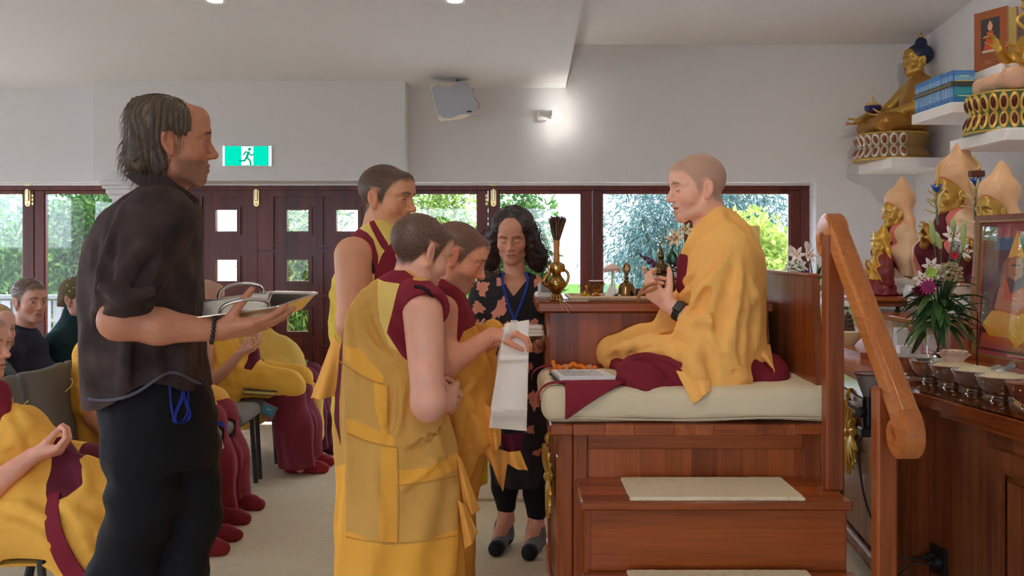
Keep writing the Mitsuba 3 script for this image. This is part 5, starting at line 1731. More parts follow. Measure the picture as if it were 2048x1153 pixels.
def pieces(m, zones, keyf):
    """Cut zones out of a cloth mesh one after the other; zones are (name, colour, field)."""
    rest = m
    for name, colr, g, kw in zones:
        part, rest = split(rest, g(rest[0]))
        if len(part[1]):
            wear(keyf, name, part, colr, **kw)
    return rest


def copy_of(S):
    c = Sdf()
    c.ops = list(S.ops)
    return c


# the tall one at the back
BYn = 3.76
k = thing('person', 'tall robed person with short brown hair standing behind the other two', 'person')
b = Fig((208, 148, 112))
b.head(P(772, 396, BYn), [0.94, -0.32, -0.12], (0, 0, 1), 1.05, 0.0024, shape=dict(nose=1.0, full=1.12, jaw=1.0), hair=(62, 46, 36), stubble=0.93, browc=(70, 50, 38), eye=0.25, lips=(150, 88, 78), flush=0.4)
b.chain([P(764, 430, BYn), P(756, 490, BYn)], [0.062, 0.075], 0.02)
b.cone(P(760, 540, BYn), P(765, 800, BYn), 0.13, 0.13)
b.chain([P(707, 512, 3.60), P(708, 650, 3.54), P(770, 690, 3.44)], [0.070, 0.058, 0.036], 0.03)
b.hand(P(770, 690, 3.44), V(0.8, 0.1, 0.3), V(0, 0.3, 0.9), side=1, h=0.004)
b.chain([P(820, 512, 3.92), P(835, 640, 3.98), P(845, 660, 3.8)], [0.06, 0.05, 0.034], 0.03)
b.chain([P(735, 1100, 3.7), P(735, 1236, 3.7), P(760, 1240, 3.66)], [0.05, 0.04, 0.035]).chain([P(800, 1100, 3.85), P(800, 1220, 3.85), P(830, 1225, 3.82)], [0.05, 0.04, 0.035])
b.build(k, 0.01)
S = Sdf()
S.add(col_sdf(BYn, [440, 452, 466, 484, 510, 560, 620, 660, 700, 800, 930, 1080, 1225], [745, 728, 710, 694, 682, 668, 662, 660, 665, 668, 676, 682, 684], [786, 800, 816, 832, 842, 850, 852, 856, 862, 866, 868, 870, 872],
              [0.07, 0.10, 0.125, 0.15, 0.165, 0.18, 0.185, 0.19, 0.19, 0.19, 0.2, 0.21, 0.21], lambda t, z: 0.012 * np.sin(11 * t + 3 * np.sin(4 * z)) * np.clip((1.1 - z) / 0.5, 0, 1)), 0)
S.sub(s_cone(P(697, 520, 3.56), P(706, 680, 3.48), 0.078, 0.082), 0.02)
base = copy_of(S)
ridge(S, base, [[(668, 560), (664, 640), (668, 690)], [(690, 600), (676, 650), (672, 700)], [(664, 590), (682, 610), (700, 640)], [(662, 640), (676, 665), (690, 680)], [(770, 470), (785, 510), (800, 540)]], 3.0, 0.011, 0.5, 0.02)
S.disp(wrinkle(0.004, 12, 3))
m = cloth_mesh(S, 0.008)
cap = [(676, 480), (687, 470), (712, 455), (738, 466), (752, 480), (763, 512), (762, 545), (750, 548), (738, 520), (725, 500), (712, 490), (690, 520), (672, 540)]
strip = [(736, 434), (749, 436), (788, 490), (784, 506), (773, 494)]
frontm = [(762, 545), (775, 510), (792, 486), (860, 500), (860, 600), (762, 600)]
m = pieces(m, [('collar_stripe', MAR, lambda v: xz_g(v, strip, BYn, BYn + 0.05), {}), ('shoulder_cap', MAR, lambda v: xz_g(v, cap, 3.68, BYn + 0.1), {}), ('vest_front', MAR, lambda v: xz_g(v, frontm, BYn, BYn + 0.3), {}),
               ('vest', (214, 186, 100), lambda v: -(v[:, 2] - px_z(560, BYn)), {})], k)
wear(k, 'robe', m, (212, 182, 70), seed=4)
q, ok = cast(base, spline(np.array([(684, 482), (700, 474), (718, 484), (736, 506), (748, 545)], float), 24), 3.0)
put('armhole_trim', tube(q[ok] + V(0, -0.006, 0), 0.005, 6), 'm_cloth', lin(34, 22, 28), True, parent=k)

# the one seen from behind
CYn = 3.18
k = thing('person', 'robed person seen from behind with cropped hair and bare right arm', 'person')
b = Fig((218, 160, 134))
b.head(P(838, 505, CYn), [0.70, 0.62, -0.34], (0.05, 0, 1), 1.02, 0.0024, shape=dict(nose=0.9, full=1.05), hair=(58, 44, 36), stubble=0.9, browc=(70, 50, 40), eye=0.2, flush=0.3)
b.chain([P(826, 540, CYn), P(812, 590, CYn)], [0.056, 0.066], 0.02)
b.cone(P(790, 660, CYn), P(785, 900, CYn), 0.12, 0.13)
shd, elb, wr = P(846, 626, 3.03), P(856, 800, 2.99), P(893, 806, 3.13)
b.chain([shd, elb], [0.062, 0.049], 0.03).chain([elb, wr], [0.046, 0.031], 0.02)
b.ell(P(858, 812, 3.0), [0.046, 0.05, 0.05], k=0.03)
b.hand(wr, V(0.25, 0.85, 0.25), V(-0.85, 0.25, 0.2), side=1, s=0.98, curl=(1.15, 1.2, 1.25, 1.3), thumb=(0.7, 0.2, 0.5), tcurl=0.5, h=0.0026)
b.chain([P(735, 640, 3.34), P(740, 800, 3.40), P(860, 815, 3.34)], [0.05, 0.045, 0.03], 0.03)
b.hand(P(862, 815, 3.34), V(0.8, -0.3, 0.1), V(0.0, -0.5, 0.6), side=-1, s=0.98, curl=(0.9, 0.9, 0.9, 0.9), h=0.004)
b.chain([P(760, 1280, 3.14), P(755, 1350, 3.14), P(775, 1362, 3.26)], [0.05, 0.04, 0.034]).chain([P(850, 1280, 3.22), P(850, 1345, 3.22), P(870, 1358, 3.34)], [0.05, 0.04, 0.034])
b.build(k, 0.009)
S = Sdf()
S.add(col_sdf(CYn, [540, 552, 568, 590, 640, 700, 760, 830, 900, 1000, 1153, 1340], [786, 764, 740, 716, 692, 683, 677, 671, 672, 675, 671, 674], [842, 850, 860, 870, 876, 880, 884, 896, 912, 920, 921, 915],
              [0.055, 0.08, 0.105, 0.125, 0.145, 0.155, 0.16, 0.165, 0.175, 0.18, 0.185, 0.185], lambda t, z: 0.009 * np.sin(9 * t + 2.5 * np.sin(5 * z) + 1) * np.clip((0.95 - z) / 0.5, 0, 1)), 0)
S.cone(P(838, 600, 3.06), P(852, 618, 3.03), 0.066, 0.070, 0.03)
S.sub(s_cone(P(856, 634, 2.985), P(860, 840, 2.95), 0.070, 0.066), 0.014)
base = copy_of(S)
ridge(S, base, [([(745, 566), (756, 610), (768, 650), (790, 690), (815, 716), (836, 730)], 0.013), ([(725, 580), (742, 640), (770, 690), (812, 732)], 0.012), ([(716, 600), (728, 660), (756, 710)], 0.010), ([(700, 620), (705, 700), (715, 780)], 0.010),
                [(760, 770), (772, 830), (785, 885)], [(800, 760), (800, 820), (792, 870)], ([(880, 820), (860, 870), (800, 890)], 0.014), [(870, 850), (880, 900), (905, 960)], [(690, 780), (700, 900), (695, 1000)],
                [(745, 900), (760, 1000), (765, 1090)], [(800, 980), (830, 960), (890, 900)], ([(845, 720), (860, 745), (885, 760)], 0.012)], 2.5, 0.009, 0.45, 0.022)
ridge(S, base, [[(785, 760), (786, 820), (775, 880)], [(735, 620), (750, 668), (785, 712)], [(815, 900), (850, 880), (885, 850)]], 2.5, 0.010, 0.4, 0.02, groove=True)
S.disp(wrinkle(0.0045, 11, 7, (1, 1, 0.8)))
m = cloth_mesh(S, 0.0065)
NB = CYn
zc = [(744, 556), (758, 540), (778, 533), (806, 540), (830, 556), (830, 570), (800, 567), (768, 563)]
zv = [(750, 560), (798, 566), (788, 610), (776, 664), (800, 702), (782, 690), (762, 640)]
zm = [(798, 566), (826, 560), (842, 562), (880, 560), (910, 600), (910, 690), (850, 690), (838, 732), (826, 730), (806, 712), (776, 664), (788, 610)]
zl = [(650, 640), (688, 628), (689, 720), (684, 800), (689, 890), (682, 866), (660, 800)]
bands = [[(676, 694), (720, 700), (768, 752), (766, 768), (720, 750), (676, 718)], [(690, 838), (740, 852), (792, 872), (790, 894), (740, 884), (694, 866)], [(748, 764), (775, 772), (776, 868), (766, 866), (752, 820)],
         [(764, 892), (794, 892), (796, 1084), (764, 1076)], [(790, 938), (850, 936), (926, 916), (930, 950), (860, 962), (792, 972)], [(640, 1078), (700, 1068), (790, 1086), (860, 1080), (960, 1066), (960, 1400), (640, 1400)], [(640, 960), (690, 930), (690, 1100), (640, 1100)]]
zones = [('collar', MAR, lambda v: xz_g(v, zc, 3.10, NB + 0.03), {}), ('vest', (220, 190, 108), lambda v: xz_g(v, zv, 3.05, NB), {}), ('vest_panel', MAR, lambda v: xz_g(v, zm, 3.04, NB + 0.1), {}), ('shirt_tail', DMAR, lambda v: xz_g(v, zl, 3.15, NB + 0.1), {})]
zones += [('robe_band', YEL, lambda v, q=q: xz_g(v, q, 3.03, NB + 0.05), {}) for q in bands]
m = pieces(m, zones, k)
rk = wear(k, 'robe', m, OLV, seed=5)
for pts in ([(676, 719), (720, 751), (766, 769)], [(694, 867), (740, 885), (790, 895)], [(792, 973), (860, 963), (922, 951)], [(795, 892), (797, 990), (796, 1084)], [(776, 772), (777, 820), (777, 868)], [(676, 1070), (790, 1087), (860, 1081), (915, 1072)]):
    q, ok = cast(S, spline(np.array(pts, float), 20), 2.5)
    if ok.sum() > 4:
        put('seam', tube(q[ok] + V(0, -0.001, 0), 0.0022, 5), 'm_cloth', lin(190, 136, 60), True, parent=rk)
q, ok = cast(base, spline(np.array([(830, 574), (852, 580), (868, 598), (878, 626), (882, 660)], float), 24), 2.5)
put('armhole_trim', tube(q[ok] + V(0, -0.004, 0), 0.007, 6), 'm_cloth', lin(44, 22, 30), True, parent=k)
tail(k, [(668, 672), (684, 690), (672, 792), (622, 797)], [3.24, 3.16, 3.18, 3.26], (226, 160, 70), bulge=0.03)
tail(k, [(912, 905), (922, 918), (960, 1022), (930, 1025)], [3.14, 3.16, 3.2, 3.16], (226, 162, 74), bulge=0.02)
tail(k, [(916, 1000), (930, 1010), (956, 1066), (930, 1100)], [3.10, 3.12, 3.14, 3.12], (218, 154, 68), bulge=0.02)

# the one handing over the scarf
DYn = 3.55
k = thing('person', 'robed person with a greying moustache bowing and holding out a white scarf', 'person')
b = Fig((214, 146, 116))
b.head(P(914, 512, DYn), [0.87, 0.06, -0.40], (0, 0, 1), 1.0, 0.0024, shape=dict(nose=1.1, jaw=1.02, brow=1.1), hair=(62, 46, 40), stubble=0.85, browc=(80, 60, 50), eye=0.0, beard=(126, 96, 80, 0.5), flush=0.6)
b.chain([P(902, 545, DYn), P(880, 595, DYn)], [0.058, 0.07], 0.02)
b.cone(P(880, 660, DYn), P(885, 900, DYn), 0.12, 0.13)
elb, wr = P(884, 738, 3.33), P(984, 671, 3.40)
b.chain([P(884, 622, 3.42), elb, wr], [0.056, 0.044, 0.027], 0.025)
b.hand(wr, V(0.95, 0.0, 0.12), V(0.15, 0.2, -0.9), side=-1, s=0.90, curl=(0.6, 0.62, 0.65, 0.7), thumb=(0.8, 0.4, 0.4), h=0.0024)
wr2 = P(972, 690, 3.58)
b.chain([P(905, 622, 3.70), P(930, 720, 3.80), wr2], [0.056, 0.045, 0.027])
b.hand(wr2, V(0.95, -0.3, 0.15), V(0, -0.1, 0.9), side=-1, s=0.85, curl=(0.8, 0.8, 0.8, 0.8), h=0.003)
b.chain([P(880, 1130, 3.5), P(880, 1278, 3.5), P(905, 1284, 3.5)], [0.05, 0.04, 0.034]).chain([P(920, 1130, 3.62), P(920, 1256, 3.62), P(945, 1262, 3.62)], [0.05, 0.04, 0.034])
b.build(k, 0.009)
S = Sdf()
S.add(col_sdf(DYn, [558, 575, 600, 650, 700, 760, 830, 900, 960, 1030, 1200, 1262], [862, 846, 834, 826, 824, 822, 822, 824, 830, 836, 838, 838], [905, 920, 934, 950, 968, 980, 976, 968, 958, 948, 944, 944],
              [0.07, 0.10, 0.135, 0.155, 0.165, 0.17, 0.17, 0.17, 0.17, 0.17, 0.17, 0.17], lambda t, z: 0.012 * np.sin(10 * t + 3 * np.sin(5 * z)) * np.clip((1.1 - z) / 0.4, 0, 1)), 0)
S.sub(s_cone(P(888, 622, 3.36), P(888, 760, 3.28), 0.070, 0.064), 0.02)
S.chain([P(908, 640, 3.72), P(935, 715, 3.82), P(985, 665, 3.68)], [0.075, 0.07, 0.045], 0.03)
S.chain([P(965, 690, 3.72), P(972, 800, 3.60)], [0.05, 0.035], 0.03)
S.chain([P(955, 780, 3.52), P(960, 880, 3.46)], [0.05, 0.04], 0.03)
base = copy_of(S)
ridge(S, base, [([(900, 760), (930, 720), (960, 690)], 0.012), ([(905, 800), (940, 770), (965, 740)], 0.012), ([(935, 790), (950, 850), (955, 900)], 0.012), [(910, 830), (925, 880), (930, 950)], [(962, 700), (978, 760), (985, 800)], [(940, 860), (965, 890), (985, 905)]], 2.9, 0.010, 0.45, 0.022)
S.disp(wrinkle(0.0045, 12, 9))
m = cloth_mesh(S, 0.0075)
zf = [(860, 560), (905, 545), (925, 570), (945, 610), (950, 655), (928, 662), (912, 700), (896, 680), (905, 640), (895, 605), (870, 590)]
m = pieces(m, [('vest_front', MAR, lambda v: xz_g(v, zf, 3.45, DYn + 0.3), {})], k)
wear(k, 'robe', m, (220, 156, 66), seed=8)
q, ok = cast(base, spline(np.array([(868, 592), (888, 600), (900, 630), (902, 668), (897, 700)], float), 24), 2.9)
put('armhole_trim', tube(q[ok] + V(0, -0.004, 0), 0.007, 6), 'm_cloth', lin(44, 18, 26), True, parent=k)
tail(k, [(960, 800), (1002, 830), (1002, 890), (985, 905)], [3.46, 3.44, 3.43, 3.43], (224, 158, 72))
tail(k, [(945, 880), (1018, 905), (1006, 984), (985, 930)], [3.45, 3.46, 3.45, 3.45], (212, 144, 66))
tail(k, [(1000, 870), (1046, 866), (1044, 905), (1010, 912)], [3.50, 3.52, 3.5, 3.5], DMAR, name='skirt_fold')
tail(k, [(1008, 905), (1040, 902), (1056, 942), (1014, 928)], [3.47, 3.48, 3.47, 3.47], (226, 160, 74))
tail(k, [(935, 905), (975, 920), (975, 968), (930, 975)], [3.62, 3.62, 3.62, 3.62], (206, 172, 36))

# the white scarf
k = thing('ceremonial_scarf', 'white silk scarf with fringed ends hanging from the hand of the bowing person', 'scarf')


def hang(pa, pb, pc, pd, n, m_, amp, freq, Y):
    g = bez(pa, pb, pc, pd, n, m_)
    s_, t_ = np.meshgrid(np.linspace(0, 1, n), np.linspace(0, 1, m_), indexing='ij')
    g[:, :, 1] += amp * np.sin(freq * t_ + 1.5 * s_) * (0.3 + 0.7 * np.sqrt(s_)) - 0.012 * np.exp(-((s_ - 0.42) / 0.02) ** 2)
    return g


g = hang(P(1010, 648, 3.37), P(1058, 640, 3.40), P(1054, 822, 3.40), P(981, 820, 3.36), 40, 16, 0.008, 4.0, 3.38)
s_, t_ = np.meshgrid(np.linspace(0, 1, 40), np.linspace(0, 1, 16), indexing='ij')
g[:, :, 1] -= 0.022 * np.exp(-((s_ - 0.10) / 0.08) ** 2 - ((t_ - 0.15) / 0.25) ** 2)
put('front_layer', sheet(g, 0.003), 'm_silk', lin(236, 228, 216), True, parent=k)
g2 = hang(P(1004, 655, 3.40), P(1059, 645, 3.43), P(1053, 862, 3.425), P(978, 857, 3.39), 40, 12, 0.006, 3.0, 3.4)
put('back_layer', sheet(g2, 0.003), 'm_silk', lin(230, 220, 202), True, parent=k)
rng = np.random.default_rng(3)
fr_ = []
for t in np.linspace(0.02, 0.98, 70):
    p0_ = g[-1, 0] * (1 - t) + g[-1, -1] * t
    fr_.append(tube([p0_, p0_ + V(rng.normal(0, .002), -0.004, -0.010), p0_ + V(rng.normal(0, .004), -0.002, -0.022)], [0.0014, 0.0012, 0.0008], 4))
put('fringe', cat(fr_), 'm_silk', lin(240, 234, 224), True, parent=k, kind='stuff')
# ---------------------------------------------------------------- the dark haired woman behind
EYn = 4.70
k = thing('person', 'standing woman with long dark curly hair in a dark floral tunic', 'person')
b = Fig((206, 146, 118))
b.head(P(1024, 473, EYn), [-0.10, -0.93, -0.30], (0, 0, 1), 0.97, 0.0026, shape=dict(nose=0.92, jaw=0.9, brow=0.85, full=0.98), hair=None, browc=(52, 34, 28), eye=0.0, lips=(164, 84, 78), flush=0.4)
b.chain([P(1027, 510, EYn + 0.02), P(1030, 560, EYn + 0.04)], [0.048, 0.056], 0.02)
b.ell(P(1030, 590, EYn), [0.12, 0.094, 0.08], k=0.03)
b.cone(P(1030, 600, EYn + 0.02), P(1040, 800, EYn), 0.10, 0.12)
wl, wr = P(944, 668, 4.46), P(1076, 696, 4.44)
b.chain([P(968, 592, EYn), P(950, 660, 4.68), wl], [0.045, 0.04, 0.025]).chain([P(1090, 592, EYn), P(1098, 665, 4.66), wr], [0.045, 0.04, 0.025])
b.hand(wl, V(0.25, -0.9, 0.1), V(0.5, 0.1, 0.8), side=-1, s=0.92, curl=(0.4, 0.45, 0.5, 0.5), h=0.003)
b.hand(wr, V(-0.35, -0.9, 0.0), V(0, 0.1, 0.95), side=1, s=0.92, curl=(0.25, 0.3, 0.3, 0.35), h=0.003)
for u, v0, uk, y in ((1010, 1062, 1012, 4.72), (1072, 1078, 1072, 4.66)):
    b.chain([P(u, 960, y), P(uk, v0 - 22, y), P(uk - 8, v0 + 6, y) + V(-0.02, -0.10, 0)], [0.05, 0.036, 0.03])
b.build(k, 0.009)
S = Sdf()
S.add(col_sdf(EYn, [546, 556, 570, 592, 640, 700, 800, 880, 966], [1000, 972, 955, 950, 962, 966, 980, 984, 990], [1062, 1086, 1100, 1108, 1100, 1098, 1098, 1098, 1096], [0.06, 0.085, 0.10, 0.115, 0.125, 0.13, 0.145, 0.15, 0.155],
              lambda t, z: 0.007 * np.sin(8 * t + 5 * z) * np.clip((1.2 - z) / 0.3, 0, 1)), 0)
S.chain([P(968, 590, EYn), P(950, 655, 4.67), P(950, 660, 4.56)], [0.068, 0.062, 0.055], 0.03)
S.chain([P(1090, 590, EYn), P(1098, 660, 4.67), P(1086, 672, 4.56)], [0.068, 0.062, 0.055], 0.03)
S.disp(wrinkle(0.004, 12, 12))
m = cloth_mesh(S, 0.008)


def blob(u, v, ru, rv, seed, a=0.0):
    r = np.random.default_rng(seed)
    t = np.linspace(0, 2 * np.pi, 48, endpoint=False)
    q = 1 + 0.20 * np.sin(3 * t + r.uniform(0, 6)) + 0.16 * np.sin(7 * t + r.uniform(0, 6)) + 0.14 * np.sin(11 * t + r.uniform(0, 6))
    x, y = np.cos(t) * ru * q, np.sin(t) * rv * q
    return [(u + x_ * math.cos(a) - y_ * math.sin(a), v + x_ * math.sin(a) + y_ * math.cos(a)) for x_, y_ in zip(x, y)]


_, m = split(m, xz_g(m[0], [(992, 530), (1066, 530), (1060, 552), (1027, 594), (1000, 552)], 4.60, EYn))
flowers = [blob(964, 578, 12, 15, 1), blob(999, 620, 11, 24, 2, 0.5), blob(955, 618, 13, 12, 3), blob(1078, 565, 9, 14, 4), blob(1068, 648, 10, 9, 5), blob(1070, 800, 14, 18, 6), blob(1078, 908, 13, 7, 7), blob(1055, 735, 10, 13, 8), blob(1060, 860, 10, 8, 9),
           blob(1000, 720, 12, 16, 10), blob(1010, 840, 12, 14, 11), blob(1000, 565, 9, 8, 12)]
m = pieces(m, [('printed_flower', (206, 132, 108), lambda v, q=q: xz_g(v, q, 4.56, EYn + 0.02), {}) for q in flowers], k)
wear(k, 'tunic', m, (42, 36, 38), amt=0.25)
S = Sdf()
S.chain([P(1012, 900, 4.72), P(1010, 975, 4.72), P(1012, 1012, 4.72)], [0.085, 0.062, 0.046], 0.02)
S.chain([P(1072, 900, 4.68), P(1074, 990, 4.66), P(1073, 1026, 4.66)], [0.085, 0.062, 0.046], 0.02)
wear(k, 'leggings', cloth_mesh(S, 0.01), (20, 19, 22))
for u, v0, y in ((1008, 1062, 4.72), (1072, 1078, 4.66)):
    zf_ = 0.0
    an = V(px_x(u, y), y, 0.09)
    toe = V(px_x(u, y) - 0.035, y - 0.17, 0.032)
    S = Sdf().chain([an, V(an[0], an[1], 0.045), toe], [0.046, 0.042, 0.036], 0.03)
    mm = cloth_mesh(S, 0.007, lo=V(-9, 0, 0.002))
    tcap, rest = split(mm, mm[0][:, 1] - (y - 0.145) + 0.3 * (mm[0][:, 2] - 0.03))
    sole, rest = split(rest, rest[0][:, 2] - 0.018 - 0.02 * np.sin(rest[0][:, 1] * 30))
    wear(k, 'sock', rest, (104, 102, 100))
    wear(k, 'sock_toe', tcap, (30, 29, 32))
    wear(k, 'sock_sole', sole, (30, 29, 32))
# her hair
H = Sdf()
A_ = b.at_head
for s_ in (-1, 1):
    H.ell(A_((0.052 * s_, -0.01, 0.052)), [0.045, 0.075, 0.065], b.HR, 0.02)
    H.ell(A_((0.092 * s_, -0.02, -0.03)), [0.042, 0.06, 0.085], b.HR, 0.03)
    H.ell(A_((0.115 * s_, -0.03, -0.12)), [0.055, 0.06, 0.075], b.HR, 0.03)
H.ell(A_((0, -0.05, 0.02)), [0.10, 0.08, 0.115], b.HR, 0.03)
H.ell(A_((0, -0.02, 0.105)), [0.055, 0.06, 0.03], b.HR, 0.03)
H.sub(s_ell(A_((0, 0.088, -0.028)), [0.063, 0.062, 0.084], b.HR), 0.012)


def curl_disp(p):
    q = (p - b.HC) @ b.HR
    n = meshkit.noise(q * [32, 32, 14] + 4)
    return 0.008 * (meshkit.noise(q * [22, 22, 12]) - 0.5) + 0.0022 * np.sin(q[:, 2] * 110 + 16 * n + q[:, 0] * 40)


H.disp(curl_disp)
hm = cloth_mesh(H, 0.0045)
g = meshkit.noise(hm[0] * [70, 70, 30])[:, None]
put('hair', hm, 'm_satin', lin(26, 18, 18) * (1 - g) + lin(62, 46, 42) * g, True, parent=k)
rng = np.random.default_rng(8)
root = hm[0][rng.integers(0, len(hm[0]), 420)]
ql = (root - b.HC) @ b.HR
ok = (ql[:, 2] < 0.06) & ((np.abs(ql[:, 0]) > 0.066) | (ql[:, 1] < 0))
root, ql = root[ok], ql[ok]
d_ = np.stack([ql[:, 0] * 1.2, -0.02 + 0 * ql[:, 0], -0.09 + 0 * ql[:, 0]], 1)
d_ = d_ / np.linalg.norm(d_, axis=1, keepdims=True) @ b.HR.T
put('hair_strand', hair_strands(rng, root, d_, 0.085, 0.0016, 0.011, 9, 0.2, 9), 'm_satin', lin(46, 32, 30), True, parent=k, kind='stuff')
for s_ in (-1, 1):
    pts = spline([P(1029 + 22 * s_, 545, 4.63), P(1030 + 24 * s_, 570, 4.57), P(1029 + 12 * s_, 610, 4.555), P(1029, 640, 4.55)], 20)
    put('lanyard', ribbon(pts, 0.012, 0.002, (1, 0, 0)), 'm_cloth', lin(40, 58, 140), True, parent=k)
put('name_badge', box(P(1021, 641, 4.54) + V(0, 0, 0), P(1036, 662, 4.548), 0.002), 'm_satin', lin(226, 226, 222), False, parent=k)
# what she carries
k = thing('scarf_plate', 'silver plate held by the dark haired woman', 'plate')
pc = P(1060, 678, 4.32)
put('dish', lathe([(0, 0), (0.05, 0.0), (0.072, 0.012), (0.078, 0.016), (0.075, 0.018), (0.05, 0.006), (0, 0.006)], 40, pc), 'm_mirror', lin(200, 196, 188), 30, parent=k)
k = thing('folded_scarf', 'folded white scarves piled on the silver plate', 'scarf')
for i in range(3):
    fs = Sdf().add(s_box(pc + V(0.0, -0.005 + 0.004 * i, 0.016 + 0.017 * i), V(0.064 - 0.003 * i, 0.045, 0.0095), 0.008), 0).disp(lambda p: 0.004 * (meshkit.noise(p * 50) - 0.5))
    put('fold', cloth_mesh(fs, 0.005), 'm_silk', lin(236, 232, 222), True, parent=k)
k = thing('folded_scarf', 'folded white scarf in the right hand of the dark haired woman', 'scarf')
fc = P(948, 645, 4.40)
g = bez(P(936, 622, 4.40), P(944, 634, 4.36), P(972, 662, 4.36), P(936, 666, 4.40), 14, 10)
s_, t_ = np.meshgrid(np.linspace(0, 1, 14), np.linspace(0, 1, 10), indexing='ij')
g[:, :, 1] -= 0.02 * np.sin(5 * s_ + 2 * t_)
put('fold', sheet(g, 0.008), 'm_silk', lin(236, 232, 224), True, parent=k)


# ---------------------------------------------------------------- the seated people
def seated(label, x, Y, headuv, skin, look, shape, hscale=1.0, fwd=(1, 0, -0.05), lean=0.0, hh=0.003, knee=0.50, chair=None):
    """A person sitting on a chair of the rows, facing the throne. Returns key and body, not yet built."""
    key = thing('person', label, 'person')
    q = Fig(skin)
    hc_ = P(*headuv, Y)
    q.head(hc_, fwd, (0, 0, 1), hscale, hh, shape=shape, **look)
    nk = hc_ + V(-0.045, 0, -0.17)
    q.chain([hc_ + V(-0.015, 0, -0.06), nk], [0.054, 0.066], 0.02)
    hip = V(x - 0.08, Y, 0.60)
    q.cone(nk + V(-0.01, 0, -0.12), hip, 0.095, 0.10)
    for s_ in (-1, 1):
        kn = V(x + knee - 0.15, Y + s_ * 0.12, 0.53)
        q.chain([hip + V(0, s_ * 0.09, -0.01), kn, V(kn[0] + 0.0, Y + s_ * 0.12, 0.09), V(kn[0] + 0.07, Y + s_ * 0.12, 0.04)], [0.07, 0.05, 0.034, 0.026])
    chair_void(q.S, chair if chair else Y, x - 0.03 if x > -2 else x - 0.12)
    return key, q, hc_, nk, hip


def robe_seated(S, nk, hip, x, Y, knee=0.5, w=0.20):
    S.chain([nk + V(-0.01, 0, -0.06), nk + V(-0.02, 0, -0.25), hip], [0.09, 0.16, 0.18], 0.04)
    for s_ in (-1, 1):
        S.chain([nk + V(0, s_ * 0.15, -0.10), nk + V(0.02, s_ * 0.20, -0.30)], [0.075, 0.08], 0.04)
        kn = V(x + knee - 0.15, Y + s_ * 0.12, 0.55)
        S.chain([hip + V(0, s_ * 0.09, 0.0), kn], [0.12, 0.10], 0.05)
    return S


def skirt_seated(x, Y, knee=0.5):
    S = Sdf()
    xs = x + knee - 0.13
    for s_ in (-1, 1):
        S.chain([V(xs - 0.05, Y + s_ * 0.10, 0.50), V(xs - 0.01, Y + s_ * 0.11, 0.28), V(xs + 0.01, Y + s_ * 0.12, 0.06)], [0.095, 0.10, 0.105], 0.09)
        S.chain([V(xs - 0.25, Y + s_ * 0.1, 0.5), V(xs - 0.05, Y + s_ * 0.11, 0.50)], [0.09, 0.095], 0.05)
    S.disp(lambda p: 0.012 * np.sin(np.arctan2(p[:, 1] - Y, p[:, 0] - xs) * 10 + 2 * np.sin(7 * p[:, 2])) * np.clip((0.45 - p[:, 2]) / 0.3, 0, 1))
    S.cut(lambda p: 0.05 - p[:, 2])
    return chair_void(S, Y)


def sock_foot(key, x, Y, col, ang=0.0, name='sock'):
    S = Sdf().chain([V(x - 0.03, Y, 0.12), V(x - 0.02, Y, 0.05), V(x + 0.14 * math.cos(ang), Y + 0.14 * math.sin(ang), 0.036), V(x + 0.19 * math.cos(ang), Y + 0.19 * math.sin(ang), 0.030)], [0.046, 0.045, 0.037, 0.028], 0.03)
    S.disp(wrinkle(0.003, 30, 4))
    wear(key, name, cloth_mesh(S, 0.008, lo=V(-9, 0, 0.001)), col)


# nearest seated nun, cut by the left picture edge
x, Y = -1.72, 3.56
k, b, hc, nk, hip = seated('seated robed person at the left picture edge, only the face profile in view', x, Y, (-46, 692), (222, 160, 134),
                           dict(hair=(150, 116, 96), stubble=0.6, browc=(150, 112, 84), eye=0.45, flush=0.5), dict(nose=1.0), 1.0, (1, -0.03, -0.02), hh=0.0024)
wr = P(66, 912, 3.36)
b.chain([nk + V(0.0, -0.19, -0.10), P(-30, 985, 3.30), wr], [0.055, 0.046, 0.028], 0.03)
b.hand(wr, V(0.86, 0.1, 0.18), V(-0.15, 0.35, 0.9), side=1, s=1.0, curl=(0.75, 0.8, 0.8, 0.8), thumb=(0.8, 0.25, 0.5), tcurl=0.4, h=0.0023)
wr2 = P(60, 905, 3.62)
b.chain([nk + V(0.0, 0.19, -0.10), P(-30, 985, 3.82), wr2], [0.055, 0.046, 0.028], 0.03)
b.hand(wr2, V(0.86, -0.15, 0.15), V(0.1, -0.3, 0.9), side=-1, s=1.0, curl=(0.9, 0.9, 0.9, 0.9), h=0.0026)
b.build(k, 0.010)
S = Sdf()
robe_seated(S, nk, hip, x, Y, 0.52)
S.chain([nk + V(0.02, 0.12, -0.06), nk + V(0.09, 0.02, -0.13), P(38, 868, 3.47), P(98, 908, 3.48), P(158, 965, 3.50)], [0.08, 0.085, 0.085, 0.058, 0.045], 0.06)
S.chain([P(160, 945, 3.42), P(180, 1010, 3.42), P(215, 1150, 3.42)], [0.05, 0.10, 0.11], 0.06)
S.chain([P(190, 1010, 3.70), P(240, 1140, 3.70), P(280, 1180, 3.66)], [0.08, 0.10, 0.10], 0.06)
S.chain([P(-40, 1060, 3.33), P(150, 1060, 3.36), P(225, 1180, 3.40)], [0.12, 0.11, 0.12], 0.06)
S.chain([P(60, 1000, 3.34), P(150, 1010, 3.38)], [0.06, 0.07], 0.05)
S.sub(s_ell(P(120, 930, 3.28), [0.075, 0.09, 0.085]), 0.02)
S.sub(s_cone(P(-40, 975, 3.22), P(85, 905, 3.26), 0.055, 0.055), 0.02)
base = copy_of(S)
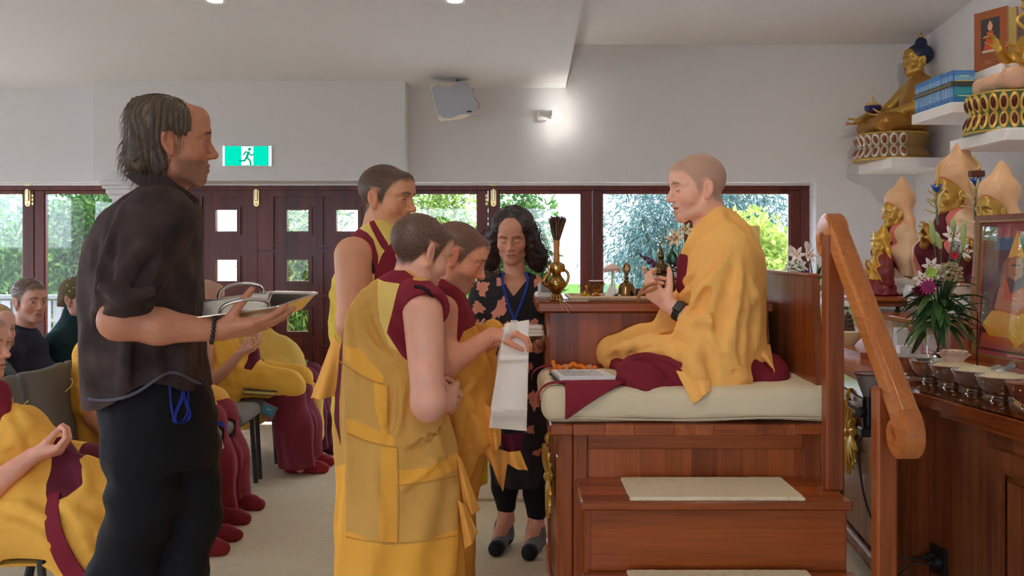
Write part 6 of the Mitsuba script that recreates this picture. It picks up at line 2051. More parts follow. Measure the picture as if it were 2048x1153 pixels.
ridge(S, base, [([(10, 800), (50, 840), (75, 900)], 0.014), ([(30, 815), (75, 860), (125, 890)], 0.014), ([(0, 900), (30, 880), (60, 850)], 0.012), ([(95, 990), (150, 1030), (235, 1090)], 0.013), ([(120, 985), (180, 1000), (235, 1010)], 0.014), ([(0, 1010), (60, 1020), (110, 1060)], 0.014), ([(-20, 800), (20, 850), (50, 920)], 0.014), ([(-60, 830), (-20, 880), (20, 940)], 0.014), ([(150, 1040), (190, 1060), (230, 1060)], 0.012), ([(170, 1030), (215, 1090), (250, 1150)], 0.013), ([(-40, 1060), (20, 1050), (90, 1090)], 0.013),
                ([(0, 1050), (80, 1070), (110, 1110)], 0.012), ([(140, 1010), (170, 1080), (200, 1140)], 0.013), ([(80, 890), (130, 905), (172, 965), (160, 1000), (115, 1005)], 0.016)], 2.5, 0.012, 0.4, 0.025)
chair_void(S, 3.50)
S.disp(wrinkle(0.004, 10, 21))
m = cloth_mesh(S, 0.0085, lo=V(-9, 0, 0.06))
lining = [(88, 882), (128, 898), (160, 935), (172, 966), (150, 985), (112, 1000), (95, 960), (84, 920)]
patch_ = [(50, 975), (72, 1000), (75, 1010), (45, 990)]
m = pieces(m, [('robe_lining', DMAR, lambda v: xz_g(v, lining, 3.34, 3.75), {})], k)
wear(k, 'robe', m, (226, 168, 70), seed=11)
q, ok = cast(S, spline(np.array([(112, 985), (106, 1020), (110, 1060), (128, 1110), (165, 1165)], float), 30), 2.6)
put('sash', ribbon(q[ok] + V(0, -0.008, 0), np.linspace(0.035, 0.075, ok.sum()), 0.004, unit([1, 0, 0.15])), 'm_cloth', lin(*MAR), True, parent=k)
S = Sdf().chain([nk + V(0.0, -0.10, -0.02), nk + V(0.07, -0.04, -0.10), nk + V(0.06, 0.06, -0.10)], [0.05, 0.055, 0.05], 0.03)
S.chain([nk + V(0.07, -0.04, -0.08), P(-12, 790, 3.44), P(2, 832, 3.42)], [0.05, 0.045, 0.040], 0.04)
wear(k, 'shirt', cloth_mesh(S, 0.008), MAR)
for y in (3.44, 3.70):
    sock_foot(k, x + 0.46, y, (120, 36, 44))

# next one, behind the man with the tray
x, Y = -1.72, 4.84
k, b, hc, nk, hip = seated('seated yellow robed person left of the standing man, a bare elbow in view', x, Y, (226, 592), (206, 140, 106), dict(hair=(96, 78, 66), stubble=0.7), {}, 1.0, (1, -0.05, -0.1), hh=0.0045, knee=0.20)
b.chain([P(212, 712, 4.62), P(190, 835, 4.58), P(228, 872, 4.50), P(300, 850, 4.54)], [0.055, 0.046, 0.044, 0.03], 0.03)
b.hand(P(300, 850, 4.54), V(0.9, 0.2, 0.1), V(0, 0, 1), side=1, h=0.005)
b.build(k, 0.012)
S = robe_seated(Sdf(), nk, hip, x, Y, 0.22)
S.chain([P(192, 715, 4.66), P(184, 800, 4.64), P(192, 930, 4.62)], [0.085, 0.075, 0.08], 0.05)
base = copy_of(S)
ridge(S, base, [[(175, 720), (160, 790), (175, 850)], [(160, 760), (190, 790), (225, 800)], [(165, 880), (200, 910), (240, 905)], [(172, 930), (205, 905), (235, 880)]], 3.9, 0.014, 0.45, 0.025)
S.sub(s_ell(P(214, 850, 4.48), [0.075, 0.09, 0.075]), 0.02)
chair_void(S, 4.84)
S.disp(wrinkle(0.005, 12, 22))
wear(k, 'robe', cloth_mesh(S, 0.009), (222, 162, 66), seed=12)
wear(k, 'skirt', cloth_mesh(skirt_seated(x, Y, 0.20), 0.010), (124, 34, 44))
for y in (4.56, 4.78):
    sock_foot(k, x + 0.22, y, (128, 36, 42))

# third one
x, Y = -1.72, 5.29
k, b, hc, nk, hip = seated('seated robed person behind the standing man, cream towel on the maroon knee', x, Y, (318, 566), (206, 146, 116), dict(hair=(96, 78, 66), stubble=0.7), {}, 1.0, (1, -0.05, -0.1), hh=0.006, knee=0.23)
b.build(k, 0.013)
S = chair_void(robe_seated(Sdf(), nk, hip, x, Y, 0.25), 5.29).disp(wrinkle(0.006, 11, 23))
wear(k, 'robe', cloth_mesh(S, 0.011), (228, 168, 78), seed=13)
S = skirt_seated(x, Y, 0.315)
sk3 = cloth_mesh(S, 0.009)
wear(k, 'skirt', sk3, (128, 40, 48))
for y in (5.1, 5.38):
    sock_foot(k, x + 0.19, y, (124, 36, 44), -0.2)
kt = thing('towel', 'cream striped cloth hanging over the maroon knee beside the standing man', 'towel')
g = bez(P(405, 846, 4.95), P(436, 852, 4.95), P(446, 898, 4.93), P(402, 925, 4.93), 16, 12)
s_, t_ = np.meshgrid(np.linspace(0, 1, 16), np.linspace(0, 1, 12), indexing='ij')
g[:, :, 1] -= 0.02 * np.sin(9 * t_ + 2 * s_) * s_
for j in range(5):
    j0, j1 = int(j * 11 / 5), int((j + 1) * 11 / 5)
    mm = sheet(g[:, j0:j1 + 1], 0.004)
    put('stripe', mm, 'm_cloth', lin(*((226, 214, 170) if j % 2 == 0 else (206, 190, 120))), True, parent=kt)
kb = thing('blue_strap', 'blue cloth strap on the maroon knee beside the cream towel', 'strap')
put('band', ribbon(spline([P(428, 850, 4.93), P(440, 847, 4.925), P(450, 856, 4.94)], 10), 0.022, 0.004, (0, 0, 1)), 'm_cloth', lin(40, 66, 160), True, parent=kb)

# the shaved one holding both hands up
x, Y = -1.72, 6.28
k, b, hc, nk, hip = seated('seated shaved headed person in yellow holding cupped hands before the chest', x, Y, (414, 598), (206, 152, 126), dict(hair=(176, 142, 122), stubble=0.5, flush=0.4), {}, 1.0, (0.85, 0.42, -0.12), hh=0.0035)
el, wr = P(418, 776, 6.06), P(480, 708, 6.02)
b.chain([P(408, 682, 6.08), el, wr], [0.056, 0.045, 0.027], 0.025)
b.hand(wr, V(0.82, 0.1, 0.32), V(-0.3, 0.3, 0.9), side=1, s=1.0, curl=(0.35, 0.5, 0.55, 0.6), thumb=(0.6, 0.3, 0.7), h=0.003)
wr2 = P(484, 700, 6.24)
b.chain([P(420, 684, 6.48), P(440, 760, 6.46), wr2], [0.056, 0.045, 0.027], 0.025)
b.hand(wr2, V(0.82, -0.15, 0.35), V(-0.2, -0.3, 0.9), side=-1, s=1.0, curl=(0.5, 0.6, 0.6, 0.6), h=0.0035)
b.build(k, 0.011)
S = robe_seated(Sdf(), nk, hip, x, Y, 0.50)
S.chain([P(440, 690, 6.22), P(450, 760, 6.16), P(460, 810, 6.12)], [0.11, 0.12, 0.10], 0.05)
S.chain([P(500, 700, 6.30), P(510, 740, 6.22), P(490, 780, 6.16)], [0.05, 0.05, 0.06], 0.04)
S.sub(s_cone(P(400, 690, 6.02), P(412, 790, 5.98), 0.062, 0.06), 0.02)
S.sub(s_ell(P(500, 728, 6.10), [0.03, 0.07, 0.05]), 0.02)
base = copy_of(S)
ridge(S, base, [[(430, 690), (445, 730), (470, 780)], [(455, 680), (468, 720), (480, 790)], [(410, 800), (460, 805), (520, 800)], [(430, 780), (480, 790), (540, 795)], [(520, 680), (535, 720), (515, 770)]], 5.4, 0.016, 0.45, 0.03)
chair_void(S, 6.28)
S.disp(wrinkle(0.005, 11, 24))
m = cloth_mesh(S, 0.009)
lin_ = [(487, 715), (512, 690), (516, 712), (500, 742), (488, 738)]
m = pieces(m, [('robe_lining', DMAR, lambda v: xz_g(v, lin_, 6.1, 6.4), {})], k)
wear(k, 'robe', m, (228, 174, 66), seed=14)
wear(k, 'skirt', cloth_mesh(skirt_seated(x, Y, 0.52), 0.009), (112, 38, 50))
S = Sdf().chain([nk + V(0.03, -0.06, -0.02), nk + V(0.06, 0.0, -0.10)], [0.05, 0.06], 0.03)
wear(k, 'shirt', cloth_mesh(S, 0.01), MAR)
for y in (6.22, 6.42):
    sock_foot(k, x + 0.37, y, (140, 38, 44))
th = np.linspace(0.2, 2.6, 16)
put('glasses_strap', tube(np.array([b.at_head((0.079 * math.cos(a + 0.6), -0.012 - 0.098 * math.sin(a), -0.012)) for a in th]), 0.003, 6), 'm_satin', lin(30, 26, 28), True, parent=k)
kb = thing('book', 'black book with gilt page edges on the lap of a seated person', 'book')
bc = P(520, 783, 6.08)
Rb = rot([0, 1, 0], 0.10) @ rotz(0.25)
put('cover', cat(move(box([-0.10, -0.07, -0.012], [0.10, 0.07, -0.008], 0.001), bc, Rb), move(box([-0.10, -0.07, 0.010], [0.10, 0.07, 0.014], 0.001), bc, Rb)), 'm_satin', lin(26, 24, 28), False, parent=kb)
put('pages', move(box([-0.097, -0.067, -0.008], [0.097, 0.067, 0.010], 0.001), bc, Rb), 'm_satin', lin(206, 180, 96), False, parent=kb)
kb = thing('name_card', 'teal name card in a clear holder hanging below the black book', 'card')
cc = P(537, 822, 6.02)
Rc = rot([0, 1, 0], 0.42)
put('holder', move(box([-0.046, -0.002, -0.040], [0.046, 0.002, 0.040], 0.001), cc, Rc), 'm_satin', lin(126, 96, 92), False, parent=kb)
put('card', move(box([-0.036, -0.005, -0.026], [0.036, -0.002, 0.032], 0.001), cc, Rc), 'm_satin', lin(66, 130, 150), False, parent=kb)
put('print_mark', move(box([-0.012, -0.0065, 0.006], [0.012, -0.005, 0.010], 0.0004), cc, Rc), 'm_satin', lin(220, 230, 230), False, parent=kb)

# farthest one of the first row, bent forward under a yellow cloak
x, Y = -1.72, 6.84
k, b, hc, nk, hip = seated('seated person bent under a wide yellow cloak, farthest along the first row', x, Y, (528, 622), (200, 148, 120), dict(hair=(140, 116, 100), stubble=0.6), {}, 0.95, (0.75, 0.1, -0.62), hh=0.006)
b.build(k, 0.013)
S = Sdf()
S.chain([P(508, 668, Y), P(560, 720, 6.8), P(615, 800, 6.66), P(628, 868, 6.64)], [0.09, 0.14, 0.09, 0.07], 0.06)
S.chain([P(480, 690, Y), P(490, 800, Y)], [0.16, 0.2], 0.06)
S.chain([P(540, 760, 6.62), P(590, 840, 6.56), P(606, 880, 6.58)], [0.12, 0.08, 0.05], 0.06)
base = copy_of(S)
ridge(S, base, [[(530, 680), (575, 740), (600, 800)], [(550, 740), (580, 800), (600, 870)], [(580, 760), (610, 820), (640, 860)]], 6.0, 0.018, 0.4, 0.03)
chair_void(S, 6.82)
S.disp(wrinkle(0.006, 9, 25))
m = cloth_mesh(S, 0.010)
pch = [(560, 770), (600, 745), (640, 850), (600, 900)]
m = pieces(m, [('cloak_patch', (228, 188, 98), lambda v: xz_g(v, pch, 6.6, 6.75), {})], k)
wear(k, 'cloak', m, (214, 178, 88), seed=15)
wear(k, 'skirt', cloth_mesh(skirt_seated(x, Y, 0.50), 0.011), (96, 34, 46))
S = Sdf().chain([P(650, 840, 6.8), P(645, 885, 6.8), P(668, 903, 6.78)], [0.07, 0.055, 0.035], 0.03)
wear(k, 'sock', cloth_mesh(S, 0.009, lo=V(-9, 0, 0.001)), (74, 30, 38))

# second row
x, Y = -2.50, 5.55
k, b, hc, nk, hip = seated('seated woman in a navy sweater with brown hair tied in a bun', x, Y, (61, 603), (204, 150, 128), dict(hair=(96, 74, 60), stubble=0.98, browc=(84, 64, 52), eye=0.75, gaze=0.001, lips=(160, 96, 90), flush=0.4), dict(nose=0.92, jaw=0.95, brow=0.9), 0.99, (0.80, -0.58, -0.04), hh=0.0026)
b.build(k, 0.010)
S = Sdf()
S.chain([nk + V(0, 0, 0.012), nk + V(0, 0, -0.05)], [0.062, 0.09], 0.03)
S.chain([nk + V(0, 0, -0.10), nk + V(0.0, 0, -0.28), hip], [0.12, 0.155, 0.16], 0.05)
S.cone(nk + V(-0.02, -0.15, -0.10), nk + V(-0.02, 0.15, -0.10), 0.075, 0.075, 0.04)
for s_ in (-1, 1):
    S.chain([nk + V(-0.01, s_ * 0.15, -0.11), nk + V(0.03, s_ * 0.175, -0.36), nk + V(0.26, s_ * 0.12, -0.43)], [0.075, 0.065, 0.05], 0.03)
chair_void(S, 5.55, -2.62)
S.disp(wrinkle(0.005, 11, 31))
wear(k, 'sweater', cloth_mesh(S, 0.009), (44, 46, 58), amt=0.2)
put('neckband', tube(nk + V(0.0, 0, 0.035) + 0.066 * np.stack([np.cos(np.linspace(0, 6.283, 30)), np.sin(np.linspace(0, 6.283, 30)), -0.35 * np.cos(np.linspace(0, 6.283, 30))], 1), 0.008, 8), 'm_cloth', lin(38, 40, 52), True, parent=k)
S = Sdf()
A_ = b.at_head
S.ell(A_((0, -0.024, 0.047)), [0.082, 0.100, 0.085], b.HR, 0.0)
S.sub(s_ell(A_((0, 0.10, -0.005)), [0.09, 0.085, 0.085], b.HR), 0.015)
S.cut(lambda p: -((p - b.HC) @ b.HR)[:, 2] - 0.045 - 0.5 * np.minimum(((p - b.HC) @ b.HR)[:, 1] + 0.03, 0))
for s_ in (-1, 1):
    S.sub(s_ell(A_((0.086 * s_, -0.006, -0.012)), [0.018, 0.022, 0.036], b.HR), 0.006)
S.ell(A_((0, -0.135, 0.045)), [0.034, 0.032, 0.036], b.HR, 0.006)
S.disp(lambda p: 0.0012 * np.sin(((p - b.HC) @ b.HR)[:, 2] * 300 + 8 * meshkit.noise(p * 30)))
hm = cloth_mesh(S, 0.004)
put('hair', hm, 'm_satin', tone(hm[0], (92, 70, 56), 0.6, 60), True, parent=k)
put('earring', move(trimesh.creation.icosphere(2, 0.004), A_((0.079, -0.004, -0.05))), 'm_metal', lin(220, 215, 205), True, parent=k)

x, Y = -2.50, 6.02
k, b, hc, nk, hip = seated('seated person with an olive patterned headscarf and a dark green sweater', x, Y, (157, 598), (196, 146, 122), dict(hair=None, browc=(110, 90, 76), eye=0.6), dict(nose=1.0), 1.0, (0.93, -0.25, -0.03), hh=0.0032)
b.build(k, 0.012)
S = Sdf()
S.chain([hc + V(-0.02, 0, -0.085), nk], [0.066, 0.078], 0.02)
S.chain([nk + V(0, 0, -0.10), nk + V(0.0, 0, -0.28), hip], [0.13, 0.165, 0.17], 0.05)
S.cone(nk + V(-0.02, -0.15, -0.09), nk + V(-0.02, 0.15, -0.09), 0.08, 0.08, 0.04)
for s_ in (-1, 1):
    S.chain([nk + V(-0.01, s_ * 0.15, -0.11), nk + V(0.03, s_ * 0.18, -0.36), nk + V(0.26, s_ * 0.12, -0.43)], [0.08, 0.07, 0.05], 0.03)
chair_void(S, 6.02, -2.62)
S.disp(wrinkle(0.005, 11, 32))
wear(k, 'sweater', cloth_mesh(S, 0.010), (22, 50, 50), amt=0.2)
S = Sdf()
S.ell(b.at_head((0, -0.018, 0.042)), [0.084, 0.106, 0.090], b.HR, 0.0)
S.ell(b.at_head((0, -0.085, -0.03)), [0.06, 0.045, 0.06], b.HR, 0.03)
S.sub(s_ell(b.at_head((0, 0.115, -0.055)), [0.10, 0.10, 0.088], b.HR), 0.012)
S.cut(lambda p: -((p - b.HC) @ b.HR)[:, 2] - 0.05)
S.disp(wrinkle(0.003, 22, 5))
hm = cloth_mesh(S, 0.005)
put('headscarf', hm, 'm_cloth', tone(hm[0], (96, 84, 58), 0.3, 40), True, parent=k)
rng = np.random.default_rng(6)
for i in range(26):
    j = rng.integers(0, len(hm[0]))
    n_ = unit(hm[0][j] - b.at_head((0, -0.018, 0.03)))
    put('printed_mark', move(box([-0.0055, -0.0025, 0], [0.0055, 0.0025, 0.002], 0.0005), hm[0][j] + n_ * 0.0005, frame_of(n_)), 'm_cloth', lin(206, 200, 180), False, parent=k)

x, Y = -2.50, 5.10
k, b, hc, nk, hip = seated('blond person in a black jacket half cut by the left picture edge', x, Y, (-6, 657), (212, 164, 144), dict(hair=None, browc=(150, 120, 90), eye=0.6), dict(nose=0.85), 0.95, (0.85, -0.45, -0.05), hh=0.0035)
b.build(k, 0.012)
S = Sdf()
S.chain([nk + V(0, 0, 0.0), nk + V(0, 0, -0.10), nk + V(0.0, 0, -0.28), hip], [0.07, 0.11, 0.145, 0.15], 0.05)
for s_ in (-1, 1):
    S.chain([nk + V(-0.01, s_ * 0.13, -0.09), nk + V(0.03, s_ * 0.16, -0.34), nk + V(0.22, s_ * 0.12, -0.43)], [0.075, 0.068, 0.05], 0.03)
chair_void(S, 5.05, -2.62)
S.disp(wrinkle(0.010, 12, 33))
wear(k, 'jacket', cloth_mesh(S, 0.010), (26, 27, 30), 'm_silk', amt=0.3)
S = Sdf()
S.ell(b.at_head((0, -0.020, 0.040)), [0.086, 0.106, 0.088], b.HR, 0.0)
for s_ in (-1, 1):
    S.chain([b.at_head((0.074 * s_, 0.0, 0.02)), b.at_head((0.080 * s_, 0.005, -0.09))], [0.024, 0.018], 0.02)
S.ell(b.at_head((0, -0.06, -0.03)), [0.08, 0.06, 0.08], b.HR, 0.02)
S.sub(s_ell(b.at_head((0, 0.105, -0.035)), [0.062, 0.075, 0.095], b.HR), 0.012)
S.disp(lambda p: 0.0018 * np.sin(np.arctan2(((p - b.HC) @ b.HR)[:, 0], ((p - b.HC) @ b.HR)[:, 1]) * 60 + 5 * meshkit.noise(p * 30)))
hm = cloth_mesh(S, 0.0045)
put('hair', hm, 'm_satin', tone(hm[0], (176, 142, 98), 0.5, 50), True, parent=k)
# ---------------------------------------------------------------- statues (they look towards the left, along -x)
GOLD, HAT = (192, 152, 72), (222, 176, 130)


def lotus_base(key, c, rx, ry, h, petal_col, core_col, rim_col, n=18, full=False):
    """A double lotus seat: body, two rims and two rows of petals with round cores."""
    prof = [(0, 0), (1.0, 0), (1.02, 0.06), (0.94, 0.14), (0.86, 0.40), (0.80, 0.50), (0.84, 0.62), (0.90, 0.84), (0.92, 0.92), (0.88, 1.0), (0, 1.0)]
    m = lathe([(r, z * h) for r, z in prof], 56)
    m.apply_transform(np.diag([rx, ry, 1, 1.0]))
    put('seat_body', move(m, c), 'm_gilt', lin(*rim_col), 30, parent=key)
    for z, r in ((0.03, 1.01), (0.96, 0.90)):
        a = np.linspace(0, 2 * np.pi, 60)
        put('rim', tube(np.stack([c[0] + rx * r * np.cos(a), c[1] + ry * r * np.sin(a), c[2] + z * h + 0 * a], 1), 0.007, 8), 'm_gilt', lin(206, 170, 84), True, parent=key)
    for row, (z0, z1, r0, r1) in enumerate(((0.48, 0.10, 0.82, 0.98), (0.52, 0.90, 0.82, 0.94))):
        for i in range(n):
            a = math.pi * (0.52 + 0.96 * i / (n - 1)) if not full else 2 * math.pi * i / n
            ca, sa = math.cos(a), math.sin(a)
            p0_ = V(rx * r0 * ca, ry * r0 * sa, z0 * h)
            p1_ = V(rx * r1 * ca, ry * r1 * sa, z1 * h)
            out = unit(V(ca / rx, sa / ry, 0))
            up_ = unit(p1_ - p0_)
            side = np.cross(up_, out)
            L = np.linalg.norm(p1_ - p0_)
            R = np.stack([side, up_, np.cross(side, up_)], 1)
            w = math.pi * 0.96 * rx / n * 0.52
            for nm, sx, sy, sz, off, col_ in (('petal', w, L * 0.60, 0.016, 0.0, petal_col), ('petal_core', w * 0.58, L * 0.38, 0.017, 0.008, core_col)):
                s_ = move(trimesh.creation.icosphere(2, 1.0), (0, 0, 0))
                s_.apply_transform(np.diag([sx, sy, sz, 1.0]))
                pk = put(nm, move(s_, np.asarray(c) + (p0_ + p1_) / 2 + out * off, R), 'm_gilt', lin(*col_), True, parent=key if nm == 'petal' else pk)


# the gilt buddha with blue hair
k = thing('buddha_statue', 'gilt seated buddha with dark blue hair on a lotus seat', 'statue')
c = V(2.795, 7.36, px_z(315, 7.03))
lotus_base(k, c, 0.28, 0.27, 0.20, (206, 200, 190), (142, 84, 44), (166, 130, 76), 13)
b = Fig(GOLD)
g0 = c + V(0, 0, 0.205)
hd = g0 + V(0.175, 0.0, 0.53)
b.head(hd, (-0.99, -0.12, 0.0), (0, 0, 1), 0.92, 0.0045, shape=dict(nose=0.85, ear=1.35, full=1.1), hair=None, eye=0.35, browc=(30, 30, 60), lips=(170, 90, 60), flush=0.0)
b.chain([hd + V(0.01, 0, -0.07), g0 + V(0.17, 0, 0.38)], [0.045, 0.055], 0.02)
b.ell(g0 + V(0.17, 0, 0.30), [0.085, 0.155, 0.10], k=0.03)
b.chain([g0 + V(0.16, 0, 0.28), g0 + V(0.15, 0, 0.08)], [0.10, 0.11], 0.04)
for s_ in (-1, 1):
    b.chain([g0 + V(0.12, s_ * 0.10, 0.065), g0 + V(-0.12, s_ * 0.19, 0.06), g0 + V(-0.13, -s_ * 0.04, 0.055)], [0.075, 0.06, 0.045], 0.03)
b.chain([g0 + V(0.16, -0.16, 0.33), g0 + V(0.10, -0.21, 0.17), g0 + V(-0.08, -0.09, 0.125)], [0.05, 0.042, 0.030], 0.02)
b.hand(g0 + V(-0.08, -0.09, 0.125), V(-0.8, 0.55, 0.05), V(0, 0, 1), side=-1, s=0.8, curl=(0.2, 0.2, 0.2, 0.2), h=0.005)
b.chain([g0 + V(0.16, 0.16, 0.33), g0 + V(0.04, 0.22, 0.20), g0 + V(-0.19, 0.10, 0.115)], [0.05, 0.042, 0.030], 0.02)
b.hand(g0 + V(-0.19, 0.08, 0.115), V(-0.8, -0.25, -0.45), V(-0.5, -0.3, 0.7), side=1, s=0.8, curl=(0.2, 0.35, 0.3, 0.3), h=0.005)
v, f, cl = b.mesh(0.009)
put('body', (v, f), 'm_gilt', cl, True, parent=k)
S = Sdf()
S.ell(b.at_head((0, -0.030, 0.055)), [0.082, 0.098, 0.082], b.HR, 0)
S.ell(b.at_head((0, -0.04, 0.150)), [0.040, 0.042, 0.040], b.HR, 0.015)
S.sub(s_ell(b.at_head((0, 0.10, -0.02)), [0.075, 0.085, 0.085], b.HR), 0.01)
S.cut(lambda p: -((p - b.HC) @ b.HR)[:, 2] - 0.055 - 0.6 * np.minimum(((p - b.HC) @ b.HR)[:, 1] + 0.03, 0))
S.disp(lambda p: 0.0028 * np.sin(p[:, 0] * 330) * np.sin(p[:, 1] * 330) * np.sin(p[:, 2] * 330))
for s_ in (-1, 1):
    S.sub(s_ell(b.at_head((0.086 * s_, -0.006, -0.012)), [0.018, 0.024, 0.045], b.HR), 0.006)
put('hair', cloth_mesh(S, 0.0045), 'm_satin', lin(22, 32, 66), True, parent=k)
put('finial', lathe([(0, 0), (0.014, 0.004), (0.018, 0.016), (0.010, 0.028), (0.003, 0.042), (0, 0.044)], 16, b.at_head((0, -0.04, 0.186))), 'm_gilt', lin(206, 164, 76), True, parent=k)
S = Sdf()       # robe over the left shoulder, towards the room
S.chain([g0 + V(0.175, -0.05, 0.40), g0 + V(0.17, -0.12, 0.31), g0 + V(0.13, -0.10, 0.15)], [0.05, 0.085, 0.115], 0.05)
for s_ in (-1, 1):
    S.chain([g0 + V(0.12, s_ * 0.10, 0.07), g0 + V(-0.12, s_ * 0.19, 0.06), g0 + V(-0.13, -s_ * 0.04, 0.055)], [0.082, 0.067, 0.052], 0.03)
S.disp(wrinkle(0.003, 20, 2))
wear(k, 'robe', cloth_mesh(S, 0.007), (168, 118, 52), 'm_gilt')
bw = g0 + V(-0.155, -0.03, 0.145)
kb = thing('alms_bowl', 'small dark blue bowl of fruit in the lap of the gilt buddha', 'bowl')
put('bowl', lathe([(0, 0), (0.03, 0.0), (0.055, 0.02), (0.062, 0.042), (0.056, 0.056), (0.050, 0.056), (0.052, 0.04), (0, 0.03)], 28, bw), 'm_gloss', lin(30, 34, 92), 30, parent=kb)
put('rim', tube(np.stack([bw[0] + 0.055 * np.cos(np.linspace(0, 6.283, 30)), bw[1] + 0.055 * np.sin(np.linspace(0, 6.283, 30)), bw[2] + 0.056 + 0 * np.linspace(0, 1, 30)], 1), 0.004, 6), 'm_gilt', lin(206, 170, 84), True, parent=kb)
for i, (x, y, z) in enumerate(((0.02, 0, 0.065), (-0.02, 0.015, 0.065), (-0.01, -0.02, 0.067), (0, 0, 0.092), (0, 0.0, 0.112))):
    put('fruit', move(trimesh.creation.icosphere(2, 0.021 - 0.002 * i), bw + V(x, y, z)), 'm_satin', lin(206, 182, 130), True, parent=kb)
kl = thing('leaf_ornament', 'small painted leaf ornament standing beside the arm of the gilt buddha', 'ornament')
lp = Polygon([(0, 0), (0.035, 0.04), (0.042, 0.09), (0.02, 0.14), (0.01, 0.19), (-0.02, 0.14), (-0.035, 0.08), (-0.025, 0.03)])
lo_ = P(1820, 225, 7.25)
put('leaf', move(extrude(lp, 0.012), lo_, rot([0, 0, 1], 0.6) @ rot([1, 0, 0], math.pi / 2)), 'm_satin', lin(76, 104, 84), False, parent=kl)
for i, (x, y, q) in enumerate(((0.0, 0.05, (150, 70, 70)), (0.012, 0.085, (196, 160, 90)), (-0.01, 0.115, (70, 90, 130)))):
    put('painted_blossom', move(move(trimesh.creation.icosphere(2, 0.013), (x, y, 0.010)), lo_, rot([0, 0, 1], 0.6) @ rot([1, 0, 0], math.pi / 2)), 'm_satin', lin(*q), True, parent=kl)
put('stem', tube([lo_ + V(0, 0, 0.01), lo_ + V(-0.02, -0.02, -0.05), V(lo_[0] - 0.03, 7.25, c[2] + 0.2)], 0.006, 8), 'm_gilt', lin(150, 120, 60), True, parent=kl)

# second statue at the right edge
k = thing('statue', 'gilt statue on a green and maroon lotus seat, cut by the right picture edge', 'statue')
c = V(2.85, 5.76, px_z(255, 5.40))
lotus_base(k, c, 0.232, 0.24, 0.235, (214, 178, 96), (92, 40, 30), (84, 112, 86), 13)
b = Fig((196, 152, 66))
g0 = c + V(0.145, 0, 0.24)
b.head(g0 + V(0.03, 0, 0.52), (-1, 0, 0), (0, 0, 1), 0.85, 0.006, hair=(30, 36, 60), stubble=1.0)
b.chain([g0 + V(0.03, 0, 0.45), g0 + V(0.03, 0, 0.36)], [0.04, 0.05], 0.02)
b.ell(g0 + V(0.03, 0, 0.28), [0.075, 0.14, 0.10])
b.chain([g0 + V(0.03, 0, 0.26), g0 + V(0.02, 0, 0.08)], [0.085, 0.10], 0.04)
for s_ in (-1, 1):
    b.chain([g0 + V(0.03, s_ * 0.14, 0.32), g0 + V(-0.04, s_ * 0.20, 0.17), g0 + V(-0.13, s_ * 0.12, 0.22 + 0.05 * s_)], [0.045, 0.038, 0.026], 0.02)
    b.hand(g0 + V(-0.13, s_ * 0.12, 0.22 + 0.05 * s_), V(-0.4, 0, 0.9), V(-0.9, 0, -0.3), side=-s_, s=0.75, curl=(0.5, 0.6, 0.3, 0.2), h=0.005)
v, f, cl = b.mesh(0.009)
put('body', (v, f), 'm_gilt', cl, True, parent=k)
S = Sdf()
for s_ in (-1, 1):
    S.chain([g0 + V(0.0, s_ * 0.09, 0.06), g0 + V(-0.20, s_ * 0.17, 0.055), g0 + V(-0.24, -s_ * 0.04, 0.045)], [0.075, 0.06, 0.045], 0.03)
S.disp(wrinkle(0.004, 16, 2))
wear(k, 'robe', cloth_mesh(S, 0.008), (206, 160, 130), 'm_satin')
put('ribbon_scroll', tube(spline([g0 + V(-0.10, -0.19, 0.12), g0 + V(-0.15, -0.20, 0.2), g0 + V(-0.12, -0.19, 0.30), g0 + V(-0.17, -0.18, 0.36), g0 + V(-0.14, -0.17, 0.42)], 24), 0.010, 8), 'm_gilt', lin(206, 164, 76), True, parent=k)


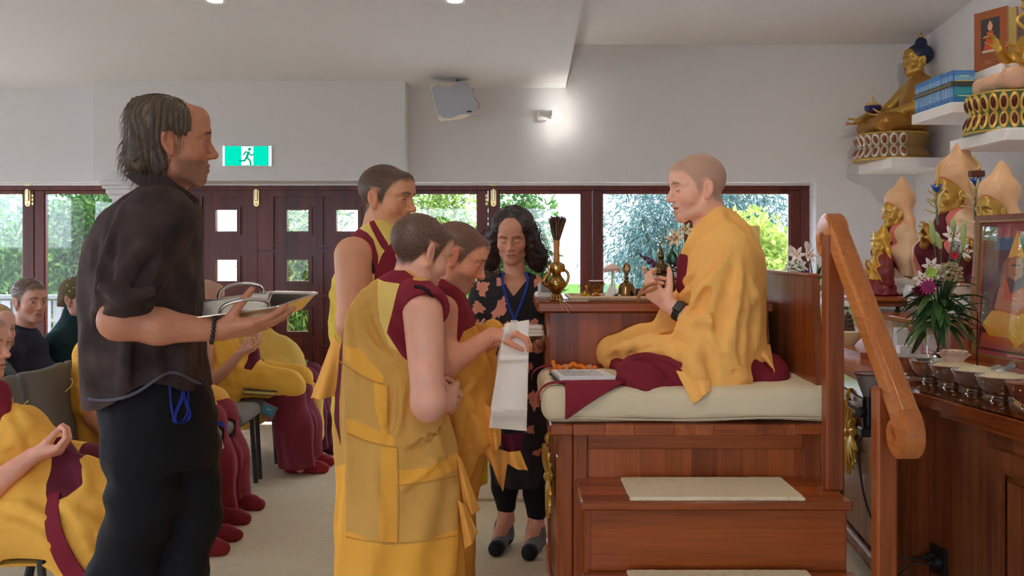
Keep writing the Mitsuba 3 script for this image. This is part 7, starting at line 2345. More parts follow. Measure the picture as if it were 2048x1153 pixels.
def lama(label, c, s, face=GOLD, hat=HAT, cape=(216, 184, 146), trim=(206, 112, 100), inner=(96, 34, 46), brocade=(188, 182, 178), name='lama_statue', yaw=0.12, gilt=False):
    """A seated teacher statue with a tall pointed hat whose flaps fall on the shoulders; brocade over the crossed legs."""
    key = thing(name, label, 'statue')
    fw = V(-math.cos(yaw), -math.sin(yaw), 0)
    sd = V(-fw[1], fw[0], 0)
    L = lambda f_, y, z: np.asarray(c, float) + (fw * f_ + sd * y + V(0, 0, z)) * s
    S = Sdf()       # draped legs
    S.ell(L(0.03, 0, 0.085), np.array([0.19, 0.22, 0.105]) * s, k=0)
    S.ell(L(0.02, 0, 0.02), np.array([0.20, 0.23, 0.05]) * s, k=0.04 * s)
    S.disp(lambda p: 0.006 * s * np.sin(np.arctan2(p[:, 1] - c[1], p[:, 0] - c[0]) * 13))
    S.disp(wrinkle(0.004 * s, 24 / s, 3))
    S.cut(lambda p: c[2] + 0.001 - p[:, 2])
    m = cloth_mesh(S, 0.011 * s)
    hi, lo_ = split(m, -(m[0][:, 2] - (c[2] + 0.115 * s)))
    wear(key, 'brocade', hi, tuple(np.array(brocade) * [0.86, 0.80, 0.74]) if not gilt else brocade, 'm_cloth' if not gilt else 'm_satin', amt=0.6)
    wear(key, 'brocade_skirt', lo_, brocade, 'm_silk' if not gilt else 'm_satin', amt=0.3)
    b = Fig(face)
    hd = L(0.02, 0, 0.545)
    b.head(hd, fw, (0, 0, 1), 0.80 * s, 0.0036, shape=dict(nose=0.85, full=1.15, mouth=0.0), hair=None, eye=0.4, browc=(40, 30, 24), lips=(150, 80, 56), flush=0.0)
    b.chain([L(0.0, 0, 0.49), L(-0.01, 0, 0.42), L(0, 0, 0.30)], np.array([0.044, 0.055, 0.07]) * s, 0.02 * s)
    b.cone(L(0.0, -0.13, 0.365), L(0.0, 0.13, 0.365), 0.035 * s, 0.035 * s)
    for q, th_ in ((-1, 0.0), (1, 0.01)):
        w = L(0.135, q * 0.035, 0.315 + th_)
        b.chain([L(0.02, q * 0.14, 0.36), L(0.06, q * 0.16, 0.26), w], np.array([0.03, 0.028, 0.022]) * s, 0.02 * s)
        b.hand(w, fw * 0.35 - sd * q * 0.25 + V(0, 0, 0.9), -sd * q, side=-q * -1, s=0.62 * s, curl=(0.35, 0.25, 0.25, 0.3), h=0.004)
    v, f, cl = b.mesh(0.008 * s)
    put('body', (v, f), 'm_gilt', cl, True, parent=key)
    S = Sdf()       # cape
    S.chain([L(-0.02, 0, 0.40), L(-0.02, 0, 0.20)], np.array([0.105, 0.135]) * s, 0.03 * s)
    S.ell(L(-0.015, 0, 0.385), np.array([0.085, 0.155, 0.07]) * s, k=0.04 * s)
    for q in (-1, 1):
        S.chain([L(-0.01, q * 0.135, 0.37), L(0.02, q * 0.165, 0.26), L(0.10, q * 0.085, 0.285)], np.array([0.058, 0.062, 0.046]) * s, 0.03 * s)
        S.chain([L(0.02, q * 0.165, 0.26), L(0.0, q * 0.17, 0.15)], np.array([0.06, 0.07]) * s, 0.04 * s)
    S.disp(wrinkle(0.004 * s, 16 / s, 5, (1, 1, 0.5)))
    m = cloth_mesh(S, 0.009 * s)
    q = (m[0] - np.asarray(c)) / s
    fq, yq, zq = q @ fw, q @ sd, q[:, 2]
    edge = np.abs(yq) - (0.030 + 0.10 * np.clip((0.43 - zq) / 0.2, 0, 1))
    gin = np.maximum(edge, 0.035 - fq)
    gtr = np.maximum(np.maximum(edge - 0.030, 0.0 - fq), -gin)
    inn, rest = split(m, gin)
    wear(key, 'inner_robe', inn, inner)
    q = (rest[0] - np.asarray(c)) / s
    fq, yq, zq = q @ fw, q @ sd, q[:, 2]
    edge = np.abs(yq) - (0.030 + 0.10 * np.clip((0.43 - zq) / 0.2, 0, 1))
    b1, rest = split(rest, np.maximum(edge - 0.007, -fq))
    q = (rest[0] - np.asarray(c)) / s
    edge = np.abs(q @ sd) - (0.030 + 0.10 * np.clip((0.43 - q[:, 2]) / 0.2, 0, 1))
    b2, rest = split(rest, np.maximum(edge - 0.040, -(q @ fw)))
    wear(key, 'trim_edge', b1, (40, 26, 30))
    wear(key, 'trim_band', b2, trim)
    wear(key, 'cape', rest, cape, 'm_silk' if not gilt else 'm_satin')
    # hat
    S = Sdf()
    S.ell(L(-0.020, 0, 0.645), np.array([0.104, 0.094, 0.088]) * s, k=0)
    S.chain([L(-0.02, 0, 0.67), L(-0.035, 0, 0.745), L(-0.03, 0, 0.80)], np.array([0.075, 0.036, 0.008]) * s, 0.03 * s)
    for q_ in (-1, 1):
        S.chain([L(-0.02, q_ * 0.062, 0.59), L(-0.05, q_ * 0.085, 0.50), L(-0.055, q_ * 0.10, 0.425)], np.array([0.035, 0.026, 0.022]) * s, 0.03 * s)
    S.ell(L(-0.055, 0, 0.53), np.array([0.05, 0.075, 0.09]) * s, k=0.03 * s)
    S.sub(s_ell(L(0.085, 0, 0.518), np.array([0.105, 0.078, 0.100]) * s, np.stack([fw, sd, [0, 0, 1]], 1)), 0.008 * s)
    m = cloth_mesh(S, 0.0065 * s)
    q = (m[0] - np.asarray(c)) / s
    fq, yq, zq = q @ fw, q @ sd, q[:, 2]
    d = np.sqrt(((fq - 0.085) / 0.105) ** 2 + (yq / 0.078) ** 2 + ((zq - 0.518) / 0.100) ** 2) - 1.12
    ln, rest = split(m, d)
    wear(key, 'hat_lining', ln, trim if not gilt else hat, 'm_satin')
    wear(key, 'hat', rest, hat, 'm_silk' if not gilt else 'm_gilt')
    return key, L


def blossom(key, c, r, col, n=7, out=(0, 0, 1), name='petal', curl=0.6, w=0.5):
    R0 = frame_of(out)
    for i in range(n):
        a = 2 * math.pi * i / n
        R = R0 @ rotz(a) @ rot([0, 1, 0], -curl)
        put(name, move(petal(r, r * w, r * 0.10, 0.1, 6), c, R), 'm_satin', lin(*col), True, parent=key)


def flower_spray(label, base, tip, seed, top_obj):
    """A gilt-leaved stalk with a blue lotus that carries a book or a sword hilt, beside a statue's shoulder."""
    key = thing('lotus_stalk', label, 'ornament')
    rng = np.random.default_rng(seed)
    pth = spline([base, base * 0.5 + tip * 0.5 + V(-0.01, -0.015, 0), tip], 16)
    put('stalk', tube(pth, np.linspace(0.008, 0.005, 16), 8), 'm_satin', lin(96, 112, 96), True, parent=key)
    for i in range(7):
        q = pth[4 + int(i * 1.6)]
        d = unit(rng.normal(0, 1, 3) * [1, 0.6, 0.4] + V(0, -0.3, 0.7))
        put('leaf', move(petal(0.075, 0.032, 0.008, 0.25, 6), q, frame_of(np.cross(d, [0, 1, 0.3]), d)), 'm_satin', lin(206, 190, 134), True, parent=key)
    blossom(key, tip, 0.055, (64, 104, 190), 8, V(-0.2, -0.3, 1), 'blue_petal', 0.9)
    blossom(key, tip + V(0, 0, 0.008), 0.035, (150, 186, 226), 6, V(-0.2, -0.3, 1), 'pale_petal', 1.1)
    if top_obj == 'book':
        put('book', box(tip + V(-0.04, -0.02, 0.05), tip + V(0.04, 0.02, 0.085), 0.004), 'm_satin', lin(90, 44, 40), False, parent=key)
        put('flame', tube(spline([tip + V(0, 0, 0.085), tip + V(0.012, 0, 0.12), tip + V(-0.008, 0, 0.15), tip + V(0.004, 0, 0.18)], 12), np.linspace(0.010, 0.002, 12), 8), 'm_gilt', lin(214, 180, 96), True, parent=key)
    else:
        put('sword', cat(tube([tip + V(0, 0, 0.03), tip + V(0.015, 0, 0.17)], [0.009, 0.004], 8), box(tip + V(-0.02, -0.006, 0.045), tip + V(0.025, 0.006, 0.055), 0.002)), 'm_gilt', lin(206, 164, 84), True, parent=key)


lama('peach hatted teacher statue farthest away, behind the small gilt statue', V(2.50, 6.50, 1.10), 0.95)
lama('largest teacher statue in a peach hat between two blue lotus stalks', V(2.64, 5.98, 1.03), 1.26, yaw=0.28)
lama('robed teacher statue with a peach pointed hat standing behind the framed picture', V(2.62, 5.42, 1.02), 1.06, yaw=0.3)
flower_spray('blue lotus stalk carrying a sword beside the largest teacher statue', P(1876, 450, 5.72), P(1874, 385, 5.72), 1, 'sword')
flower_spray('blue lotus stalk carrying a small book beside the largest teacher statue', P(1950, 440, 5.62), P(1953, 372, 5.60), 2, 'book')
kk, L = lama('small gilt statue with a pointed golden hat and a maroon cape', V(2.34, 6.36, 1.0985), 0.56, face=(206, 164, 78), hat=(214, 168, 70), cape=(120, 36, 40), trim=(206, 150, 60), inner=(214, 166, 70), brocade=(122, 36, 44), name='small_statue', gilt=True)
put('staff', tube([L(0.02, -0.17, 0.22), L(0.0, -0.15, 0.60)], 0.005, 8), 'm_gilt', lin(206, 164, 78), True, parent=kk)
put('staff_ornament', lathe([(0, 0), (0.012, 0.01), (0.016, 0.025), (0.006, 0.04), (0.010, 0.055), (0.004, 0.075), (0, 0.085)], 14, L(0.0, -0.15, 0.60)), 'm_gilt', lin(214, 190, 150), True, parent=kk)

# ---------------------------------------------------------------- books on the shelves
zt = px_z(204, 6.07)
ys = np.linspace(6.085, 6.655, 25)
rng = np.random.default_rng(12)
for i in range(24):
    kb = thing('blue_book', 'thin blue paperback standing in the strapped row on the shelf' if i else 'nearest blue paperback of the strapped row, its sky printed cover in view', 'book', 'blue paperbacks in a strapped row')
    h = 0.197 + rng.uniform(-0.002, 0.002)
    y0, y1 = ys[i] + 0.0008, ys[i + 1] - 0.0008
    x0 = 2.675 + rng.uniform(-0.002, 0.002)
    blue = lin(66 + rng.uniform(-10, 10), 124 + rng.uniform(-12, 8), 184 + rng.uniform(-10, 8))
    put('cover', box([x0, y0, zt], [x0 + 0.135, y1, zt + h], 0.002), 'm_satin', blue, False, parent=kb)
    put('page_block', box([x0 + 0.006, y0 + 0.002, zt + h - 0.001], [x0 + 0.133, y1 - 0.002, zt + h + 0.0006], 0), 'm_matte', lin(214, 222, 226), False, parent=kb)
    put('spine_title', box([x0 - 0.0006, y0 + 0.007, zt + 0.035], [x0 + 0.001, y1 - 0.007, zt + 0.165], 0), 'm_satin', lin(176, 206, 226), False, parent=kb)
    if i == 0:
        x1 = x0 + 0.135
        for z0, z1, col_ in ((0.01, 0.05, (52, 124, 160)), (0.05, 0.098, (60, 156, 170)), (0.118, 0.135, (196, 190, 120)), (0.135, 0.16, (120, 168, 200)), (0.16, 0.19, (74, 134, 192))):
            put('printed_sky', box([x0 + 0.012, y0 - 0.0008, zt + z0], [x1 - 0.002, y0 + 0.001, zt + z1], 0), 'm_satin', lin(*col_), False, parent=kb)
        put('printed_line', move(extrude(sbox(0, 0, 0.08, 0.006).union(sbox(0.012, 0.122, 0.07, 0.126)), 0.001), (x0 + 0.03, y0 - 0.0004, zt + 0.038), rot([1, 0, 0], math.pi / 2)), 'm_satin', lin(206, 224, 200), False, parent=kb)
kb = thing('book_strap', 'patterned dark cloth strap tied around the row of blue books', 'strap')
loop = [V(2.670, 6.655, 0), V(2.670, 6.08, 0), V(2.813, 6.08, 0), V(2.813, 6.655, 0), V(2.670, 6.655, 0)]
pt = np.vstack([np.linspace(a, b_, 14) for a, b_ in zip(loop[:-1], loop[1:])]) + V(0, 0, zt + 0.112)
put('band', cat(box([2.668, 6.078, zt + 0.098], [2.672, 6.66, zt + 0.128], 0), box([2.668, 6.078, zt + 0.098], [2.815, 6.0815, zt + 0.128], 0), box([2.812, 6.078, zt + 0.098], [2.816, 6.66, zt + 0.128], 0)), 'm_cloth', lin(70, 72, 66), False, parent=kb)
for i in range(22):
    y = 6.095 + i * 0.026
    put('woven_motif', box([2.6670, y, zt + 0.104], [2.6690, y + 0.014, zt + 0.121], 0.0005), 'm_cloth', lin(140, 134, 110), False, parent=kb)
put('knot', net(Sdf().ell(V(2.83, 6.085, zt + 0.10), [0.016, 0.012, 0.022], k=0.01).cone(V(2.83, 6.085, zt + 0.10), V(2.828, 6.082, zt + 0.045), 0.010, 0.006), [2.79, 6.05, zt], [2.87, 6.12, zt + 0.15], 0.004), 'm_cloth', lin(66, 66, 60), True, parent=kb)

kb = thing('album', 'large brown album with a picture on its cover standing on the uppermost shelf', 'book')
R = rotz(0.38)
oc = V(2.955, 6.12, 2.4905)
put('cover', move(box([-0.045, -0.125, 0], [-0.035, 0.125, 0.36], 0.002), oc, R), 'm_satin', lin(150, 82, 44), False, parent=kb)
put('cover', move(box([0.035, -0.125, 0], [0.045, 0.125, 0.36], 0.002), oc, R), 'm_satin', lin(150, 82, 44), False, parent=kb)
put('pages', move(box([-0.035, -0.121, 0.004], [0.035, 0.120, 0.354], 0.001), oc, R), 'm_matte', lin(214, 196, 130), False, parent=kb)
Rc = R @ np.array([[0, 0, -1.0], [-1, 0, 0], [0, 1, 0]])          # picture plane: x to the left of the cover's outside, y up
pic = lambda poly, lift: move(extrude(poly, 0.0006), oc + R @ V(-0.045 - lift, 0, 0.20), Rc)
put('picture_ground', pic(sbox(-0.07, -0.10, 0.07, 0.11), 0.0002), 'm_satin', lin(58, 54, 60), False, parent=kb)
put('picture_robe', pic(Polygon([(-0.055, -0.085), (0.055, -0.085), (0.03, -0.02), (0.022, 0.03), (-0.022, 0.03), (-0.03, -0.02)]), 0.0010), 'm_satin', lin(196, 70, 44), False, parent=kb)
put('picture_head', pic(Point(0, 0.052).buffer(0.018), 0.0010), 'm_satin', lin(206, 160, 124), False, parent=kb)
put('picture_hat', pic(Polygon([(-0.022, 0.062), (0.022, 0.062), (0.0, 0.098)]), 0.0014), 'm_satin', lin(206, 150, 110), False, parent=kb)
put('picture_seat', pic(sbox(-0.062, -0.098, 0.062, -0.082), 0.0012), 'm_satin', lin(190, 176, 150), False, parent=kb)
put('cover_title', pic(sbox(-0.05, -0.150, 0.05, -0.142).union(sbox(-0.035, -0.165, 0.035, -0.160)), 0.0002), 'm_satin', lin(176, 110, 66), False, parent=kb)

# ---------------------------------------------------------------- the framed picture
k = thing('framed_picture', 'framed painting of a teacher in a tall yellow hat on the altar', 'picture')
fl, frr = V(2.355, 5.16, AZ + 0.001), V(2.435, 4.545, AZ + 0.001)
ex = unit(frr - fl)
en = unit(V(ex[1], -ex[0], 0))
en = en if en[0] < 0 else -en
ez = unit(V(0, 0, 1) - en * 0.06)
en = np.cross(ex, ez)
FW, FH = float(np.linalg.norm(frr - fl)), 0.735
RF = np.stack([ex, ez, en], 1)


def pf(poly, lift, t=0.0012):
    return move(extrude(poly, t), fl + en * lift, RF)


outer = sbox(0, 0, FW, FH)
put('frame_moulding', pf(outer.difference(outer.buffer(-0.027, join_style=2)), -0.022, 0.034), 'm_wood_h', smooth=False, parent=k)
put('frame_bead', pf(outer.buffer(-0.026, join_style=2).difference(outer.buffer(-0.036, join_style=2)), -0.02, 0.030), 'm_gilt', lin(150, 120, 70), False, parent=k)
put('mat', pf(outer.buffer(-0.03, join_style=2), -0.012), 'm_matte', lin(176, 84, 88), False, parent=k)
X0, X1, Z0, Z1 = 0.055, FW - 0.055, 0.055, FH - 0.05
q = lambda pts: Polygon([(X0 + (X1 - X0) * a, Z0 + (Z1 - Z0) * z) for a, z in pts])
lay = [('painted_ground', [(0, 0), (1, 0), (1, 1), (0, 1)], (84, 30, 38)), ('painted_sky', [(0.18, 0.80), (1, 0.80), (1, 0.90), (0.18, 0.90)], (52, 78, 116)), ('painted_canopy', [(0.2, 0.90), (1, 0.90), (1, 1), (0.2, 1)], (150, 62, 64)),
       ('painted_halo', [(0.30, 0.50), (0.34, 0.70), (0.48, 0.80), (0.66, 0.80), (0.80, 0.70), (0.84, 0.50)], (150, 84, 60)), ('painted_cushion', [(0.02, 0.02), (0.98, 0.02), (0.94, 0.14), (0.06, 0.14)], (170, 76, 66)),
       ('painted_legs', [(0.06, 0.10), (0.28, 0.06), (0.80, 0.05), (0.98, 0.10), (0.86, 0.20), (0.20, 0.20)], (190, 84, 36)), ('painted_lap', [(0.05, 0.20), (0.20, 0.32), (0.78, 0.34), (0.95, 0.22), (0.66, 0.08), (0.60, 0.05), (0.5, 0.12), (0.18, 0.12)], (222, 160, 40)),
       ('painted_robe', [(0.24, 0.33), (0.28, 0.46), (0.40, 0.58), (0.72, 0.60), (0.86, 0.50), (0.88, 0.36), (0.60, 0.30)], (196, 84, 30)), ('painted_sash', [(0.40, 0.58), (0.48, 0.46), (0.66, 0.52), (0.72, 0.60), (0.60, 0.62)], (92, 36, 48)),
       ('painted_arm', [(0.24, 0.34), (0.30, 0.50), (0.38, 0.52), (0.38, 0.42), (0.62, 0.39), (0.60, 0.33)], (190, 116, 72)), ('painted_face', [(0.44, 0.60), (0.42, 0.70), (0.47, 0.75), (0.62, 0.75), (0.66, 0.69), (0.63, 0.60), (0.54, 0.56)], (176, 110, 72)),
       ('painted_hat', [(0.41, 0.735), (0.54, 0.96), (0.67, 0.735), (0.54, 0.755)], (222, 160, 60)), ('painted_eyes', [(0.46, 0.685), (0.52, 0.69), (0.58, 0.69), (0.63, 0.685), (0.58, 0.675), (0.52, 0.675)], (70, 44, 36)), ('painted_mouth', [(0.50, 0.615), (0.58, 0.615), (0.56, 0.607), (0.52, 0.607)], (150, 76, 66))]
for i, (nm, pts, col_) in enumerate(lay):
    put(nm, pf(q(pts).buffer(0.006).buffer(-0.006), -0.0105 + 0.0004 * i, 0.0006), 'm_satin', lin(*col_), False, parent=k)
g_ = outer.buffer(-0.034, join_style=2).bounds
put('picture_glass', (np.array([fl + RF @ V(a, z, 0.0) for a, z in ((g_[0], g_[1]), (g_[2], g_[1]), (g_[2], g_[3]), (g_[0], g_[3]))]), np.array([[0, 1, 2, 3]])), 'm_glass', None, False, parent=k)

# ---------------------------------------------------------------- offering bowls
GZ = AZ + 0.0066
rows_ = [(1.765, 4.40, 'water', 'offering bowl of clear water farthest along the row behind the handrail'), (1.775, 4.23, 'water', 'second offering bowl of the row, with clear water'), (1.79, 4.06, 'rose', 'offering bowl of rice carrying the peach rose'),
         (1.805, 3.89, 'incense', 'offering bowl of rice with a standing incense stick'), (1.815, 3.71, 'crystal', 'offering bowl of rice carrying clear crystals'), (1.84, 3.53, 'copper', 'copper coloured offering bowl at the right picture edge')]
prof = [(0.0, 0.0), (0.040, 0.0), (0.042, 0.006), (0.036, 0.010), (0.060, 0.026), (0.080, 0.050), (0.0905, 0.078), (0.094, 0.088), (0.0925, 0.090), (0.088, 0.079), (0.077, 0.052), (0.057, 0.030), (0.02, 0.018), (0.0, 0.017)]
for x, y, kind, lb in rows_:
    o = V(x, y, GZ)
    k = thing('offering_bowl', lb, 'bowl', 'offering bowls along the altar edge')
    put('bowl', lathe(prof, 56, o), 'm_mirror', lin(*((206, 150, 126) if kind == 'copper' else (206, 202, 194))), 40, parent=k)
    if kind in ('water', 'copper'):
        put('water', lathe([(0, 0.0), (0.086, 0.0)][::-1], 48, o + V(0, 0, 0.0745)) if False else lathe([(0, 0.068), (0.0845, 0.068), (0.086, 0.0745), (0, 0.0745)], 48, o), 'm_solidglass', None, False, parent=k)
    else:
        S = Sdf().ell(o + V(0, 0, 0.066), [0.088, 0.088, 0.040], k=0).disp(lambda p: 0.0028 * (meshkit.noise(p * [240, 240, 240]) - 0.5))
        S.cut(lambda p: (o[2] + 0.070) - p[:, 2])
        m = cloth_mesh(S, 0.0035)
        put('rice', m, 'm_matte', tone(m[0], (226, 208, 170), 0.25, 200), True, parent=k, kind='stuff')
# rose
rb = V(1.79, 4.06, GZ + 0.100)
k = thing('rose', 'peach rose blossom lying on the rice of an offering bowl', 'flower')
rng = np.random.default_rng(2)
for ring_i, (n, r, tilt, L_) in enumerate(((4, 0.005, 1.55, 0.050), (5, 0.011, 1.50, 0.052), (6, 0.019, 1.40, 0.054), (7, 0.027, 1.22, 0.055), (6, 0.031, 0.95, 0.048))):
    for i in range(n):
        a = 2 * math.pi * i / n + ring_i * 0.6
        s_, t_ = np.meshgrid(np.linspace(0, 1, 8), np.linspace(-1, 1, 9), indexing='ij')
        w = L_ * 0.62 * np.sqrt(np.clip(np.sin(np.pi * (0.18 + 0.74 * s_)), 0, 1))
        xx = s_ * L_ * math.cos(tilt) + 0.010 * s_ ** 3
        zz_ = s_ * L_ * math.sin(tilt) * (1 - 0.12 * s_ ** 3)
        pts = np.stack([xx - 0.35 * w * t_ ** 2, w * t_, zz_ + 0.002 * np.sin(4 * t_ + i)], -1)
        m = sheet(pts, 0.0012)
        put('petal', move(m, rb + V(math.cos(a), math.sin(a), 0) * r, rotz(a)), 'm_thinleaf' if False else 'm_satin', lin(236, 206, 182) * (1 - 0.05 * ring_i), True, parent=k)
put('calyx', net(Sdf().ell(rb + V(0, 0, 0.006), [0.026, 0.026, 0.014], k=0), rb - 0.04, rb + 0.04, 0.004), 'm_satin', lin(170, 178, 110), True, parent=k)
k = thing('incense_stick', 'thin dark incense stick standing in the rice of an offering bowl', 'incense')
ib = V(1.805, 3.89, GZ + 0.10)
put('stick', tube([ib, ib + V(0.012, 0.02, 0.215)], 0.0021, 8), 'm_matte', lin(40, 30, 26), True, parent=k)
k = thing('crystal_cluster', 'cluster of clear crystals on the rice of an offering bowl', 'crystal')
cbp = V(1.815, 3.71, GZ + 0.106)
for i in range(7):
    d = unit(rng.normal(0, 1, 3) * [1, 1, 0.3] + V(0, 0, 0.35))
    m = hull(np.vstack([np.array([(math.cos(a) * 0.009, math.sin(a) * 0.009, z) for a in np.arange(6) * math.pi / 3 for z in (-0.006, 0.026)]), [[0, 0, 0.042]]]))
    put('crystal', move(m, cbp + d * 0.012 + V(rng.normal(0, .012), rng.normal(0, .012), 0.004), frame_of(d)), 'm_solidglass', None, False, parent=k)
# smaller things behind the bowls
k = thing('white_block', 'white box standing on the altar behind the first water bowl', 'box')
put('block', box(P(1800, 706, 4.95) + V(0, 0, 0), P(1822, 676, 5.02) + V(0, 0.04, 0), 0.002), 'm_satin', lin(230, 228, 226), False, parent=k)
lo_ = P(1800, 706, 4.95)
scene[k + '__block'] = ply_of(box([lo_[0], 4.95, AZ + 0.0005], [lo_[0] + 0.055, 5.0, AZ + 0.085], 0.002), 'm_satin', lin(232, 230, 228), False)
k = thing('white_block', 'taller pale box behind the white box on the altar', 'box')
put('block', box([lo_[0] + 0.02, 5.04, AZ + 0.0005], [lo_[0] + 0.075, 5.09, AZ + 0.165], 0.002), 'm_satin', lin(196, 194, 192), False, parent=k)
k = thing('glass_bottle', 'clear glass bottle with a dark stopper on the altar beside the vase', 'bottle')
bo = V(1.965, 4.88, AZ + 0.001)
put('glass', lathe([(0, 0.001), (0.034, 0.001), (0.036, 0.01), (0.036, 0.09), (0.028, 0.12), (0.013, 0.15), (0.013, 0.175), (0.010, 0.175), (0.010, 0.15), (0.025, 0.118), (0.032, 0.09), (0.032, 0.008), (0, 0.006)], 32, bo), 'm_solidglass', None, 35, parent=k)
put('stopper', lathe([(0, 0.165), (0.010, 0.165), (0.014, 0.178), (0.014, 0.20), (0, 0.203)], 20, bo), 'm_satin', lin(40, 38, 44), 30, parent=k)
k = thing('stupa_bowl', 'cream bowl holding a small bronze stepped ornament behind the handrail', 'bowl')
so = P(1693, 672, 5.55)
so[2] = AZ + 0.0305
so[0] = 1.86
put('bowl', lathe([(0, 0), (0.035, 0), (0.04, 0.008), (0.07, 0.04), (0.082, 0.075), (0.076, 0.075), (0.064, 0.042), (0, 0.02)], 40, so), 'm_satin', lin(206, 176, 134), 35, parent=k)
put('rice', lathe([(0, 0.055), (0.07, 0.062), (0.04, 0.08), (0, 0.085)], 30, so), 'm_matte', lin(222, 212, 186), 30, parent=k, kind='stuff')
put('stepped_ornament', lathe([(0, 0.07), (0.034, 0.075), (0.04, 0.09), (0.032, 0.10), (0.036, 0.115), (0.026, 0.125), (0.03, 0.14), (0.02, 0.15), (0.022, 0.165), (0.010, 0.175), (0, 0.19)], 24, so), 'm_satin', lin(70, 48, 34), 30, parent=k)
k = thing('white_plinth', 'low white slab table under the far end of the statue stand', 'table')
put('slab', box([2.02, 6.20, 1.035], [2.115, 6.75, 1.065], 0.004), 'm_satin', lin(232, 232, 236), False, parent=k)
put('support', box([2.03, 6.25, 1.0125], [2.10, 6.70, 1.035], 0.002), 'm_satin', lin(120, 116, 116), False, parent=k)
k = thing('silver_tin', 'small round silver tin on the tier behind the bouquet', 'tin')
put('tin', lathe([(0, 0), (0.05, 0), (0.052, 0.004), (0.052, 0.03), (0.054, 0.032), (0.054, 0.045), (0, 0.048)], 30, V(2.27, 5.42, 1.0125)), 'm_metal', lin(196, 200, 210), 30, parent=k)

# uplight at the altar front with its cable, and the socket
k = UP = thing('uplight', 'black lamp with a grey funnel shade between the handrail posts', 'lamp')
uo = V(1.455, 4.10, 0.0)
zf_ = lambda v: px_z(v, 4.10)
put('shade', lathe([(0.018, zf_(794)), (0.022, zf_(788)), (0.050, zf_(752)), (0.054, zf_(748)), (0.050, zf_(748)), (0.046, zf_(752)), (0.018, zf_(786))], 32, uo), 'm_satin', lin(150, 145, 140), 30, parent=k)
put('rim', tube(np.stack([uo[0] + 0.054 * np.cos(np.linspace(0, 6.283, 33)), uo[1] + 0.054 * np.sin(np.linspace(0, 6.283, 33)), zf_(748) + 0 * np.linspace(0, 1, 33)], 1), 0.004, 6), 'm_satin', lin(110, 50, 44), True, parent=UP + '__shade')
put('lamp_body', lathe([(0, zf_(856)), (0.018, zf_(856)), (0.022, zf_(845)), (0.022, zf_(800)), (0.018, zf_(792)), (0, zf_(792))], 24, uo), 'm_satin', lin(24, 25, 28), 30, parent=k)
put('knob', move(lathe([(0, -0.016), (0.020, -0.016), (0.022, -0.01), (0.022, 0.01), (0.018, 0.014), (0, 0.014)], 20), uo + V(-0.026, -0.01, zf_(824)), frame_of([1, 0.2, 0])), 'm_satin', lin(28, 28, 31), 30, parent=k)
put('switch_box', box([uo[0] - 0.034, 4.07, zf_(873)], [uo[0] + 0.040, 4.13, zf_(855)], 0.004), 'm_satin', lin(26, 27, 30), False, parent=k)
put('bracket', box([uo[0] + 0.0, 4.09, zf_(868)], [1.51, 4.11, zf_(858)], 0.002), 'm_satin', lin(30, 30, 33), False, parent=k)
put('cable', tube(spline([uo + V(-0.03, -0.01, zf_(872)), uo + V(-0.042, -0.02, zf_(900)), uo + V(-0.035, -0.02, zf_(950)), uo + V(-0.012, -0.03, zf_(1010)), uo + V(0.05, -0.06, zf_(1080)), V(1.56, 3.86, 0.20)], 40), 0.0042, 8), 'm_satin', lin(26, 24, 24), True, parent=k)
k = thing('power_socket', 'black double power socket with two plugs low on the altar front', 'socket')
qs, es, ns = along(s_at(3.82))
o = V(*(qs + ns * 0.044), 0.205)
RS = np.stack([V(*es, 0), V(0, 0, 1), V(-ns[0], -ns[1], 0)], 1)
put('plate', move(box([-0.055, -0.055, 0], [0.055, 0.055, 0.012], 0.003), o, RS), 'm_satin', lin(26, 26, 28), False, parent=k)
for dz, dx_ in ((0.0, 0.022), (0.008, -0.02)):
    pk = put('plug', move(lathe([(0.020, 0.012), (0.022, 0.02), (0.018, 0.038), (0.010, 0.045), (0.007, 0.065), (0, 0.066)], 18), o + RS @ V(dx_, dz, 0), RS), 'm_satin', lin(24, 24, 26), 30, parent=k)
    e0 = o + RS @ V(dx_, dz, 0.066)
    put('lead', tube(spline([e0, e0 + V(-0.04, 0.0, -0.004), e0 + V(-0.09, 0.02, -0.04 + 4 * dz), e0 + V(-0.10, 0.03, -0.10 + 4 * dz), V(e0[0] - 0.10, e0[1] + 0.03, 0.01)], 20), 0.0035, 6), 'm_satin', lin(26, 24, 24), True, parent=k)
# ---------------------------------------------------------------- on the reading desk
DZ = 1.1945
BR = (170, 134, 72)


def on_desk(u, Y):
    return V(px_x(u, Y), Y, DZ)


k = thing('ritual_vase', 'brass ritual vase holding a fan of dark bristles at the desk corner', 'vase')
o = on_desk(1113, 3.88)
put('vase_body', lathe([(0, 0), (0.026, 0), (0.028, 0.006), (0.020, 0.012), (0.014, 0.024), (0.016, 0.030), (0.030, 0.044), (0.037, 0.062), (0.034, 0.078), (0.022, 0.092), (0.016, 0.104), (0.018, 0.112), (0, 0.112)], 36, o), 'm_metal', lin(*BR), 40, parent=k)
for i in range(12):
    a = i * math.pi / 6
    put('foot_flute', tube([o + V(math.cos(a) * 0.027, math.sin(a) * 0.027, 0.002), o + V(math.cos(a) * 0.015, math.sin(a) * 0.015, 0.026)], 0.0035, 6), 'm_metal', lin(*BR), True, parent=k)
put('spout', tube(spline([o + V(-0.030, -0.005, 0.06), o + V(-0.050, -0.01, 0.075), o + V(-0.036, -0.01, 0.10), o + V(-0.022, -0.01, 0.12)], 16), np.linspace(0.010, 0.006, 16), 10), 'm_metal', lin(*BR), True, parent=k)
put('collar', lathe([(0, 0.112), (0.030, 0.112), (0.033, 0.118), (0.033, 0.136), (0.030, 0.142), (0.014, 0.150), (0.010, 0.158), (0, 0.158)], 32, o), 'm_metal', lin(186, 150, 84), 40, parent=k)
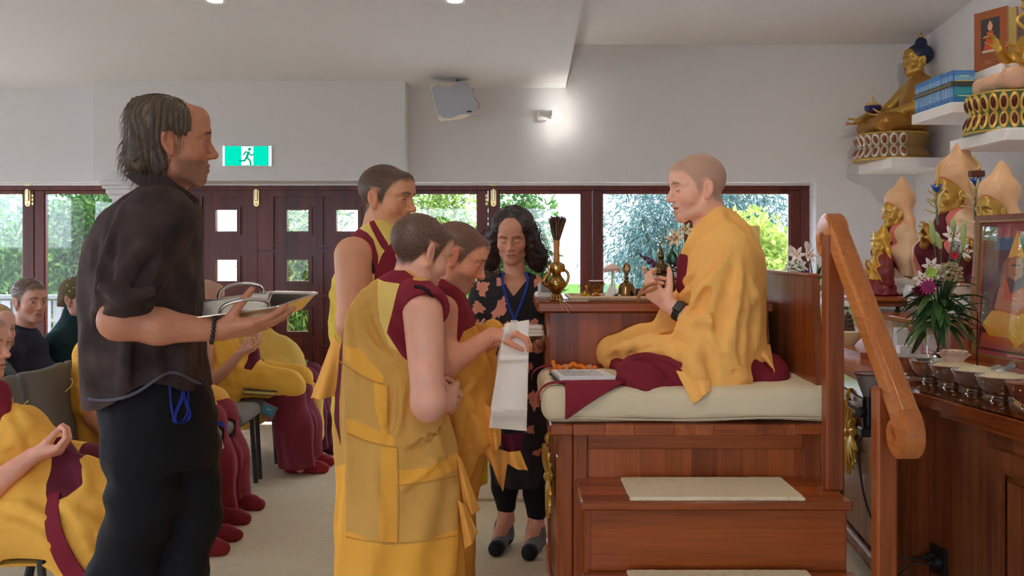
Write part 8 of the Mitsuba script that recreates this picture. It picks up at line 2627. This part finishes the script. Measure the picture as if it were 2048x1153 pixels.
put('handle', tube(spline([o + V(0.020, 0, 0.122), o + V(0.046, 0, 0.10), o + V(0.040, 0, 0.07), o + V(0.030, 0, 0.055)], 16), 0.005, 8), 'm_metal', lin(*BR), True, parent=k)
put('fan_grip', lathe([(0, 0.155), (0.012, 0.155), (0.011, 0.20), (0.013, 0.235), (0, 0.235)], 16, o), 'm_satin', lin(176, 122, 62), 30, parent=k)
rng = np.random.default_rng(21)
br_, br2 = [], []
for i in range(260):
    a, r = rng.uniform(0, 6.28), math.sqrt(rng.uniform(0, 1))
    t0 = o + V(math.cos(a) * 0.009 * r, math.sin(a) * 0.009 * r, 0.225)
    h = rng.uniform(0.085, 0.105)
    t1 = o + V(math.cos(a) * 0.036 * r + 0.004, math.sin(a) * 0.02 * r, 0.225 + h)
    (br2 if rng.uniform() < 0.35 else br_).append(tube([t0, t0 * 0.5 + t1 * 0.5 + V(0, 0, 0.0), t1], [0.0013, 0.0013, 0.0009], 4, cap=False))
put('bristle', cat(br_), 'm_satin', lin(46, 34, 30), True, parent=k, kind='stuff')
put('straw', cat(br2), 'm_satin', lin(160, 104, 58), True, parent=k, kind='stuff')
k = thing('desk_clock', 'small grey digital clock tilted back behind the ritual vase', 'clock')
oc, Rc = on_desk(1094, 3.99), rot([0, 0, 1], -0.2) @ rot([1, 0, 0], -0.25)
put('case', move(box([-0.038, -0.010, 0.004], [0.042, 0.012, 0.068], 0.005), oc, Rc), 'm_satin', lin(176, 174, 166), False, parent=k)
put('screen', move(box([-0.024, -0.0115, 0.026], [0.034, -0.009, 0.060], 0.001), oc, Rc), 'm_gloss', lin(96, 98, 92), False, parent=k + '__case')
put('stand', move(box([-0.03, -0.004, 0.0], [0.036, 0.05, 0.006], 0.002), oc), 'm_satin', lin(150, 148, 142), False, parent=k)
k = thing('white_cup', 'low white rounded dish beside the grey clock on the desk corner', 'dish')
put('dish', lathe([(0, 0), (0.026, 0), (0.034, 0.006), (0.036, 0.018), (0.030, 0.026), (0, 0.028)], 30, on_desk(1086, 4.10)), 'm_satin', lin(232, 230, 226), 35, parent=k)
k = thing('paper_sheet', 'white paper sheet lying on the desk left of the tray of offerings', 'paper')
put('sheet', box(on_desk(1130, 3.86) + V(0, 0, 0), on_desk(1172, 3.99) + V(0, 0, 0.0015), 0), 'm_matte', lin(226, 226, 232), False, parent=k)
k = thing('straw_bundle', 'dry grass stalks lying over the desk edge under the ritual vase', 'grass')
for i, (du, dv) in enumerate(((10, 16), (22, 20), (30, 12))):
    e0 = on_desk(1112 + 3 * i, 3.85) + V(0, 0, 0.004)
    put('stalk', tube(spline([e0, e0 + V(0.01, -0.035, 0.001), P(1116 + du, 606 + dv, 3.80)], 10), 0.0011, 5), 'm_matte', lin(206, 180, 130), True, parent=k)
k = thing('offering_tray', 'long cream tray of ritual objects on the desk before the monk', 'tray')
t0, t1 = on_desk(1142, 3.90), on_desk(1352, 3.90)
put('tray', cat(box([t0[0], 3.88, DZ + 0.0005], [t1[0], 4.12, DZ + 0.010], 0.003), box([t0[0] - 0.012, 3.868, DZ + 0.008], [t1[0] + 0.012, 3.884, DZ + 0.018], 0.003), box([t0[0] - 0.012, 4.116, DZ + 0.008], [t1[0] + 0.012, 4.132, DZ + 0.018], 0.003),
                    box([t0[0] - 0.014, 3.87, DZ + 0.008], [t0[0] + 0.002, 4.13, DZ + 0.018], 0.003)), 'm_satin', lin(206, 178, 140), False, parent=k)
TZ = DZ + 0.0105


def on_tray(u, Y=4.0):
    return V(px_x(u, Y), Y, TZ)


k = thing('brass_lid', 'small domed brass lid with a knob at the left end of the tray', 'lid')
o = on_tray(1173, 3.98)
put('dome', lathe([(0, 0), (0.026, 0), (0.027, 0.004), (0.022, 0.014), (0.010, 0.022), (0, 0.024)], 28, o), 'm_metal', lin(206, 160, 70), 40, parent=k)
put('knob', lathe([(0, 0.022), (0.005, 0.023), (0.004, 0.032), (0.008, 0.038), (0.006, 0.046), (0, 0.048)], 16, o), 'm_metal', lin(206, 160, 70), True, parent=k)
k = thing('lotus_cup', 'gilt lotus petal cup holding a glass of dark tea on the tray', 'cup')
o = on_tray(1193, 4.0)
put('foot', lathe([(0, 0), (0.020, 0), (0.022, 0.004), (0.010, 0.010), (0.008, 0.018), (0.016, 0.024), (0, 0.026)], 24, o), 'm_metal', lin(206, 158, 66), 40, parent=k)
for i in range(10):
    a = i * math.pi / 5
    put('petal', move(petal(0.040, 0.022, 0.004, 0.1, 6), o + V(math.cos(a), math.sin(a), 0) * 0.010 + V(0, 0, 0.022), rotz(a) @ rot([0, 1, 0], -0.85)), 'm_metal', lin(214, 166, 74), True, parent=k)
put('tea_glass', lathe([(0, 0.028), (0.018, 0.030), (0.028, 0.046), (0.030, 0.062), (0, 0.062)], 28, o), 'm_gloss', lin(70, 34, 28), 35, parent=k)
put('glass_rim', tube(np.stack([o[0] + 0.030 * np.cos(np.linspace(0, 6.283, 30)), o[1] + 0.030 * np.sin(np.linspace(0, 6.283, 30)), o[2] + 0.063 + 0 * np.linspace(0, 1, 30)], 1), 0.002, 6), 'm_satin', lin(226, 214, 206), True, parent=k)
k = thing('parasol_ornament', 'small pale parasol on a post over a white pyramid base on the tray', 'ornament')
o = on_tray(1224, 4.05)
put('base', hull([(x, y, 0) for x in (-0.026, 0.026) for y in (-0.02, 0.02)] + [(x, y, 0.042) for x in (-0.010, 0.010) for y in (-0.008, 0.008)]).apply_translation(o), 'm_satin', lin(226, 222, 220), False, parent=k)
put('post', tube([o + V(0, 0, 0.04), o + V(0.002, 0, 0.108)], 0.0045, 10), 'm_satin', lin(186, 192, 156), True, parent=k)
put('canopy', lathe([(0.0, 0.100), (0.006, 0.101), (0.030, 0.106), (0.033, 0.112), (0.026, 0.120), (0.010, 0.128), (0, 0.132)], 20, o), 'm_cloth', lin(226, 196, 180), 30, parent=k)
for i in range(16):
    a = i * math.pi / 8
    put('canopy_fringe', tube([o + V(math.cos(a) * 0.032, math.sin(a) * 0.032, 0.108), o + V(math.cos(a) * 0.0325, math.sin(a) * 0.0325, 0.096)], 0.0022, 5), 'm_cloth', lin(220, 182, 170), True, parent=k)
k = thing('ritual_bell', 'aged brass hand bell with a crowned handle on the tray', 'bell')
o = on_tray(1253, 4.0)
put('bell_body', lathe([(0.0, 0.055), (0.012, 0.058), (0.026, 0.050), (0.032, 0.036), (0.035, 0.016), (0.044, 0.002), (0.042, 0.0), (0.032, 0.014), (0.0, 0.05)][::-1], 36, o), 'm_metal', lin(140, 110, 70), 40, parent=k)
put('handle', lathe([(0, 0.055), (0.010, 0.056), (0.012, 0.062), (0.006, 0.068), (0.010, 0.076), (0.006, 0.084), (0.008, 0.092), (0.005, 0.098), (0, 0.098)], 20, o), 'm_metal', lin(160, 124, 76), 40, parent=k)
for i in range(4):
    a = i * math.pi / 2 + 0.4
    put('prong', tube(spline([o + V(0, 0, 0.096), o + V(math.cos(a) * 0.016, math.sin(a) * 0.016, 0.108), o + V(math.cos(a) * 0.012, math.sin(a) * 0.012, 0.124), o + V(0, 0, 0.132)], 12), 0.003, 6), 'm_metal', lin(170, 132, 80), True, parent=k)
put('prong_core', tube([o + V(0, 0, 0.096), o + V(0, 0, 0.136)], 0.003, 6), 'm_metal', lin(170, 132, 80), True, parent=k)
k = thing('pebble', 'small dark speckled ornament lying on the tray between the parasol and the bell', 'ornament')
for i, (x, r, q) in enumerate(((0, 0.007, (60, 50, 46)), (0.014, 0.006, (206, 200, 196)), (-0.012, 0.005, (214, 206, 200)))):
    put('bead', move(trimesh.creation.icosphere(2, r), on_tray(1232, 3.95) + V(x, 0, r)), 'm_satin', lin(*q), True, parent=k)
k = thing('small_sign', 'small white folded card standing on the tray beside the monk hands', 'card')
o = on_tray(1272, 4.06)
put('card', move(box([-0.022, -0.001, 0], [0.022, 0.001, 0.032], 0), o, rot([1, 0, 0], -0.3)), 'm_matte', lin(232, 232, 232), False, parent=k)
put('card_back', move(box([-0.022, -0.001, 0], [0.022, 0.001, 0.032], 0), o + V(0, 0.019, 0), rot([1, 0, 0], 0.3)), 'm_matte', lin(226, 226, 226), False, parent=k)
put('printed_mark', move(box([-0.006, -0.0018, 0.010], [0.012, -0.0008, 0.016], 0), o, rot([1, 0, 0], -0.3)), 'm_matte', lin(50, 50, 56), False, parent=k)
k = thing('dark_cup', 'small dark cup at the right of the tray behind the monk wrist', 'cup')
put('cup', lathe([(0, 0), (0.016, 0), (0.022, 0.012), (0.024, 0.034), (0.021, 0.034), (0.018, 0.012), (0, 0.006)], 24, on_tray(1283, 3.95)), 'm_gloss', lin(50, 34, 34), 35, parent=k)


# ---------------------------------------------------------------- flowers
def leaf_ribbon(p, d, L, w, droop, col, key, name='leaf', twist=0.0, n=8):
    t = np.linspace(0, 1, n)[:, None]
    d = unit(d)
    pth = p + d * L * t + V(0, 0, -1) * droop * L * t ** 2
    side = unit(np.cross(d, V(0.2, 0.1, 1.0)))
    ww = w * np.sin(np.pi * np.clip(t[:, 0] * 0.92 + 0.08, 0, 1)) ** 0.8
    rows = np.stack([pth - side * ww[:, None] / 2, pth + V(0, 0, -0.12) * ww[:, None], pth + side * ww[:, None] / 2], 1)
    put(name, sheet(rows, 0.0012), 'm_leaf', lin(*col), True, parent=key)


def lily(label, c, out, r, col=(240, 232, 226), stem=None, group=None, n=6, throat=(214, 190, 90)):
    key = thing('lily', label, 'flower', group)
    blossom(key, np.asarray(c), r, col, n, out, 'petal', 0.55, 0.42)
    R = frame_of(out)
    for i in range(4):
        a = i * 1.6
        tip = np.asarray(c) + R @ V(math.cos(a) * r * 0.22, math.sin(a) * r * 0.22, r * 0.6)
        sk = put('stamen', tube([np.asarray(c), tip], 0.0012, 5), 'm_satin', lin(*throat), True, parent=key)
        put('anther', move(trimesh.creation.icosphere(1, 0.004), tip), 'm_satin', lin(150, 90, 40), True, parent=sk)
    if stem is not None:
        put('stem', tube(spline([np.asarray(c), (np.asarray(c) + stem) / 2 + V(0.01, 0, 0.02), stem], 10), 0.003, 6), 'm_leaf', lin(84, 116, 62), True, parent=key)
    return key


def bud(label, base, tip, r, col, stem):
    key = thing('lily_bud', label, 'flower bud')
    d = unit(np.asarray(tip) - base)
    L = np.linalg.norm(np.asarray(tip) - base)
    put('bud', move(lathe([(0, 0), (r * 0.6, L * 0.08), (r, L * 0.45), (r * 0.75, L * 0.8), (0, L)], 16), base, frame_of(d)), 'm_leaf', lin(*col), True, parent=key)
    put('stem', tube(spline([np.asarray(base), (np.asarray(base) + stem) / 2 + V(0.005, 0, 0.01), stem], 10), 0.003, 6), 'm_leaf', lin(84, 116, 62), True, parent=key)


def puff(name, label, c, r, n, size, col, stemcol, foot, seed, cat_='flower'):
    """A cloud of tiny blossoms on fine stems: too small to count."""
    rng = np.random.default_rng(seed)
    key = thing(name, label, cat_)
    q = rng.normal(0, 1, (n, 3))
    q = q / np.linalg.norm(q, axis=1, keepdims=True) * rng.uniform(0.3, 1, (n, 1)) ** 0.6 * np.asarray(r) + c
    one = trimesh.creation.icosphere(1, 1.0)
    v = (one.vertices[None] * (size * rng.uniform(0.6, 1.3, n))[:, None, None] + q[:, None]).reshape(-1, 3)
    f = (one.faces[None] + (np.arange(n) * len(one.vertices))[:, None, None]).reshape(-1, 3)
    put('tiny_blossom', (v, f), 'm_matte', lin(*col), True, parent=key, kind='stuff')
    put('stem', cat([tube([foot + rng.normal(0, 0.004, 3), p], 0.0012, 4, cap=False) for p in q[::max(1, n // 40)]]), 'm_leaf', lin(*stemcol), True, parent=key, kind='stuff')


def spike(label, foot, top, r, n, col, seed):
    rng = np.random.default_rng(seed)
    key = thing('flower_spike', label, 'flower')
    foot, top = np.asarray(foot, float), np.asarray(top, float)
    put('stem', tube([foot, top], 0.004, 6), 'm_leaf', lin(80, 110, 64), True, parent=key)
    for i in range(n):
        t = 0.25 + 0.75 * i / n
        a = i * 2.4
        rr = r * (1.15 - 0.8 * t)
        c = foot * (1 - t) + top * t + V(math.cos(a), math.sin(a), 0) * rr * 0.6
        S = move(trimesh.creation.icosphere(2, 1.0), (0, 0, 0))
        S.apply_transform(np.diag([rr * 0.75, rr * 0.6, rr * 0.7, 1]))
        put('floret', move(S, c, rotz(a)), 'm_satin', lin(*col) * rng.uniform(0.7, 1.25), True, parent=key)


# the bouquet on the altar, between the statues and the framed picture
vo = V(1.965, 4.62, AZ + 0.001)
k = thing('glass_vase', 'tall clear glass vase of water and stems beside the framed picture', 'vase')
put('glass', lathe([(0, 0.001), (0.048, 0.001), (0.050, 0.006), (0.055, 0.24), (0.051, 0.24), (0.046, 0.012), (0, 0.010)], 36, vo), 'm_solidglass', None, 35, parent=k)
rng = np.random.default_rng(31)
neck = vo + V(0, 0, 0.23)
for i in range(11):
    a = rng.uniform(0, 6.28)
    put('stem', tube([vo + V(math.cos(a) * 0.025, math.sin(a) * 0.025, 0.016), neck + V(-math.cos(a) * 0.03, -math.sin(a) * 0.03, 0.0)], 0.0036, 6), 'm_leaf', lin(78, 100, 56), True, parent=k)
k = thing('foliage_spray', 'dark green strap leaves hanging over the edge of the altar bouquet', 'foliage')
LG = [(58, 92, 48), (74, 112, 56), (46, 78, 46), (104, 132, 70), (78, 104, 60)]
for i in range(96):
    a = rng.uniform(0, 2 * math.pi)
    e = rng.uniform(-0.55, 0.75)
    d = V(math.cos(a) * 1.0, math.sin(a) * 0.8 - 0.15, e)
    p = neck + V(0, 0, rng.uniform(0.0, 0.16)) + d * rng.uniform(0.02, 0.06)
    leaf_ribbon(p, d, rng.uniform(0.09, 0.20), rng.uniform(0.022, 0.040), rng.uniform(0.2, 0.7), LG[i % 5], k)
vY = 4.50
fl_ = [(1848, 562, 4.48, (-0.6, -0.7, 0.4), 0.052, 'white lily nearest the left of the altar bouquet'), (1862, 535, 4.50, (-0.3, -0.9, 0.3), 0.050, 'white lily above the leftmost one of the altar bouquet'), (1905, 475, 4.54, (-0.2, -0.9, 0.5), 0.058, 'topmost white lily of the altar bouquet with a yellow throat'),
       (1880, 545, 4.46, (-0.1, -1, 0.1), 0.046, 'white lily in the middle of the altar bouquet'), (1925, 505, 4.55, (0.3, -0.9, 0.2), 0.045, 'white lily at the right of the altar bouquet beside the picture frame')]
for u, v, y, out, r, lb in fl_:
    lily(lb, P(u, v, y), out, r, stem=neck + V(0, 0, 0.02))
for (u, v), (u2, v2), lb in (((1868, 488), (1862, 440), 'pale green lily bud at the upper left of the altar bouquet'), ((1908, 466), (1905, 436), 'pale green lily bud at the top of the altar bouquet'), ((1926, 500), (1928, 440), 'tall green lily bud beside the picture frame'), ((1882, 500), (1872, 462), 'slim green lily bud among the white lilies')):
    bud(lb, P(u, v, 4.5), P(u2, v2, 4.48), 0.013, (170, 190, 124), neck + V(0, 0, 0.03))
k = thing('dahlia', 'bright magenta dahlia low in the altar bouquet', 'flower')
dc, out = P(1857, 575, 4.42), unit([-0.45, -0.85, 0.2])
R0 = frame_of(out)
for ring_i in range(5):
    n = 14 - 2 * ring_i
    for i in range(n):
        a = 2 * math.pi * i / n + ring_i * 0.3
        put('petal', move(petal(0.042 - 0.006 * ring_i, 0.012, 0.003, 0.25, 5), dc + out * 0.004 * ring_i, R0 @ rotz(a) @ rot([0, 1, 0], -0.25 - 0.28 * ring_i)), 'm_satin', lin(196 - 6 * ring_i, 56 + 12 * ring_i, 136), True, parent=k)
put('stem', tube(spline([dc, (dc + neck) / 2, neck], 8), 0.003, 6), 'm_leaf', lin(80, 110, 60), True, parent=k)
k = thing('dark_bloom', 'dark maroon rounded bloom behind the magenta dahlia', 'flower')
dc2 = P(1840, 583, 4.50)
for ring_i in range(3):
    n = 9 - 2 * ring_i
    for i in range(n):
        a = 2 * math.pi * i / n + ring_i * 0.4
        put('petal', move(petal(0.036 - 0.006 * ring_i, 0.022, 0.004, 0.3, 6), dc2, frame_of(unit([-0.7, -0.6, 0.1])) @ rotz(a) @ rot([0, 1, 0], -0.3 - 0.4 * ring_i)), 'm_satin', lin(86, 22, 40), True, parent=k)
blossom(thing('red_flower', 'small red flower between the lilies of the altar bouquet', 'flower'), P(1908, 512, 4.46), 0.026, (190, 40, 60), 8, (-0.2, -1, 0.1), 'petal', 0.6)
blossom(thing('green_bloom', 'lime green bloom under the lilies of the altar bouquet', 'flower'), P(1862, 548, 4.40), 0.036, (170, 200, 90), 9, (-0.3, -0.9, 0.3), 'petal', 0.7)
puff('filler_spray', 'spray of tiny pale brown blossoms in the altar bouquet', P(1900, 545, 4.45), (0.06, 0.05, 0.05), 260, 0.0045, (190, 172, 130), (80, 96, 60), neck, 41)
puff('filler_spray', 'spray of tiny white blossoms at the top right of the altar bouquet', P(1918, 490, 4.58), (0.04, 0.04, 0.045), 120, 0.005, (232, 230, 224), (80, 96, 60), neck, 42)

# the bouquet behind the reading desk
po = V(0.72, 4.42, DZ)
k = thing('flower_pot', 'small dark pot of flowers on the desk behind the monk', 'pot')
put('pot', lathe([(0, 0), (0.04, 0), (0.052, 0.05), (0.05, 0.075), (0.044, 0.075), (0.04, 0.01), (0, 0.008)], 30, po), 'm_satin', lin(44, 40, 40), 35, parent=k)
ft = po + V(0, 0, 0.06)
for i, (u, v, u2, v2, lb) in enumerate(((1294, 592, 1278, 508, 'leftmost purple snapdragon spike on the desk'), (1300, 592, 1294, 514, 'second purple snapdragon spike on the desk'), (1345, 592, 1352, 524, 'purple spike half hidden behind the monk chest'))):
    spike(lb, ft + V(0, 0.01 * i, 0), P(u2, v2, 4.5), 0.022, 16, (86, 34, 84), 50 + i)
puff('gypsophila_spray', 'cloud of tiny white gypsophila blossoms on the desk before the monk chest', P(1336, 556, 4.42), (0.075, 0.06, 0.075), 560, 0.0042, (236, 234, 230), (90, 110, 80), ft, 43)
lily('cream orchid bloom above the gypsophila beside the monk chest', P(1355, 478, 4.5), (-0.6, -0.8, 0.2), 0.058, (232, 216, 180), stem=ft, throat=(160, 100, 60))
lily('smaller cream bloom above the cream orchid beside the monk chin', P(1372, 462, 4.52), (-0.3, -0.9, 0.4), 0.042, (226, 220, 190), stem=ft)
k = thing('foliage_spray', 'green leaves around the flowers on the desk', 'foliage')
for i in range(34):
    a = rng.uniform(0, 2 * math.pi)
    d = V(math.cos(a), math.sin(a) * 0.5, rng.uniform(0.1, 1.6))
    leaf_ribbon(ft + V(rng.uniform(-0.05, 0.05), 0, rng.uniform(0, 0.05)), d, rng.uniform(0.10, 0.17), rng.uniform(0.014, 0.024), rng.uniform(0, 0.4), [(46, 80, 50), (60, 96, 60), (38, 66, 46)][i % 3], k)
k = thing('bronze_figure', 'slender dark gilt figure standing among the desk flowers', 'figurine')
o = P(1322, 600, 4.34)
o[2] = DZ
S = Sdf().chain([o + V(0, 0, 0.01), o + V(0.004, 0, 0.08), o + V(-0.004, 0, 0.11), o + V(0.002, 0, 0.145)], [0.020, 0.015, 0.019, 0.012], 0.012)
S.ell(o + V(0, 0, 0.168), [0.014, 0.014, 0.017], k=0.006)
S.chain([o + V(0, 0, 0.18), o + V(-0.004, 0, 0.225)], [0.011, 0.002], 0.008)
S.chain([o + V(-0.018, 0, 0.13), o + V(-0.026, -0.005, 0.10), o + V(-0.008, -0.016, 0.095)], [0.007, 0.006, 0.005], 0.006)
S.chain([o + V(0.020, 0, 0.13), o + V(0.028, -0.004, 0.10), o + V(0.010, -0.016, 0.108)], [0.007, 0.006, 0.005], 0.006)
put('figure', net(S, o - V(0.05, 0.04, 0), o + V(0.05, 0.04, 0.24), 0.003), 'm_metal', lin(110, 92, 60), True, parent=k)
put('base', lathe([(0, 0), (0.03, 0), (0.032, 0.008), (0.024, 0.016), (0, 0.018)], 24, o), 'm_metal', lin(120, 96, 60), 35, parent=k)

# the bouquet behind the throne's side back
vo2 = V(1.80, 5.98, AZ + 0.031)
k = thing('glass_vase', 'tall glass vase behind the high side back of the throne', 'vase')
put('glass', lathe([(0, 0.001), (0.045, 0.001), (0.055, 0.27), (0.051, 0.27), (0.041, 0.010), (0, 0.009)], 32, vo2), 'm_solidglass', None, 35, parent=k)
nk2 = vo2 + V(0, 0, 0.26)
for i in range(7):
    a = i * 0.9
    put('stem', tube([vo2 + V(math.cos(a) * 0.02, math.sin(a) * 0.02, 0.014), nk2 - V(math.cos(a) * 0.03, math.sin(a) * 0.03, 0)], 0.0036, 6), 'm_leaf', lin(84, 112, 62), True, parent=k)
for u, v, out, r, lb in ((1594, 512, (-0.3, -0.9, 0.3), 0.062, 'white lily at the left of the bouquet behind the throne back'), (1615, 512, (0.3, -0.9, 0.2), 0.058, 'white lily at the right of the bouquet behind the throne back')):
    lily(lb, P(u, v, 5.9), out, r, (238, 228, 226), stem=nk2)
for (u, v), (u2, v2), lb in (((1584, 512), (1580, 490), 'pinkish lily bud at the left above the throne back'), ((1616, 502), (1612, 482), 'pinkish lily bud at the top of the bouquet behind the throne back')):
    bud(lb, P(u, v, 5.9), P(u2, v2, 5.9), 0.016, (206, 190, 176), nk2)
k = thing('foliage_spray', 'green leaves of the bouquet behind the throne back', 'foliage')
for i in range(44):
    a = rng.uniform(0, 2 * math.pi)
    d = V(math.cos(a) - 0.25, math.sin(a) * 0.5, rng.uniform(0.0, 0.9))
    leaf_ribbon(nk2 + V(rng.uniform(-0.12, 0.06), 0, rng.uniform(-0.02, 0.06)), d, rng.uniform(0.12, 0.21), rng.uniform(0.016, 0.028), rng.uniform(0.0, 0.5), [(60, 100, 56), (84, 128, 66), (50, 84, 54)][i % 3], k)
blossom(thing('purple_flower', 'small purple flower at the base of the bouquet behind the throne back', 'flower'), P(1612, 548, 5.85), 0.035, (130, 60, 120), 8, (-0.2, -1, 0.2), 'petal', 0.6)
puff('filler_spray', 'tiny white blossoms low in the bouquet behind the throne back', P(1592, 535, 5.85), (0.07, 0.05, 0.05), 160, 0.006, (226, 230, 220), (90, 110, 80), nk2, 44)
k = thing('shaded_lamp', 'pale yellow cylinder lampshade half hidden behind the back of the seated monk', 'lamp')
so_ = V(1.46, 6.18, 0)
put('shade', lathe([(0.070, px_z(550, 6.18)), (0.072, px_z(550, 6.18)), (0.066, px_z(452, 6.18)), (0.064, px_z(452, 6.18)), (0.070, px_z(550, 6.18))], 40, so_), 'm_cloth', lin(238, 214, 130), 35, parent=k)
put('pole', tube([so_ + V(0, 0, 0.27), so_ + V(0, 0, 1.38)], 0.012, 12), 'm_metal', lin(170, 150, 110), True, parent=k)
put('foot', lathe([(0, 0.0), (0.12, 0.0), (0.12, 0.015), (0.02, 0.03), (0.012, 0.30), (0, 0.30)], 32, so_), 'm_metal', lin(150, 132, 100), 35, parent=k)

# ---------------------------------------------------------------- on the cushion
k = thing('ring_binder', 'open black ring binder with white pages on the throne cushion', 'binder')
ZC = 0.950
c0, c1, c2, c3 = P(1098, 744, 3.565), P(1205, 742, 3.58), P(1236, 768, 3.37), P(1116, 768, 3.352)
for q in (c0, c1, c2, c3):
    q[2] = ZC


def slab4(q, z0, z1, s=1.0):
    m_ = sum(q) / 4
    return hull([V(*(m_ + (p - m_) * s)[:2], z) for p in q for z in (z0, z1)])


put('cover', slab4((c0, c1, c2, c3), ZC, ZC + 0.005), 'm_satin', lin(38, 42, 40), False, parent=k)
put('page_block', slab4((c0, c1, c2, c3), ZC + 0.005, ZC + 0.016, 0.93), 'm_matte', lin(214, 214, 214), False, parent=k)
put('top_page', slab4((c0, c1, c2, c3), ZC + 0.016, ZC + 0.0172, 0.925), 'm_matte', lin(228, 226, 224), False, parent=k)
ex_, ey_ = unit(c1 - c0), unit(c3 - c0)
for j in range(9):
    p = c0 + (c3 - c0) * (0.16 + 0.085 * j) + (c1 - c0) * 0.12
    w = np.linalg.norm(c1 - c0) * (0.72 if j % 3 else 0.5)
    put('printed_line', hull([p + ex_ * a + ey_ * b_ + V(0, 0, z) for a in (0, w) for b_ in (0, 0.003) for z in (0.0172, 0.0178)]), 'm_matte', lin(120, 118, 124), False, parent=k)
for t in (0.3, 0.75):
    p = c0 + (c1 - c0) * t + ey_ * 0.03 + V(0, 0, 0.015)
    a = np.linspace(0, np.pi, 16)
    put('ring', tube(p + np.stack([0 * a, 0 * a, 0 * a], 1) + np.cos(a)[:, None] * ey_ * 0.016 + np.sin(a)[:, None] * V(0, 0, 0.022), 0.0022, 6), 'm_metal', lin(206, 206, 206), True, parent=k)
k = thing('orange_tassel', 'orange silk cord with tassel lying behind the ring binder', 'tassel')
for i, (dy, dz) in enumerate(((0, 0), (0.02, 0.006), (-0.012, 0.008))):
    pts = spline([P(1106, 728, 3.72) + V(0, dy, dz), P(1120, 738, 3.71) + V(0, dy, -dz), P(1145, 734, 3.72) + V(0, dy, dz), P(1172, 740, 3.70) + V(0, dy, 0), P(1192, 744, 3.67) + V(0, dy, 0)], 40)
    pts[:, 2] = np.maximum(pts[:, 2], ZC + 0.006)
    ph = np.linspace(0, 40, 40)
    put('cord', tube(pts + 0.0035 * np.stack([0 * ph, np.cos(ph), np.sin(ph)], 1), 0.0075, 8), 'm_silk', lin(226, 122, 34), True, parent=k)
rng = np.random.default_rng(7)
put('tassel_thread', cat([tube(spline([P(1118, 738, 3.70), P(1108 + rng.uniform(-8, 14), 740, 3.67) + V(0, rng.normal(0, .01), 0), P(1106 + rng.uniform(-8, 16), 745, 3.63) + V(0, rng.normal(0, .015), 0)], 6), 0.0016, 4) for _ in range(40)]), 'm_silk', lin(214, 90, 30), True, parent=k, kind='stuff')
k = thing('maroon_band', 'maroon cloth band hanging over the front of the throne cushion', 'cloth')
zc = ZC
top_ = [P(1240, 782, 3.42), P(1180, 776, 3.38), P(1130, 777, 3.35)]
a0, a1, b1_, b0 = V(px_x(1126, 3.33), 3.315, ZC - 0.006), V(px_x(1250, 3.40), 3.36, ZC + 0.004), V(px_x(1262, 3.46), 3.46, ZC + 0.004), V(px_x(1128, 3.36), 3.37, ZC + 0.002)
put('band', sheet(bez(b0, b1_, a1, a0, 8, 14), 0.004), 'm_cloth', lin(*MAR), True, parent=k)
rows_ = []
for y, z, ur in ((3.37, ZC + 0.004, 1262), (3.325, ZC + 0.003, 1250), (3.296, ZC - 0.004, 1236), (3.276, ZC - 0.020, 1216), (3.268, ZC - 0.040, 1196), (3.266, ZC - 0.065, 1172), (3.266, ZC - 0.090, 1150), (3.266, ZC - 0.108, 1134)):
    xl_ = px_x(1130, 3.29)
    rows_.append([V(xl_ + (px_x(ur, y) - xl_) * t, y - 0.003 * math.sin(6 * t), z) for t in np.linspace(0, 1, 10)])
put('hanging_point', sheet(np.array(rows_), 0.004), 'm_cloth', lin(*MAR), True, parent=k)
k = thing('maroon_strap', 'narrow maroon strap hanging over the left edge of the throne cushion', 'strap')
put('strap', ribbon(spline([V(0.30, 3.34, ZC + 0.004), V(0.19, 3.33, ZC + 0.004), V(0.115, 3.325, ZC - 0.004), V(0.090, 3.315, ZC - 0.03), V(0.086, 3.31, 0.885)], 24), 0.028, 0.003, unit([0, 1, 0.1])), 'm_cloth', lin(*MAR), True, parent=k)
k = thing('maroon_strap', 'narrow maroon strap over the far left corner of the cushion', 'strap')
put('strap', ribbon(spline([V(0.34, 3.80, ZC + 0.005), V(0.20, 3.80, ZC + 0.004), V(0.10, 3.78, ZC - 0.004), V(0.072, 3.76, 0.90)], 20), 0.03, 0.003, unit([0, 1, 0.05])), 'm_cloth', lin(*MAR), True, parent=k)
